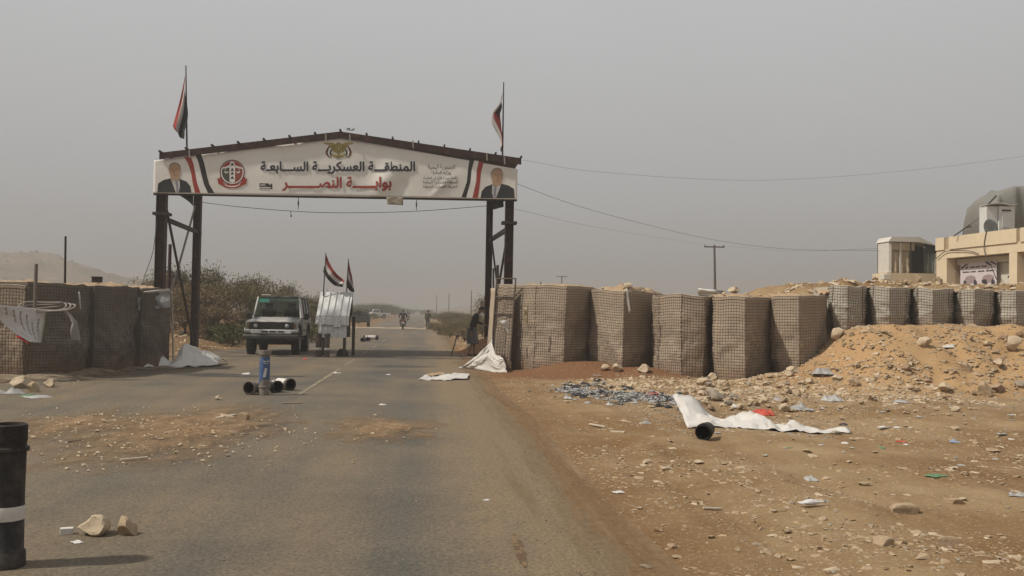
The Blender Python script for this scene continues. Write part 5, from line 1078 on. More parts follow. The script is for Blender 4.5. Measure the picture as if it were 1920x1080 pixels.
# notice banner hanging on the left barriers
YN = 20.95; nb = P(60, 600, YN); nbo = Vector((nb.x, YN, 0)); nr = thing('notice_banner', 'white notice banner hanging askew from a wooden post at the left', 'banner', nbo)
ntl, ntr, nbr, nbl = (-12, 571), (88, 580), (75, 643), (56, 641)
def nfn(u, v, off=0.0):
    tl, tr, br, bl_ = (P(*ntl, YN-.45), P(*ntr, YN+.3), P(*nbr, YN+.25), P(*nbl, YN-.05)); e_ = tl.lerp(bl_, v)+Vector((-.20*math.sin(math.pi*v), 0, -.0)); q = e_.lerp(tr.lerp(br, v), u)
    return q+Vector((0, .04*math.sin(u*5+v*3)+.05*fbm(u*2, v*2, 1, 3)-off, 0))
m_ = MB(); m_.grid(nfn, 24, 18); m_.build('cloth', M('notice_cloth', (0.56, 0.53, 0.52), var=.06, rough=.7), nr, nbo, smooth=True, solid=.003)
m_ = MB(); m_.grid(lambda u, v: nfn(.0+.30*u*(1-v*.2), .80+.22*v, -.02)+Vector((-.06, 0, -.03)), 8, 5); m_.build('red_backside', M('notice_red', (0.42, .03, .03), rough=.7), nr, nbo, smooth=True, solid=.003)
m_ = MB(); m_.tube([nfn(1, t/8, .01) for t in range(9)], .012, 5); m_.build('edge_hem', M('hem_green', (.36, .40, .30)), nr, nbo)
INKS = M('notice_ink', (.05, .045, .05), bump=0); random.seed(5)
for i, (u_, v0, v1) in enumerate(((.20, .05, .26), (.36, .10, .42), (.50, .12, .62), (.63, .20, .78), (.74, .42, .86), (.88, .30, .90))):
    v_ = v0
    while v_ < v1:
        ln = random.uniform(.05, .11); m_ = MB(); n_ = 7; w_ = .012
        m_.grid(lambda u, v: nfn(u_+.015*math.sin(u*9+i)+(v-.5)*.022*(.6+.6*abs(math.sin(u*12+i*2))), min(.97, v_+ln*u), .006), n_, 1); m_.build('ink_stroke', INKS, nr, nbo); v_ += ln+.025
RAG = M('rag_grey', (.27, .25, .235), var=.2)
m_ = MB(); pa, pb, pc = P(118, 579, 21.3), P(142, 606, 21.3), P(140, 640, 21.3)
m_.grid(lambda u, v: (pa.lerp(pb, min(1, v*2)) if v < .5 else pb.lerp(pc, v*2-1))+Vector((.06*(u-.5)*(1+2*v)+.02*math.sin(v*8), .05*math.sin(v*6+u*3), .04*(u-.5)*(1-v))), 5, 20); tag(m_.build('rag_strip', RAG, None, (pa.x, pa.y, 0), smooth=True, solid=.004), 'grey cloth strip dangling from the hose loops on the left gabion', 'rag')
m_ = MB()
for k in range(3):
    c0 = P(80+k*4, 574+k*3, 21.3); m_.tube([c0+Vector((.48*math.cos(t)*(1+.1*k), .22*math.sin(t), .10*math.sin(t+.4*k)+.02*math.sin(3*t))) for t in np.linspace(0, 2*math.pi, 30)], .016, 6, False)
tag(m_.build('hose_coil', M('hose_pale', (.30, .26, .23)), None, (c0.x, c0.y, 0)), 'loops of pale hose hung round the wooden post at the left', 'hose')
def post(label, px, y0, Y, z0, r, mat, top_y, name='post', lean=0.0):
    b_ = P(px, top_y, Y); m_ = MB(); m_.tube([(b_.x-lean, Y, z0), (b_.x-lean*.5, Y, (z0+b_.z)/2), (b_.x, Y, b_.z)], [r, r*.95, r*.9], 8); return tag(m_.build(name, mat, None, (b_.x, Y, z0)), label, 'post')
post('grey wooden post in front of the left gabions carrying hose loops', 68, 0, 21.32, P(68, 634, 21.32).z, .042, M('grey_wood', (.16, .135, .11), var=.3), 495, 'wooden_post')
post('dark iron pole rising from the top of the left gabions', 123, 0, 23.4, 1.9, .028, STEEL_D, 443, 'iron_pole', -.02)
post('rusty iron pole beside the end of the left gabions and gate leg', 319, 0, 27.2, 0.0, .05, STEEL, 458, 'iron_pole')
post('pale crooked pole at the corner of the last left gabion', 322, 0, 26.4, 0.0, .028, M('pale_wood', (.42, .36, .28), var=.3), 545, 'crooked_pole', -.1)
for k, (px, ty, Y) in enumerate(((925, 503, 27.6), (933, 497, 27.8))): post(('shorter' if k == 0 else 'taller')+' iron bar leaning at the right gate post behind the panel', px, 0, Y, 0, .03 if k == 0 else .045, STEEL_D, ty, 'iron_bar', -.06)
cloth_t = cloth('tarp_scrap', ((284, 549), (319, 543), (319, 577), (293, 580)), 25.35, SHEETG, None, (0, 0, 0), .07, 2); tag(cloth_t, 'pale tarpaulin scrap hung over the last left gabion', 'tarp')
o = cloth('tarp_edge', ((268, 547), (318, 541), (318, 545), (270, 551)), 25.2, SHEET, None, (0, 0, 0), .05, 6); tag(o, 'white tarpaulin edge lying along the last left gabion top', 'tarp')
o = cloth('hanging_strip', ((1173, 541), (1177, 541), (1183, 586), (1179, 587)), 23.95, SHEET, None, (0, 0, 0), .02, 6); tag(o, 'thin white strip hanging down the second tall gabion', 'strip')
o = cloth('hanging_strip', ((147, 547), (149, 547), (152, 580), (150, 580)), 22.3, SHEET, None, (0, 0, 0), .02, 6); tag(o, 'thin white strip hanging on the nearest shade-darkened left gabion', 'strip')
o = cloth('torn_cloth', ((983, 577), (990, 575), (990, 607), (984, 603)), 25.2, M('torn_tan', (.38, .3, .18)), None, (0, 0, 0), .05, 6); tag(o, 'torn tan rag on the first tall gabion by the gate', 'rag')
o = cloth('torn_cloth', ((936, 602), (952, 600), (956, 628), (950, 620)), 25.85, SHEET, None, (0, 0, 0), .06, 8); tag(o, 'small white rag tied to the narrow panel', 'rag')
o = cloth('torn_cloth', ((258, 559), (266, 556), (262, 583), (255, 582)), 25.0, RAG, None, (0, 0, 0), .05, 9); tag(o, 'grey rag tuft hanging near the top of the middle left gabion', 'rag')
o = cloth('white_tarp', ((1308, 540), (1362, 546), (1356, 557), (1310, 557)), 24.1, SHEET, None, (0, 0, 0), .12, 6); tag(o, 'white tarpaulin bundle showing behind the fourth tall gabion', 'tarp')
p = P(182, 525, 24.5); m_ = MB(); m_.box((p.x, p.y, p.z), (.24, .08, .13)); m_.box((p.x, p.y-.01, p.z+.075), (.26, .1, .02)); tag(m_.build('small_box', STEEL_D, None, (p.x, p.y, p.z), bevel=.006), 'small dark box standing on the left gabions', 'box')
# T-handled tool and pegs by the soil heap
g5, g6 = G(845, 669), P(858, 626, G(845, 669).y+.35); to_ = thing('sledge_tool', 'long-handled tool with a flat head standing on the right road edge', 'tool', (g5.x, g5.y, 0))
m_ = MB(); m_.tube([(g5.x, g5.y, 0), g5.lerp(g6, .5)+Vector((.01, 0, 0)), g6], .022, 7); m_.build('handle', WOOD_D, to_, (g5.x, g5.y, 0)); m_ = MB(); m_.box(g6, (.24, .08, .05)); m_.build('head', M('pale_wood', (.42, .36, .28), var=.3), to_, (g5.x, g5.y, 0), bevel=.01)
for k, px in enumerate((850, 857, 863, 868)):
    g = G(px, 668-k*.4); m_ = MB(); m_.tube([(g.x, g.y, -.02), (g.x+.01, g.y, .15-.01*k)], [.016, .013], 6); m_.box((g.x+.01, g.y, .16-.01*k), (.035, .035, .02)); tag(m_.build('wooden_peg', M('pale_wood', (.42, .36, .28), var=.3), None, (g.x, g.y, 0)), 'short pale peg stuck in the ground beside the long-handled tool', 'peg', 'pegs beside the tool')

# ================================================================ UTILITY POLES AND WIRES
PW = M('pole_wood', (.07, .055, .045), var=.25, scale=6)
def upole(label, px, top, arm, Y):
    b_ = P(px, top, Y); c = thing('utility_pole', label, 'utility pole', (b_.x, Y, H(b_.x, Y)), 0, 'utility poles along the road'); z0 = H(b_.x, Y); hgt = b_.z-z0
    m_ = MB(); m_.tube([(0.25 if Y < 150 else 0, 0, -.2), (0, 0, hgt)], [.17, .11], 10); m_.build('pole', PW, c)
    if arm:
        m_ = MB(); m_.box((0, 0, hgt-.18), (arm, .12, .14)); m_.build('cross_arm', PW, c)
        for x_ in (-arm*.46, 0, arm*.46): m_ = MB(); m_.lathe([(.02, 0), (.06, .05), (.06, .12), (.02, .2)], 8, (x_, 0, hgt-.12)); m_.build('insulator', STEEL_D, c)
    return b_
up1 = upole('utility pole with crossarm standing behind the tall right gabions', 1339.5, 460, 2.3, 104); upole('smaller utility pole with crossarm behind the first right gabion', 1053.5, 517, 2.2, 196)
upole('thin bare pole just left of the right gate post, nearest of the far poles', 884, 545, 0, 230); upole('thin bare far pole in the middle of three left of the right gate post', 842, 549, 0, 290); upole('faintest bare far pole beside the road vanishing point', 819, 553, 0, 340); upole('short bare far pole right of the gate', 1014, 528, 0, 170)
cable('overhead_wire', [P(970, 345, 32), P(1080, 385, 37), P(1200, 418, 42), P(1340, 450, 46), P(1480, 467, 48), P(1652, 470, 48)], .007, 'dark cable dropping from the gate banner end to the roof hut')
cable('overhead_wire', [P(980, 300, 32.5), P(1130, 323, 34), P(1420, 338, 36), P(1700, 320, 38), P(1960, 288, 40)], .004, 'thin high wire sagging across the sky right of the gate')
cable('overhead_wire', [P(965, 392, 32), P(1130, 428, 60), P(1322, 459, 104)], .005, 'faint wire from the right gate post to the utility pole')
cable('overhead_wire', [P(1357, 461, 104), P(1480, 470, 80), P(1650, 466, 48.5)], .007, 'wire from the utility pole to the roof hut')
cable('overhead_wire', [P(294, 414, 31.9), P(287, 470, 31), P(270, 522, 28), P(266, 545, 26)], .012, 'slack wire from the left gate post down to the left gabions')
# ================================================================ BUILDINGS ON THE RIGHT
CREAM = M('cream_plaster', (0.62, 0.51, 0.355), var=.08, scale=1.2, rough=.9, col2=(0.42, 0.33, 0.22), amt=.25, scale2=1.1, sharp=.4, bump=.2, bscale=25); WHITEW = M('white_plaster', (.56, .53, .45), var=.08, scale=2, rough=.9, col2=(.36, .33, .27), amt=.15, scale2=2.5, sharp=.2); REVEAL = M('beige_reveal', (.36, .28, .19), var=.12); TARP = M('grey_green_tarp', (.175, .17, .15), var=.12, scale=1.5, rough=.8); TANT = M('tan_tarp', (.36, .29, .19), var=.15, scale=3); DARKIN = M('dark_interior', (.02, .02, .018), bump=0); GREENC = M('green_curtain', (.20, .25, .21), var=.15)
FA, FB = P(1756, 447, 45.6), P(1921, 425, 39.2); fd = Vector((FB.x-FA.x, FB.y-FA.y, 0)).normalized(); fnrm = Vector((fd.y, -fd.x, 0))
if fnrm.y > 0: fnrm = -fnrm
def Fsz(px, py):
    d = Vector(ray(px, py)); t = (FA-Vector((0, 0, CAMZ))).dot(fnrm)/d.dot(fnrm); q = Vector((0, 0, CAMZ))+d*t; return ((q-FA).dot(fd), q.z)
def FQ(s, z, o=0.0): return Vector((FA.x, FA.y, 0))+fd*s+fnrm*o+Vector((0, 0, z))
bo2 = Vector((FA.x, FA.y, 1.2)); bld = thing('cream_building', 'single-storey cream plastered building with a poster in its bay on the right', 'building', bo2)
def blk(nm, s0, s1, z0, z1, o0, o1, mt, par=bld, bev=0.0):
    m_ = MB(); m_.prism([FQ(s0, z0, o0), FQ(s1, z0, o0), FQ(s1, z1, o0), FQ(s0, z1, o0)], fnrm*(o1-o0)); return m_.build(nm, mt, par, bo2, bevel=bev)
ztop = FA.z; s1775, zb1 = Fsz(1775, 484); s1892, zb2 = Fsz(1892, 474); s1907, _ = Fsz(1907, 475); s1783, _ = Fsz(1783, 500); zbay = (zb1+zb2)/2; z00 = 0.8; SE = s1907+5.0; _, zbeam = Fsz(1757, 470)
s1772, s1781 = Fsz(1772, 450)[0], Fsz(1781, 450)[0]; s1908, s1914 = Fsz(1908, 440)[0], Fsz(1915, 440)[0]
for sa, sb in ((0, s1772), (s1781, s1908), (s1914, SE)): blk('parapet', sa, sb, zbeam, ztop, -.35, 0.06, CREAM)
for sa, sb in ((s1772, s1781), (s1908, s1914)): blk('parapet_slot', sa, sb, zbeam, ztop-.06, -.35, -.06, REVEAL)  # shadow in the notches also put into their darker colour
blk('beam', 0, SE, zbay, zbeam, -.45, 0.0, CREAM)
for sa, sb in ((0, s1775), (s1892, s1907), (s1907+3.2, SE)): blk('column', sa, sb, z00, zbay, -.45, -.004, CREAM)
blk('bay_wall', s1775-.1, s1892+.1, z00, zbay+.1, -1.0, -.75, WHITEW); blk('bay_wall', s1907-.1, s1907+3.3, z00, zbay+.1, -1.0, -.75, REVEAL)
for s_ in (s1775, s1907): blk('bay_reveal', s_-.12, s_+.02, z00, zbay, -.74, -.46, REVEAL)
blk('inner_lintel', s1775+.02, s1892, zbay-.32, zbay-.04, -.74, -.55, WHITEW)
blk('main_block', .02, SE-.02, z00, zbeam+.2, -8.0, -1.02, CREAM); blk('end_wall', -.02, .2, z00, ztop-.02, -8.0, -.46, CREAM); blk('roof_slab', .0, SE, zbeam+.21, zbeam+.30, -8.0, -.36, REVEAL)
# poster
pxa, pza = Fsz(1783, 493); pxb, pzb = Fsz(1850, 487); pz0 = Fsz(1815, 530)[1]-.1
POST = M('poster_white', (.55, .49, .51), var=.05, bump=0, rough=.6); PINK = M('poster_mauve', (.29, .22, .225), var=.15, bump=0); PK = M('poster_black', (.04, .035, .04), bump=0)
def pq(u, v, off=0.0): return FQ(pxa+(pxb-pxa)*u, pza+(pz0-pza)*v-0.0, -.52+off)
m_ = MB(); m_.prism([pq(0, 0), pq(1, 0), pq(1, 1), pq(0, 1)], fnrm*.015); po = m_.build('poster', POST, bld, bo2)
def pshape(nm, uv, mt, off=.02):
    m_ = MB(); m_.poly([pq(u, v, off) for u, v in uv]); return m_.build(nm, mt, po, bo2)
for v_, segs in ((.22, ((.28, .42), (.44, .55), (.60, .74))), (.42, ((.07, .26), (.29, .44), (.50, .68), (.72, .94)))):
    for k, (u0, u1) in enumerate(segs):
        n_ = 6; tp = [(u0+(u1-u0)*i/n_, v_-.035*(1+.7*math.sin(i*2.3+k*2))) for i in range(n_+1)]; pshape('poster_words', tp+[(u1, v_+.02), (u0, v_+.022)], PK)
for c_, w_ in ((.29, .15), (.78, .16)): pshape('poster_figure', [(c_+w_*math.cos(t), .72+.15*math.sin(t)) for t in np.linspace(math.pi, 2*math.pi, 10)]+[(c_+w_*.5, .92), (c_-w_*.6, .92)], PINK)
for c_ in (.13, .42, .64, .70, .90): pshape('poster_figure', [(c_-.04, .98), (c_-.03, .80), (c_, .74), (c_+.05, .84), (c_+.06, .98)], PK, .024)
for uv in (((.02, .20), (.16, .06), (.26, .04), (.14, .16), (.04, .30)), ((.14, .24), (.20, .16), (.24, .20), (.18, .27)), ((.68, .02), (.76, .02), (.88, .17), (.84, .22), (.76, .14)), ((.80, .02), (.90, .03), (.99, .14), (.99, .20)))   : pshape('poster_swirl', uv, PK)
for k, (px, py, r_) in enumerate(((1867, 494, .06), (1878, 503, .04), (1863, 518, .05), (1877, 484, .05), (1862, 490, .03))):
    s_, z_ = Fsz(px, py); m_ = MB(); m_.lathe([(.001, .012), (r_, .010), (r_*1.1, 0)], 9, (0, 0, 0), axis='Y'); oo = m_.build('bullet_hole', PK, bld); oo.location = FQ(s_, z_, -.74)-bo2
    oo.rotation_euler = (0, 0, math.atan2(fnrm.y, fnrm.x)-math.pi/2)
def wcable(lbl, pts, off=.03):
    return cable('wall_cable', [FQ(*Fsz(x, y), off) for x, y in pts], .02, lbl)
wcable('cable drooping over the left corner of the cream building', ((1758, 485), (1775, 472), (1800, 470), (1822, 471), (1838, 476)), .08); wcable('cable running down from the dish over the cream parapet', ((1853, 433), (1849, 455), (1850, 474), (1862, 500), (1872, 524)), .09)
# roof things
tk0 = P(1900, 428, 44); tw = thing('covered_roof_tank', 'large rooftop structure wrapped in grey-green tarpaulin at the right edge', 'covered tank', (tk0.x, 44, ztop))
def dome(u, v):
    tl, tr_2 = P(1843, 440, 44), P(2000, 440, 44); x = tl.x+(tr_2.x-tl.x)*u; t_ = [(0, P(0, 428, 44).z), (.03, P(1848, 385, 44).z), (.10, P(1858, 370, 44).z), (.30, P(1893, 353, 44).z), (.5, P(1920, 350, 44).z), (.85, P(1980, 352, 44).z), (1, P(2000, 430, 44).z)]
    zt = float(np.interp(u, [a for a, _ in t_], [b for _, b in t_])); zbase = ztop-.3; y = 43.3+2.6*v
    z = zbase+(zt-zbase)*(1-abs(v*2-1)**14)**.5; return Vector((x+.08*fbm(u*5, v*5, 1, 3), y+.16*fbm(u*9, v*2, 1, 9), z+.10*fbm(u*7, v*4, 1, 2)))
m_ = MB(); m_.grid(dome, 40, 24); m_.build('tarpaulin', TARP, tw, (tk0.x, 44, ztop), smooth=True, solid=.01)
m_ = MB(); rr0 = P(1846, 432, 43.1); m_.tube([(rr0.x, 43.1, ztop-.1), P(1851, 385, 43.1), P(1868, 367, 43.2)], .04, 6); m_.build('frame_pole', STEEL_D, tw, (tk0.x, 44, ztop))
wb = P(1875, 405, 42.6); cb_ = thing('white_cabinet', 'white metal cabinet standing on the cream roof before the tarpaulin', 'cabinet', (wb.x, 42.6, ztop-.1)); c0, c1 = P(1850, 386, 42.6), P(1901, 386, 42.6); zz = ztop-.1; zt_ = c0.z
for nm, xa, xb, y0_, mt in (('side_panel', c0.x, c0.x+.55, 42.6, LBL_W), ('front_panel', c0.x+.56, c1.x, 42.52, WHITEW)):
    m_ = MB(); m_.box(((xa+xb)/2, y0_+.3, (zz+zt_)/2), (xb-xa, .6, zt_-zz)); m_.build(nm, M('cabinet_white', (.55, .55, .52), var=.06), cb_, (wb.x, 42.6, ztop-.1), bevel=.02)
m_ = MB(); m_.box((c0.x+.92, 42.5, (zz+zt_)/2), (.42, .05, .62)); m_.build('inset_door', M('cabinet_inset', (.42, .42, .41)), cb_, (wb.x, 42.6, ztop-.1), bevel=.01)
for x_ in (.7, 1.12): m_ = MB(); m_.box((c0.x+.92, 42.505, zz+.12 if x_ < 1 else zt_-.2), (.44, .03, .07)); m_.build('vent', STEEL_D, cb_, (wb.x, 42.6, ztop-.1))
m_ = MB(); m_.grid(lambda u, v: (c0.x-.05+(c1.x-c0.x+.1)*u, 42.4+.7*v, zt_+.04+.1*abs(math.sin(u*4))*(1-v)), 10, 4); m_.build('lid', M('cabinet_white', (.55, .55, .52)), cb_, (wb.x, 42.6, ztop-.1), solid=.02)
ds = P(1857, 427, 42.2); dish = thing('satellite_dish', 'grey satellite dish on the cream roof beside the white cabinet', 'satellite dish', (ds.x, 42.2, ztop)); m_ = MB(); m_.lathe([(.001, .10), (.12, .09), (.25, .05), (.40, -.02), (.405, -.03), (.25, .035), (.001, .085)], 28, (0, 0, 0), axis='Y'); dd = m_.build('reflector', M('dish_grey', (.20, .21, .20), rough=.5), dish, smooth=True); dd.location = (0, 0, ds.z-ztop); dd.rotation_euler = (rad(-8), 0, rad(10))
m_ = MB(); m_.tube([(0, .05, -.1), (0, .1, ds.z-ztop)], .03, 6); m_.build('mast', STEEL_D, dish); m_ = MB(); m_.tube([(0, .02, ds.z-ztop-.35), (0, -.35, ds.z-ztop)], .015, 5); m_.build('feed_arm', STEEL_D, dish)
an = thing('roof_antenna', 'slanted antenna pole on the left of the cream roof', 'antenna', (P(1790, 440, 43.8).x, 43.8, ztop)); a0, a1 = P(1788, 443, 43.8), P(1846, 402, 43.2)
m_ = MB(); m_.tube([a0, a0.lerp(a1, .55)], .035, 6); m_.build('pole', STEEL_D, an, an.location.copy()); m_ = MB(); m_.tube([a0.lerp(a1, .5), a1], .014, 5); m_.build('stay_wire', STEEL_D, an, an.location.copy()); am = a0.lerp(a1, .45); m_ = MB(); m_.tube([am+Vector((-.1, 0, -.06)), am+Vector((.22, 0, .0))], .025, 5); m_.build('element', STEEL_D, an, an.location.copy())
# tent hut on its plinth
YH = 47.0; hx0, hx1 = P(1666, 500, YH).x, P(1753, 500, YH).x; hz0, hz1 = P(1700, 512, YH).z, P(1700, 453, YH).z
ho_ = Vector(((hx0+hx1)/2, YH, hz0)); hut = thing('roof_hut', 'white hut with tan tarpaulin front and dark doorway left of the cream building', 'hut', ho_)
def hb(nm, x0_, x1_, z0_, z1_, y0_, y1_, mt, par=None, bev=0): m_ = MB(); m_.box(((x0_+x1_)/2, (y0_+y1_)/2, (z0_+z1_)/2), (x1_-x0_, y1_-y0_, z1_-z0_)); return m_.build(nm, mt, par or hut, ho_, bevel=bev)
xw = lambda px: P(px, 490, YH).x
HW = M('hut_white', (.55, .52, .46), var=.08, col2=(.42, .36, .28), amt=.2)
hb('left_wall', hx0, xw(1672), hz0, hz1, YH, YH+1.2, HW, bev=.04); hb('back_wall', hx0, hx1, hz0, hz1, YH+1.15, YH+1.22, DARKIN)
m_ = MB(); m_.prism([(hx0-.05, YH-.12, hz1-.02), (hx0+.1, YH-.12, hz1+.22), (xw(1722), YH-.12, hz1+.24), (hx1, YH-.12, hz1-.18), (xw(1722), YH-.12, hz1-.02)], (0, 1.4, 0)); m_.build('roof', HW, hut, ho_)
m_ = MB(); m_.grid(lambda u, v: (xw(1670)+(xw(1714)-xw(1670))*u, YH-.02+.05*fbm(u*6, v*2, 1, 3), hz1-.05-.42*v), 14, 5); m_.build('upper_tarp', TANT, hut, ho_, smooth=True, solid=.01)
m_ = MB(); m_.grid(lambda u, v: (xw(1671)+(xw(1706)-xw(1671))*u, YH+.05+.10*math.sin(u*19)*v+.05*fbm(u*6, v*5, 1, 4), hz1-.44-(hz1-.44-hz0)*v), 30, 10); m_.build('lower_tarp', TANT, hut, ho_, smooth=True, solid=.01)
for px in (1670, 1688, 1707, 1736): m_ = MB(); m_.beam((xw(px), YH+.0, hz0), (xw(px), YH, hz1-.05), .07, .07); m_.build('frame_post', HW if px < 1700 else STEEL_D, hut, ho_)
m_ = MB(); m_.grid(lambda u, v: (xw(1735)+(xw(1752)-xw(1735))*u, YH+.1+.08*math.sin(u*12), hz1-.35-(hz1-.35-hz0)*v), 14, 4); m_.build('curtain', GREENC, hut, ho_, smooth=True, solid=.01)
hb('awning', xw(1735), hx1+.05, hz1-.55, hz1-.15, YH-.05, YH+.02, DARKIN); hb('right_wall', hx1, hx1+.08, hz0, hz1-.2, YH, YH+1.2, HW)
pl_ = MB(); pl_.box(((xw(1660)+xw(1757))/2, YH+.6, hz0/2+.3), (xw(1757)-xw(1660), 1.6, hz0-.62)); tag(pl_.build('plinth_building', CREAM, None, ((xw(1660)+xw(1757))/2, YH+.6, 0)), 'cream plinth wall carrying the tarpaulin hut', 'building')
pq_ = MB(); pq_.box((xw(1652), YH-.5, hz0-.25), (.4, .4, .3)); tag(pq_.build('plaster_block', WHITEW, None, (xw(1652), YH-.5, hz0-.4), bevel=.03), 'small pale block at the left end of the hut plinth', 'block')

# ================================================================ SHRUBS AND TREES
def leaf_mat(name, c1, c2):
    m = M(name, c1, var=.35, scale=1.2, rough=.9, bump=0, col2=c2, amt=.5, scale2=.7, sharp=.4, spec=.1); return m
LEAF = [leaf_mat('acacia_leaf', (.13, .11, .055), (.175, .14, .078)), leaf_mat('dry_scrub_leaf', (.20, .145, .085), (.15, .115, .065)), leaf_mat('green_scrub_leaf', (.115, .12, .05), (.16, .15, .07))]
BARK = M('bark', (.085, .062, .045), var=.3)
def crown_mesh(name, seed, w_, h_, n, leaf, clumps=9, low=.25):
    r = np.random.default_rng(seed); V = []; cs = []
    for k in range(clumps):
        a = r.uniform(0, 2*math.pi); q = r.uniform(.1, 1)**.6; cs.append((math.cos(a)*q*w_*.36, math.sin(a)*q*w_*.36, h_*(low+(1-low-.12)*r.uniform(.15, 1)*(1-.35*q)), w_*r.uniform(.10, .20), h_*r.uniform(.07, .15)))
    per = n//clumps; allc = []
    for (x, y, z, rx, rz_) in cs:
        d = r.normal(size=(per, 3)); d /= np.linalg.norm(d, axis=1)[:, None]; q = r.uniform(.25, 1.15, per)[:, None]**.55; p = np.array([x, y, z])+d*q*np.array([rx, rx, rz_]); allc.append(p)
    # fine twiggy outer spray
    tw_ = np.array([cs[i][:3] for i in r.integers(0, clumps, n//5)]); d = r.normal(size=(n//5, 3)); d[:, 2] = np.abs(d[:, 2])*.8; d /= np.linalg.norm(d, axis=1)[:, None]; allc.append(tw_+d*np.array([w_*.30, w_*.30, h_*.24])*r.uniform(.75, 1.1, (n//5, 1)))
    C = np.concatenate(allc); C[:, 2] = np.maximum(C[:, 2], .05); N = len(C); s = leaf*r.uniform(.5, 1.3, N)[:, None]
    a = r.normal(size=(N, 3)); a /= np.linalg.norm(a, axis=1)[:, None]; b = np.cross(a, r.normal(size=(N, 3))); b /= np.linalg.norm(b, axis=1)[:, None]
    a[:, 2] = np.abs(a[:, 2])*1.2; V = np.concatenate([C-a*s*1.5, C+b*s*.36, C+a*s*1.5, C-b*s*.36], 1).reshape(-1, 3); F_ = np.arange(4*N).reshape(-1, 4)
    me = bpy.data.meshes.new(name); me.from_pydata(V.tolist(), [], F_.tolist()); return me, cs
def make_tree(name, label, loc, seed, w_, h_, mat, n=3600, leaf=.07, clumps=10, low=.25, group=None, cat='shrub'):
    c = thing(name, label, cat, loc, 0, group); me, cs = crown_mesh('crown', seed, w_, h_, n, leaf, clumps, low); me.materials.append(mat); o = bpy.data.objects.new('crown', me); COL.objects.link(o); o.parent = c
    m_ = MB(); m_.tube([(0, 0, -.2), (.04, .03, h_*.2), (.0, 0, h_*.34)], [.07*h_/3, .055*h_/3, .045*h_/3], 7)
    for (x, y, z, rx, rz_) in cs: m_.tube([(0, 0, h_*.12), (x*.4, y*.4, z*.6), (x, y, z)], [.035*h_/3, .022*h_/3, .008], 5)
    r = random.Random(seed)
    for k in range(60): (x, y, z, rx, rz_) = r.choice(cs); m_.tube([(x*.5, y*.5, z*.65), (x+r.uniform(-1, 1)*rx, y+r.uniform(-1, 1)*rx, z+r.uniform(.2, 1.5)*rz_)], [.012, .004], 4)
    m_.build('trunk', BARK, c); return c
GS = 'dusty shrubs beyond the gate'
T0 = make_tree('thorn_shrub', 'tall grey-green thorn shrub seen through the left gate leg', P(400, 640, 47).xy.to_3d(), 1, 5.2, 3.3, LEAF[0], 9500, .05, 16, .2, GS)
T1 = make_tree('thorn_shrub', 'brown dry scrub bush between the left gate posts', P(345, 640, 44).xy.to_3d(), 2, 4.4, 3.0, LEAF[1], 8500, .045, 14, .1, GS)
T2 = make_tree('thorn_shrub', 'dusty bush directly behind the silver car', P(560, 600, 58).xy.to_3d(), 3, 5.5, 3.2, LEAF[0], 9500, .052, 15, .12, GS)
T3 = make_tree('low_shrub', 'low green shrub by the roadside left of the silver car', P(435, 640, 41).xy.to_3d(), 4, 1.9, 1.15, LEAF[2], 2600, .04, 9, .05, 'low green plants on the left verge')
for o in (T0, T1, T2, T3): o.location.z = H(o.location.x, o.location.y)
tr_r = random.Random(4)
def plant(src, px, Y, sc, lab, grp=GS):
    p = P(px, 590, Y); o = dup(src, (p.x, Y, H(p.x, Y)-.05), tr_r.uniform(0, 6.3), lab, grp, (sc*tr_r.uniform(.9, 1.15), sc*tr_r.uniform(.9, 1.15), sc)); return o
plant(T2, 455, 54, 1.0, 'broad dusty bush just left of the silver car roof'); plant(T1, 505, 62, 1.05, 'brown bush whose top shows over the silver car'); plant(T1, 395, 43, .72, 'dry brown bush at the foot of the left gate post'); plant(T2, 330, 52, 1.0, 'dusty bush just right of the last left gabion')
plant(T3, 415, 42.5, .8, 'small leafy green plant right of the left gate post', 'low green plants on the left verge'); plant(T3, 448, 44, 1.1, 'green plant half hidden by the car mirror', 'low green plants on the left verge'); plant(T3, 585, 47, .9, 'low green plant between the car and the tin booth', 'low green plants on the left verge')
plant(T0, 590, 66, .85, 'bush between the silver car and the tin booth')
FLAB = ['hazy bush behind the white pickup bonnet, left one', 'hazy bush behind the white pickup cab', 'tall hazy bush right behind the white pickup bed', 'bush just right of the tin booth behind the dark truck', 'low bush at the tin booth edge beside the dark truck', 'hazy bush between the white pickup and the nearer rider', 'faint bush left of the rider at the road bend', 'broadest faint bush left of the far road', 'very faint bush close left of the vanishing road', 'faintest bush at the road vanishing point', 'low bush before the white pickup at its left end', 'tall faint bush above the white pickup roof']
FRAB = ['low bush on the right verge above the tool handle', 'bush on the verge left of the stooping person', 'bush directly left of the stooping person', 'bush behind the stooping person at the gate post', 'low bush right of the walking person', 'hazy bush just right of the walking person', 'hazy bush directly behind the walking person', 'faint bush above the walking person head', 'wide bush behind the verge bushes left of the gate post', 'wide hazy bush in the middle of the right verge', 'tall hazy bush beyond the walking person on the right', 'very faint bush right of the vanishing road', 'broad bush nearest the right gate post', 'faintest bush right at the vanishing road', 'faint bush closing the end of the road']
FL = 'far bushes along the left of the road'; FRr = 'far bushes along the right of the road'
for k, (px, Y, sc) in enumerate(((668, 215, 1.1), (690, 225, 1.05), (712, 220, 1.15), (655, 150, .75), (640, 92, .7), (728, 230, 1.2), (740, 260, 1.0), (722, 240, 1.3), (752, 300, 1.0), (762, 360, 1.0), (678, 205, .8), (700, 235, 1.2))): plant((T0, T2)[k % 2], px, Y, sc, FLAB[k], FL)
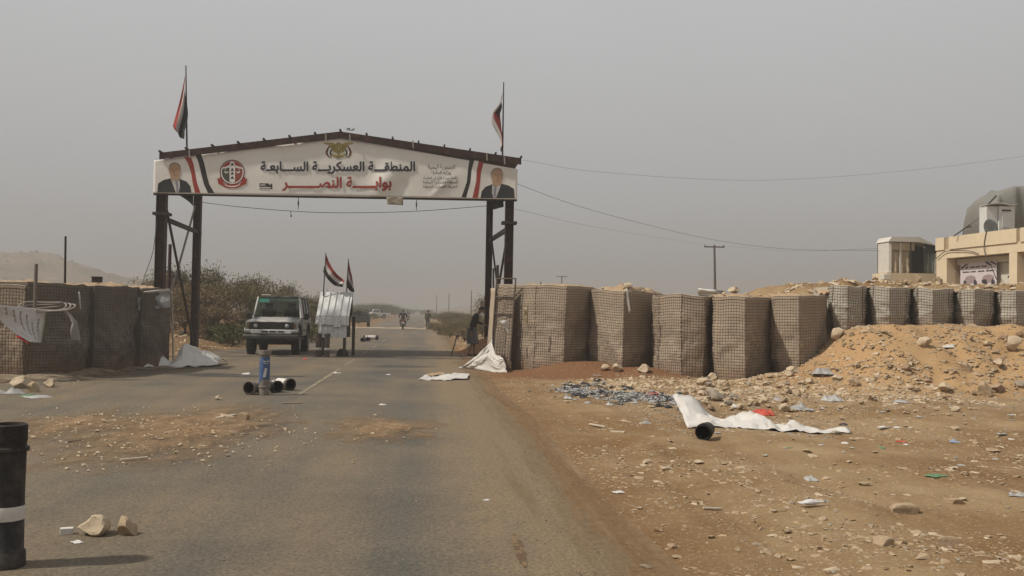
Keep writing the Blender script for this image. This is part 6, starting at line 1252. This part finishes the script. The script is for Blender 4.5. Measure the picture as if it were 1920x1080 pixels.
for k, (px, Y, sc) in enumerate(((842, 96, .36), (858, 84, .4), (878, 78, .45), (897, 74, .5), (830, 125, .45), (822, 155, .5), (815, 190, .55), (808, 240, .7), (868, 110, .6), (850, 130, .65), (836, 170, .75), (800, 320, .9), (885, 96, .55), (790, 400, 1.), (776, 420, 1.))): plant((T2, T1, T0)[k % 3], px, Y, sc, FRAB[k], FRr)
for k, (px, Y, sc, src) in enumerate(((815, 78, .34, T2), (828, 66, .36, T1), (845, 60, .34, T2), (860, 56, .38, T0), (872, 52, .36, T1), (893, 55, .42, T2), (838, 110, .5, T0), (905, 62, .5, T0))): plant(src, px, Y, sc, ('first', 'second', 'third', 'fourth', 'fifth', 'sixth', 'seventh', 'eighth')[k]+' low dusty bush on the stony verge beyond the right gate post', 'low bushes on the right verge')
for k, (px, Y, sc, src) in enumerate(((612, 74, .6, T2), (630, 80, .55, T0), (672, 110, .5, T2), (660, 130, .6, T0), (700, 160, .45, T2))): plant(src, px, Y, sc, ('bush just left of the tin booth', 'bush directly behind the tin booth', 'low bush right behind the dark truck', 'hazy bush over the dark truck roof', 'low bush below the white pickup')[k], FL)
p = P(905, 565, 70); tt = make_tree('thin_tree', 'sparse feathery tree showing just left of the right gate post', (p.x, 70, H(p.x, 70)), 9, 2.4, 3.0, LEAF[0], 1200, .06, 6, .45, None, 'tree')

for px, Y, sc, lb in ((402, 49, 1.22, 'sparse feathery tree rising right of the left gate post'), (470, 60, 1.15, 'sparse feathery tree behind the car bonnet side'), (528, 66, 1.2, 'sparse feathery tree showing over the silver car roof'), (352, 50, 1.1, 'sparse feathery tree between the left gate posts')): plant(tt, px, Y, sc, lb, 'sparse feathery trees beyond the gate')
# ================================================================ STONES
STN = [M('stone_cream', (.47, .375, .26), var=.16, scale=6, col2=(.34, .25, .16), amt=.35, scale2=3, bump=.7, bscale=24), M('stone_tan', (.35, .26, .165), var=.18, scale=6, col2=(.29, .19, .115), amt=.35, scale2=4, bump=.4, bscale=30), M('stone_pink', (.34, .235, .155), var=.15, scale=5, col2=(.30, .20, .14), amt=.3, scale2=4, bump=.4, bscale=28), M('stone_grey', (.29, .245, .19), var=.15, scale=7, bump=.4, bscale=30)]
def rock_mesh(seed, flat=.65, sub=2, ang=.28, npl=13):
    bm = bmesh.new(); bmesh.ops.create_icosphere(bm, subdivisions=sub, radius=.5); r = random.Random(seed); o = Vector((r.uniform(0, 90), r.uniform(0, 90), r.uniform(0, 90)))
    pl = [(Vector((r.gauss(0, 1), r.gauss(0, 1), r.gauss(0, 1))).normalized(), r.uniform(.22, .42)) for _ in range(npl)]
    for v in bm.verts:
        p = v.co.copy()
        for n_, d in pl:
            e = p.dot(n_)-d
            if e > 0: p -= n_*e*.96
        p += p.normalized()*(ang*.22*mn.fractal(v.co*2.2+o, 1, 2, 3)); p.z *= flat; p.x *= 1.15; v.co = p
    me = bpy.data.meshes.new('stone'); bm.to_mesh(me); bm.free(); me.polygons.foreach_set('use_smooth', [True]*len(me.polygons)); me.set_sharp_from_angle(angle=rad(26)); return me
ROCKS = []
for mi in range(4):
    ROCKS.append([])
    for k in range(4):
        me = rock_mesh(mi*10+k, (.55, .7, .6, .8)[k], 1 if k < 3 else 3, .28 if k < 3 else .38, 13 if k < 3 else 9); me.materials.append(STN[mi]); ROCKS[-1].append(me)
sr = random.Random(21)
def gsurf(px, py):
    """where the sight line meets the earth"""
    d = ray(px, py); d = d/d[1]; ysx = np.arange(4.5, 60, .04); xs_ = d[0]*ysx; zs = CAMZ+d[2]*ysx; hz_ = np.maximum(hfun(xs_, ysx), np.where((xs_ > road_l(ysx)) & (xs_ < road_r(ysx)), .006, -1)); hit = np.nonzero(zs < hz_)[0]
    if len(hit) == 0: return None
    i = hit[0]; return Vector((xs_[i], ysx[i], hz_[i]))
def stone(px, py, wpx, label, group, mi=None, k=None, sink=.22, pos=None, hs=1.0):
    p = pos if pos is not None else gsurf(px, py)
    if p is None: return None
    s = wpx/FPX*p.y if pos is None else wpx; mi = sr.choice((0, 0, 1, 1, 2, 3)) if mi is None else mi; me = ROCKS[mi][sr.randrange(4) if k is None else k]
    o = bpy.data.objects.new('stone', me); COL.objects.link(o); s /= 1.08; o.scale = (s*sr.uniform(.9, 1.1), s*sr.uniform(.75, 1.0), s*sr.uniform(.75, 1.1)*hs); o.rotation_euler = (sr.uniform(-.25, .25), sr.uniform(-.25, .25), sr.uniform(0, 6.3))
    o.location = p+Vector((0, 0, s*hs*.33*(1-sink))); return tag(o, label, 'stone', group)
# singled-out stones
for (px, py, w_, lab, mi, *kk) in ((176, 1004, 64, 'large cream rock on the road beside the black tube', 0, 3), (236, 1004, 52, 'smooth pinkish rock right of the cream rock on the road', 1, 3), (38, 728, 38, 'large cream rock at the foot of the left gabion', 0), (62, 735, 28, 'tan rock leaning on the cream rock at the left gabion foot', 1), (92, 726, 26, 'yellowish stone on the litter strip by the left gabions', 0), (1135, 695, 22, 'left small round stone on the red soil below the gabions', 0), (1158, 697, 28, 'larger round stone on the red soil below the gabions', 0), (1206, 699, 27, 'round stone on the red soil under the white strip gabion', 0), (1342, 752, 42, 'flat pale slab behind the curled white sheet', 3), (1733, 650, 34, 'round cream boulder on the mound slope', 0), (1900, 655, 44, 'long cream boulder on the mound at the right edge', 0), (1690, 962, 92, 'broad half buried boulder in the stony foreground', 1), (1775, 1022, 80, 'pale rough boulder right of the broad half buried one', 1), (1790, 945, 52, 'half buried round rock in the right foreground', 1), (1655, 1020, 48, 'rounded stone below the broad foreground boulder', 1), (1845, 740, 40, 'round tan stone on the lower mound slope', 1), (1870, 735, 34, 'stone right of the round tan one on the mound', 2), (1772, 735, 34, 'flat cream stone low on the mound slope', 0), (1570, 635, 34, 'pale stone wedged under the leftmost short gabion', 0), (410, 750, 14, 'small pale stone in the left lane near the sand drift', 0), (457, 792, 28, 'tan stone on top of the orange sand drift', 1), (500, 738, 15, 'pale stone in front of the lying tubes', 0), (818, 618, 14, 'round stone beside the far walking person', 0), (1485, 700, 26, 'cream stone on the red earth at the last tall gabion', 0)):
    stone(px, py, w_, lab, None, mi, kk[0] if kk else 3, .95 if py > 900 and px > 1000 else .25, hs=.6 if py > 900 and px > 1000 else 1.0)
st = stone(425, 786, 40, 'flat cream slab on the orange sand drift', None, 0, 0, hs=.5)
def zone(n, x0, x1, y0, y1, w0, w1, label, group, hs=1.0, sink=.25):
    for _ in range(n):
        q = sr.random(); w_ = w0+(w1-w0)*q**2.2; mi = sr.choice((0, 0, 1, 1, 2, 3)); fx, fy = sr.random(), sr.random()
        lb = ('big ' if q > .8 else 'medium-sized ' if q > .45 else 'small ')+('cream ', 'tan ', 'pinkish ', 'grey ')[mi]+label+(', left part' if fx < .33 else ', middle part' if fx < .66 else ', right part')
        stone(x0+(x1-x0)*fx, y0+(y1-y0)*fy, w_, lb, group, mi, hs=hs, sink=sink)
zone(96, 1280, 1520, 708, 775, 9, 28, 'stone in the rubble band under the tall gabions', 'rubble stones under the tall gabions'); zone(30, 1460, 1590, 700, 790, 9, 26, 'stone at the left foot of the earth mound', 'stones at the foot of the mound')
zone(70, 1540, 1915, 625, 780, 8, 32, 'stone on the slope of the earth mound', 'stones on the mound slope'); zone(74, 1180, 1915, 790, 1075, 9, 34, 'flat stone in the right foreground', 'stone fragments in the right foreground', .55, .35)
zone(20, 180, 500, 775, 860, 5, 13, 'chip in the orange sand drift', 'stone chips in the sand drift'); zone(16, 960, 1250, 705, 770, 6, 14, 'stone on the red soil before the gabions', 'stones on the red soil')
for _ in range(26):
    Y = sr.uniform(38, 50); x = sr.uniform(-13.5, -7.8); w_ = sr.uniform(.18, .5); stone(0, 0, w_, ('large ' if w_ > .38 else 'small ')+'pale boulder on the left bank '+('close behind the gate leg' if Y < 42 else 'under the bushes' if x < -10.5 else 'near the car'), 'boulders on the left bank', 0 if sr.random() < .7 else 2, pos=Vector((x, Y, H(x, Y))))
for _ in range(20):
    Y = sr.uniform(36, 62); x = sr.uniform(1.9, 4.4); stone(0, 0, sr.uniform(.15, .5), 'pale stone on the soil verge beyond the right gate post', 'stones on the far right verge', None, pos=Vector((x, Y, H(x, Y))))
for (px, py, Y, w_) in ((1176, 537, 24.6, .32), (1130, 538, 25.2, .14), (1082, 535, 25.6, .16), (1205, 543, 24.8, .14), (1375, 545, 23, .3), (1358, 549, 23, .15), (1400, 549, 23, .16), (1425, 551, 23.2, .14), (1520, 545, 23.2, .18), (1480, 550, 23, .12)):
    p = P(px, py, Y); stone(0, 0, w_, ('large' if w_ > .25 else 'small')+' stone lying on top of the '+('first' if px < 1108 else 'second' if px < 1222 else 'fourth' if px < 1448 else 'last')+' tall gabion', 'stones on top of the tall gabions', 0, pos=Vector((p.x, Y, p.z-.06)))
for (px, py, Y, w_) in ((1640, 531, 26, .3), (1700, 528, 26, .35), (1760, 524, 26.4, .5), (1722, 520, 26.6, .3), (1815, 531, 26, .25), (1880, 529, 26, .3), (1600, 538, 25, .25), (1850, 533, 25.6, .2)):
    p = P(px, py, Y); stone(0, 0, w_, ('large' if w_ > .34 else 'middling' if w_ > .27 else 'small')+' stone on the earth heap '+('below the hut' if px < 1755 else 'below the poster' if px < 1855 else 'by the right picture edge'), 'stones behind the short gabions', 1, pos=Vector((p.x, Y, H(p.x, Y)+.02)))
# gravel too small to count
def gravel(name, pos, size, mat, seed, label, flat=.5):
    r = np.random.default_rng(seed); n = len(pos); t = np.array([[1, 0, -.3], [-.6, .85, -.3], [-.6, -.85, -.3], [.3, .5, .55], [-.2, -.5, .6], [.5, -.6, .3]]); N = len(t)
    f = np.array([[0, 1, 3], [0, 3, 5], [3, 4, 5], [3, 1, 4], [1, 2, 4], [2, 5, 4], [0, 5, 2]])
    a = r.uniform(0, 6.283, n); c, s = np.cos(a), np.sin(a); tt_ = t[None]*(1+.35*r.normal(size=(n, N, 3))); sz = size[:, None]
    x = (tt_[:, :, 0]*c[:, None]-tt_[:, :, 1]*s[:, None])*sz; y = (tt_[:, :, 0]*s[:, None]+tt_[:, :, 1]*c[:, None])*sz; z = tt_[:, :, 2]*sz*flat
    V = np.stack([x, y, z], 2)+pos[:, None, :]; F_ = (f[None]+(np.arange(n)*N)[:, None, None]).reshape(-1, 3); me = bpy.data.meshes.new(name); me.from_pydata(V.reshape(-1, 3).tolist(), [], F_.tolist()); me.materials.append(mat); o = bpy.data.objects.new(name, me); COL.objects.link(o); return tag(o, label, None, kind='stuff')
def scatter(n, x0, x1, y0, y1, smin, smax, seed, dens=None, zoff=0.0):
    r = np.random.default_rng(seed); x = r.uniform(x0, x1, n); y = y0*(y1/y0)**r.random(n); k = np.ones(n, bool) if dens is None else r.random(n) < dens(x, y); x, y = x[k], y[k]
    z = np.maximum(hfun(x, y), np.where((x > road_l(y)) & (x < road_r(y)), .006, -1)); s = smin*(smax/smin)**(r.random(len(x))**2.0); return np.stack([x, y, z+zoff-.12*s], 1), s
verge = lambda x, y: np.where(x > road_r(y)+.2, np.clip(.10+2.6*vfbm(x, y, .45, 3)+1.6*vfbm(x+9, y, 1.9, 3)+.35*sstep(3, 7, x)+.3*sstep(14, 19, y), .04, 1), .0)
for k, (n, a_, b_, lb) in enumerate(((52000, .006, .042, 'pale gravel strewn over the right verge'), (46000, .006, .038, 'tan gravel strewn over the right verge'), (16000, .008, .035, 'grey chips strewn over the right verge'))):
    p_, s_ = scatter(n, 1.4, 14.5, 5.2, 23.5, a_, b_, 40+k, verge); gravel('gravel', p_, s_, (M('gravel_ochre', (.36, .265, .165), var=.2), M('gravel_brown', (.27, .18, .10), var=.2), M('gravel_grey', (.29, .24, .18), var=.2))[k], k, lb, .45)
p_, s_ = scatter(5600, 3.6, 11.0, 15.5, 22.9, .025, .11, 50, lambda x, y: np.clip(1.25-np.abs(y-20.6+.15*(x-7))/3.2-.25*np.abs(x-7.2)/3.5+1.2*vfbm(x, y, .8, 3), 0, 1)); gravel('rubble', p_, s_, STN[0], 9, 'loose cream rubble banked under the tall gabions', .65)
p_, s_ = scatter(5600, 3.6, 11.0, 15.5, 22.9, .025, .10, 59, lambda x, y: np.clip(1.25-np.abs(y-20.6+.15*(x-7))/3.2-.25*np.abs(x-7.2)/3.5+1.2*vfbm(x, y, .8, 3), 0, 1)); gravel('rubble', p_, s_, M('rubble_brown', (.33, .235, .14), var=.25), 29, 'loose brown rubble banked under the tall gabions', .65)
p_, s_ = scatter(9000, 8.0, 16.5, 18.3, 23.0, .014, .11, 51, lambda x, y: np.clip(.35+3*vfbm(x, y, .7, 3), .05, 1)); gravel('rubble', p_, s_, STN[1], 10, 'small stones on the mound slope', .65)
p_, s_ = scatter(2600, 1.8, 14.0, 5.4, 19.0, .02, .075, 61, verge); gravel('rubble', p_, s_, STN[1], 31, 'half buried stones scattered over the right verge', .5)
p_, s_ = scatter(1600, 2.2, 14.0, 5.4, 19.0, .02, .085, 62, verge); gravel('rubble', p_, s_, STN[0], 32, 'pale half buried stones scattered over the right verge', .5)
p_, s_ = scatter(14000, 3.2, 13.0, 12.5, 19.5, .008, .05, 57, lambda x, y: np.clip(.3+2.6*vfbm(x, y, .6, 3)+1.2*vfbm(x, y+5, 2.3, 2)+.3*sstep(14, 18, y), .03, 1)); gravel('gravel', p_, s_, STN[3], 19, 'greyish gravel carpet before the rubble band', .5)
p_, s_ = scatter(1600, 9.5, 18, 24.2, 27.0, .02, .14, 58); gravel('rubble', p_, s_, STN[0], 20, 'rubble on the earth heap behind the short gabions', .65)
p_, s_ = scatter(1800, -13, -6.5, 30, 52, .03, .11, 52, lambda x, y: np.where(x < road_l(y)-.1, 1., 0)); gravel('rubble', p_, s_, STN[0], 11, 'loose pale stones on the left bank', .65)
p_, s_ = scatter(1300, 1.4, 4.6, 33, 70, .03, .10, 53, lambda x, y: np.where(x > road_r(y)+.2, 1., 0)); gravel('rubble', p_, s_, STN[1], 12, 'loose stones on the right verge beyond the gate', .65)
p_, s_ = scatter(2600, -9, 1.3, 5.0, 20, .004, .012, 60); gravel('grit', p_, s_, M('dark_grit', (.06, .05, .04), var=.3), 33, 'dark grit scattered on the asphalt', .6)
p_, s_ = scatter(2800, -10, 1.3, 5.0, 30, .004, .015, 54, lambda x, y: .25+1.0*np.clip(vfbm(x, y, .6, 3)+.1, 0, 1)); gravel('grit', p_, s_, STN[1], 13, 'scattered grit on the asphalt', .6)
def near_drift(x, y):
    c = G(330, 818); c2 = G(720, 808); c3 = G(120, 800); return np.exp(-((x-c.x)/1.3)**2-((y-c.y)/2.2)**2)+.6*np.exp(-((x-c2.x)/.45)**2-((y-c2.y)/1.0)**2)+.5*np.exp(-((x-c3.x)/1.2)**2-((y-c3.y)/2.)**2)
p_, s_ = scatter(6000, -7, 1.0, 9.5, 19, .006, .03, 55, near_drift, .01); p_[:, 2] += .055*np.minimum(1, near_drift(p_[:, 0], p_[:, 1]))**1.5; gravel('gravel', p_, s_, STN[0], 14, 'pale gravel in the sand drifts on the road', .6)
p_, s_ = scatter(900, -10.5, -6.9, 19.3, 22.3, .008, .05, 56, lambda x, y: np.exp(-((y-20.8+.35*(x+8))/.55)**2)); gravel('gravel', p_, s_, STN[1], 15, 'stones and dirt along the foot of the left gabions', .6)

# ================================================================ LITTER
PLA = glass('clear_plastic', (.72, .76, .78)); PLG = M('grey_plastic', (.29, .28, .265), var=.25, rough=.55, bump=0, spec=.5); PLK = M('black_plastic', (.02, .02, .022), var=.3, rough=.4, bump=0, spec=.5); PLW = M('white_plastic', (.58, .57, .55), var=.08, rough=.4, bump=0); PLR = M('red_plastic', (.45, .07, .045), var=.15, rough=.5, bump=0); PLB = M('blue_plastic', (.24, .28, .36), rough=.4, bump=0); PLN = M('green_plastic', (.10, .20, .09), rough=.4, bump=0); CARD = M('cardboard', (0.36, 0.26, 0.16)); WOODL = M('pale_wood', (.42, .36, .28), var=.3)
def crumple_mesh(seed, mat, n=9, flat=.35):
    r = random.Random(seed); m_ = MB(); m_.grid(lambda u, v: ((u-.5)*(1+.3*mn.noise(Vector((v*3, seed, 0)))), (v-.5)*.8*(1+.3*mn.noise(Vector((u*3, seed, 5)))), max(0.01, .02+flat*(.5+mn.fractal(Vector((u*2.4+seed, v*2.4, seed)), 1, 2, 3))*(math.sin(math.pi*u)*math.sin(math.pi*v))**.4 if 0 < u < 1 and 0 < v < 1 else .01)), n, n)
    me = bpy.data.meshes.new('scrap'); me.from_pydata(m_.v, [], m_.f); me.materials.append(mat); me.set_sharp_from_angle(angle=rad(30)); return me
def bottle_mesh(seed, mat, capm):
    r = random.Random(seed); m_ = MB(); pr = [(.001, 0), (.28, .01), (.30, .1), (.27, .3), (.3, .5), (.28, .8), (.3, 1.1), (.22, 1.4), (.11, 1.6), (.10, 1.75)]; m_.lathe(pr, 12, axis='X'); m_.lathe([(.12, 1.68), (.12, 1.85), (.001, 1.86)], 10, mi=1, axis='X')
    cr_ = r.uniform(.35, .8); v = [(x-.9, y*(1.25-cr_*.3), z*(cr_+.25*math.sin(x*5+seed))+.2) for x, y, z in m_.v]; me = bpy.data.meshes.new('bottle'); me.from_pydata(v, [], m_.f); me.materials.append(mat); me.materials.append(capm); me.polygons.foreach_set('material_index', m_.m); me.polygons.foreach_set('use_smooth', [True]*len(me.polygons)); return me
BOT = [bottle_mesh(1, PLG, PLB), bottle_mesh(2, PLG, PLW), bottle_mesh(3, PLK, PLK), bottle_mesh(4, PLW, PLB), bottle_mesh(5, PLA, PLB)]
CRM = {k: [crumple_mesh(10*i+j, m_, 9, .45) for j in range(3)] for i, (k, m_) in enumerate(dict(w=SHEET, g=SHEETG, k=PLK, r=PLR, b=PLB, n=PLN, c=CARD, p=PLG).items())}
def put(me, name, px, py, wpx, label, cat, group=None, rz=None, hs=1.0, unit=1.0):
    p = gsurf(px, py)
    if p is None: return
    s = wpx/FPX*p.y/unit; o = bpy.data.objects.new(name, me); COL.objects.link(o); o.scale = (s, s*sr.uniform(.8, 1.1), s*hs); o.rotation_euler = (0, 0, sr.uniform(0, 6.3) if rz is None else rz); o.location = p+Vector((0, 0, .004)); return tag(o, label, cat, group)
THIRD = lambda a: ', left end' if a < .33 else ', middle' if a < .66 else ', right end by the white sheet'
for _ in range(90): 
    a = sr.random(); put(BOT[sr.choice((0, 0, 1, 1, 2, 2, 2, 4))], 'plastic_bottle', 1055+230*a, 731+24*a+sr.gauss(0, 10), sr.uniform(11, 18), 'crushed plastic bottle in the burnt rubbish heap'+THIRD(a), 'bottle', 'bottles in the burnt rubbish heap', unit=1.86)
for _ in range(84):
    a = sr.random(); k = sr.choice('kkkkkkppcg'); put(sr.choice(CRM[k]), 'plastic_scrap', 1065+215*a, 733+22*a+sr.gauss(0, 9), sr.uniform(9, 18), dict(k='black', p='grey', g='pale grey', c='brown')[k]+' plastic scrap in the burnt rubbish heap'+THIRD(a), 'scrap', 'scraps in the burnt rubbish heap', hs=.7)
put(CRM['r'][0], 'plastic_scrap', 1225, 742, 20, 'red plastic scrap on the burnt rubbish heap', 'scrap')
for (px, py, w_, k, lb, hs) in ((1543, 702, 42, 'p', 'grey plastic bag caught on the left slope of the mound', .8), (1460, 752, 24, 'p', 'pale plastic bag standing in the rubble', .9), (1562, 752, 38, 'g', 'grey plastic bag at the foot of the mound', .8), (1430, 778, 44, 'r', 'crumpled red plastic behind the long white sheet', .9), (1500, 768, 46, 'p', 'dusty film sheet in the rubble right of the red plastic', .5), (1380, 765, 17, 'w', 'white cup scrap left of the red plastic', .8), (1690, 755, 30, 'p', 'grey film scrap low on the mound', .5), (1780, 655, 26, 'w', 'white scrap on the mound slope', .5), (1210, 795, 22, 'p', 'grey film scrap in the gravel left of the tube', .6), (1520, 900, 34, 'g', 'grey cloth scrap in the right foreground', .6), (1755, 893, 40, 'n', 'flat green plastic piece in the right foreground', .2), (1690, 830, 20, 'r', 'red shard right of the white sheet', .3), (1790, 830, 20, 'b', 'bluish plastic piece on the stony ground', .6), (1860, 845, 30, 'c', 'orange-brown cardboard scrap at the right', .3), (1910, 930, 34, 'p', 'clear plastic lid at the right picture edge', .5), (1430, 735, 14, 'w', 'small white paper in the rubble band', .5), (1585, 832, 16, 'w', 'white paper scrap at the right tip of the long sheet', .5), (1160, 925, 22, 'w', 'pale scrap in the gravel verge', .3), (572, 674, 11, 'r', 'red packet on the road before the tin booth', .9), (462, 702, 15, 'w', 'white scrap on the oil stain behind the blue-labelled tube', .6), (728, 703, 8, 'w', 'tiny white paper beside the centre line', .5), (632, 700, 12, 'w', 'white scrap at the end of the centre dash', .5), (718, 760, 12, 'w', 'pale scrap in the right lane', .5), (912, 940, 12, 'w', 'tiny white chip in the right lane foreground', .3), (145, 1019, 22, 'w', 'curled white paper strip in front of the rocks', .3), (70, 745, 50, 'g', 'grey sheet scrap on the litter strip at the left', .2), (20, 738, 44, 'p', 'crumpled foil at the left picture edge', .5), (55, 742, 26, 'n', 'green plastic piece by the left rocks', .3), (100, 712, 10, 'w', 'white cup at the foot of the left gabion', 1.2), (865, 690, 16, 'g', 'grey scrap by the slumped sheet', .4)):
    put(sr.choice(CRM[k]), 'litter_scrap', px, py, w_, lb, 'litter', hs=hs)
for _ in range(44): 
    k = sr.choice('wggppcckcn'); put(sr.choice(CRM[k]), 'litter_scrap', sr.uniform(1300, 1915), sr.uniform(760, 880), sr.uniform(7, 16), dict(w='white', g='pale grey', p='grey', c='brown', k='black', n='green', b='blue')[k]+' litter scrap on the stony ground right of the road', 'litter', 'small scraps on the stony ground', hs=.4)
for (px, py, w_, k, lb) in ((1523, 952, 60, 3, 'crushed white can with dark mouth in the right foreground'), (1657, 806, 28, 3, 'clear plastic bottle right of the long white sheet'), (1880, 818, 24, 0, 'bluish bottle on the stony ground at the right')):
    put(BOT[k], 'plastic_bottle', px, py, w_, lb, 'bottle', unit=1.86, rz=rad(15))
bx = G(125, 1003); m_ = MB(); m_.box((bx.x, bx.y, .028), (.085, .05, .045), rad(15)); o = tag(m_.build('small_carton', LBL_W, None, (bx.x, bx.y, .006), bevel=.004), 'small white carton left of the rocks on the road', 'carton')
def stick(px0, py0, px1, py1, r_, mat, label):
    a_, b_ = gsurf(px0, py0), gsurf(px1, py1); m_ = MB(); m_.beam(a_+Vector((0, 0, r_*.8)), b_+Vector((0, 0, r_*1.0)), r_*2.4, r_*1.4); return tag(m_.build('wood_piece', mat, None, (a_.x, a_.y, a_.z), bevel=r_*.3), label, 'wood piece')
stick(225, 866, 277, 862, .018, WOODL, 'pale stick lying below the sand drift'); stick(128, 831, 186, 824, .014, WOOD_D, 'dark twig lying left of the sand drift'); stick(398, 790, 440, 783, .03, WOODL, 'pale plank end on the sand drift'); stick(530, 757, 566, 757, .014, CARD, 'thin brown strip near the centre line'); stick(1105, 797, 1136, 803, .016, WOODL, 'pale splinter in the gravel left of the tube'); stick(1145, 811, 1172, 813, .016, WOODL, 'second pale splinter in the gravel left of the tube'); stick(1318, 956, 1352, 959, .012, WOODL, 'thin pale stick in the gravel foreground')
# soot-dark oil stains on the asphalt
STAIN = M('oil_stain', (.05, .045, .04), var=.3, col2=(.13, .115, .095), amt=.55, scale2=5, sharp=.3)
def stain(px, py, rx, ry, seed):
    g = G(px, py); m_ = MB(); n_ = 28; pts = [(g.x+rx*math.cos(a)*(1+.5*fbm(math.cos(a)*2, math.sin(a)*2, 1, seed)), g.y+ry*math.sin(a)*(1+.5*fbm(math.cos(a)*2, math.sin(a)*2, 1, seed)), .0095) for a in np.linspace(0, 2*math.pi, n_, False)]; m_.poly(pts); tag(m_.build('oil_stain', STAIN), None, None, kind='structure')
stain(470, 706, 1.3, .35, 1); stain(760, 688, .8, .25, 2); stain(390, 702, 1.0, .3, 3)

# scrub dotted over the hazy hill
_ho = [o for o in bpy.data.objects if o.name == 'hill'][0]; hv_ = np.array([v.co+_ho.location for v in _ho.data.vertices]); hv_ = hv_[hv_[:, 2] > -.5]; rr_ = np.random.default_rng(3); hv_ = hv_[rr_.integers(0, len(hv_), 1500)]+rr_.normal(0, .8, (1500, 3))*np.array([1, 1, .1])
gravel('hill_scrub', hv_, rr_.uniform(.25, 1.0, 1500)*rr_.random(1500)+.1, LEAF[0], 70, 'dark scrub dotted over the hazy left hill', .8)

# shredded rubbish between the bottles
for k_, (mt, nn) in enumerate(((PLG, 900), (PLK, 700), (SHEETG, 500))):
    r_ = np.random.default_rng(80+k_); a_ = r_.random(nn); A0, A1 = G(1050, 735), G(1292, 757); x_ = A0.x+(A1.x-A0.x)*a_+r_.normal(0, .12, nn); y_ = A0.y+(A1.y-A0.y)*a_+r_.normal(0, .55, nn); gravel('shredded_rubbish', np.stack([x_, y_, hfun(x_, y_)+.01+.05*r_.random(nn)*np.exp(-(r_.normal(0, 1, nn))**2)], 1), .012+.035*r_.random(nn)**2, mt, 90+k_, ('grey', 'black', 'pale')[k_]+' shreds of plastic in the burnt rubbish heap', .5)
m_ = MB(); gA, gB = G(962, 1000), G(985, 1068); m_.grid(lambda u, v: (gA.x+(gB.x-gA.x)*v+(u-.5)*.07*math.sin(math.pi*v)**.5*(1+.6*mn.noise(Vector((u*3, v*9, 2)))), gA.y+(gB.y-gA.y)*v, .0092), 3, 24); tag(m_.build('mud_streak', M('mud_streak', (.17, .11, .06), var=.25, scale=12)), 'short brown mud streak in the right lane', None, kind='structure')

# dirt swept against the foot of the left gabions
wl = [PL(-150, 21.9), PL(-40, 21.35), PL(50, 21.25), PL(121, 21.9), PL(175, 23.2), PL(262, 25.0), PL(322, 26.4), PL(345, 28.5)]; mb = MB(); vs = []; fa = []; N_ = 90
for j in range(N_):
    f_ = j/(N_-1)*(len(wl)-1); i0 = min(int(f_), len(wl)-2); p_ = Vector(wl[i0]).lerp(Vector(wl[i0+1]), f_-i0); d_ = (Vector(wl[i0+1])-Vector(wl[i0])).normalized(); o_ = Vector((d_.y, -d_.x))
    for i in range(8): u = i/7; q_ = p_+o_*(-.15+u*1.5); vs.append((q_.x, q_.y, .0094+.10*(1-u)**2*(1+.6*fbm(q_.x, q_.y, 1.5, 4)))); fa.append(u*.9+.15)
mb.add(vs, [(j*8+i, j*8+i+1, (j+1)*8+i+1, (j+1)*8+i) for j in range(N_-1) for i in range(7)]); o = mb.build('dirt_fringe', faded(M('pale_dirt', (.22, .17, .115), var=.25, scale=9), 'dirt_fringe', (3, 3, 1), -.1, .5), smooth=True); at_ = o.data.attributes.new('fade', 'FLOAT', 'POINT'); at_.data.foreach_set('value', fa); tag(o, 'pale dirt swept along the foot of the left gabions', None, kind='structure')
# ================================================================ DUSTY AIR
mb = MB(); mb.box((0, 640, 12.5), (2400, 1480, 30)); hz = mb.build('haze', M('haze_tmp', (1, 1, 1), bump=0))
hm = bpy.data.materials.new('dust_haze'); hm.use_nodes = True; hn = hm.node_tree.nodes; hn.clear()
ho = hn.new('ShaderNodeOutputMaterial'); hv = hn.new('ShaderNodeVolumePrincipled')
hv.inputs['Color'].default_value = (0.56, 0.56, 0.555, 1); hv.inputs['Density'].default_value = 0.0021; hv.inputs['Anisotropy'].default_value = 0.2
hm.node_tree.links.new(hv.outputs[0], ho.inputs['Volume']); hz.data.materials.clear(); hz.data.materials.append(hm)
tag(hz, 'pale dust haze hanging in the air', None, kind='stuff')
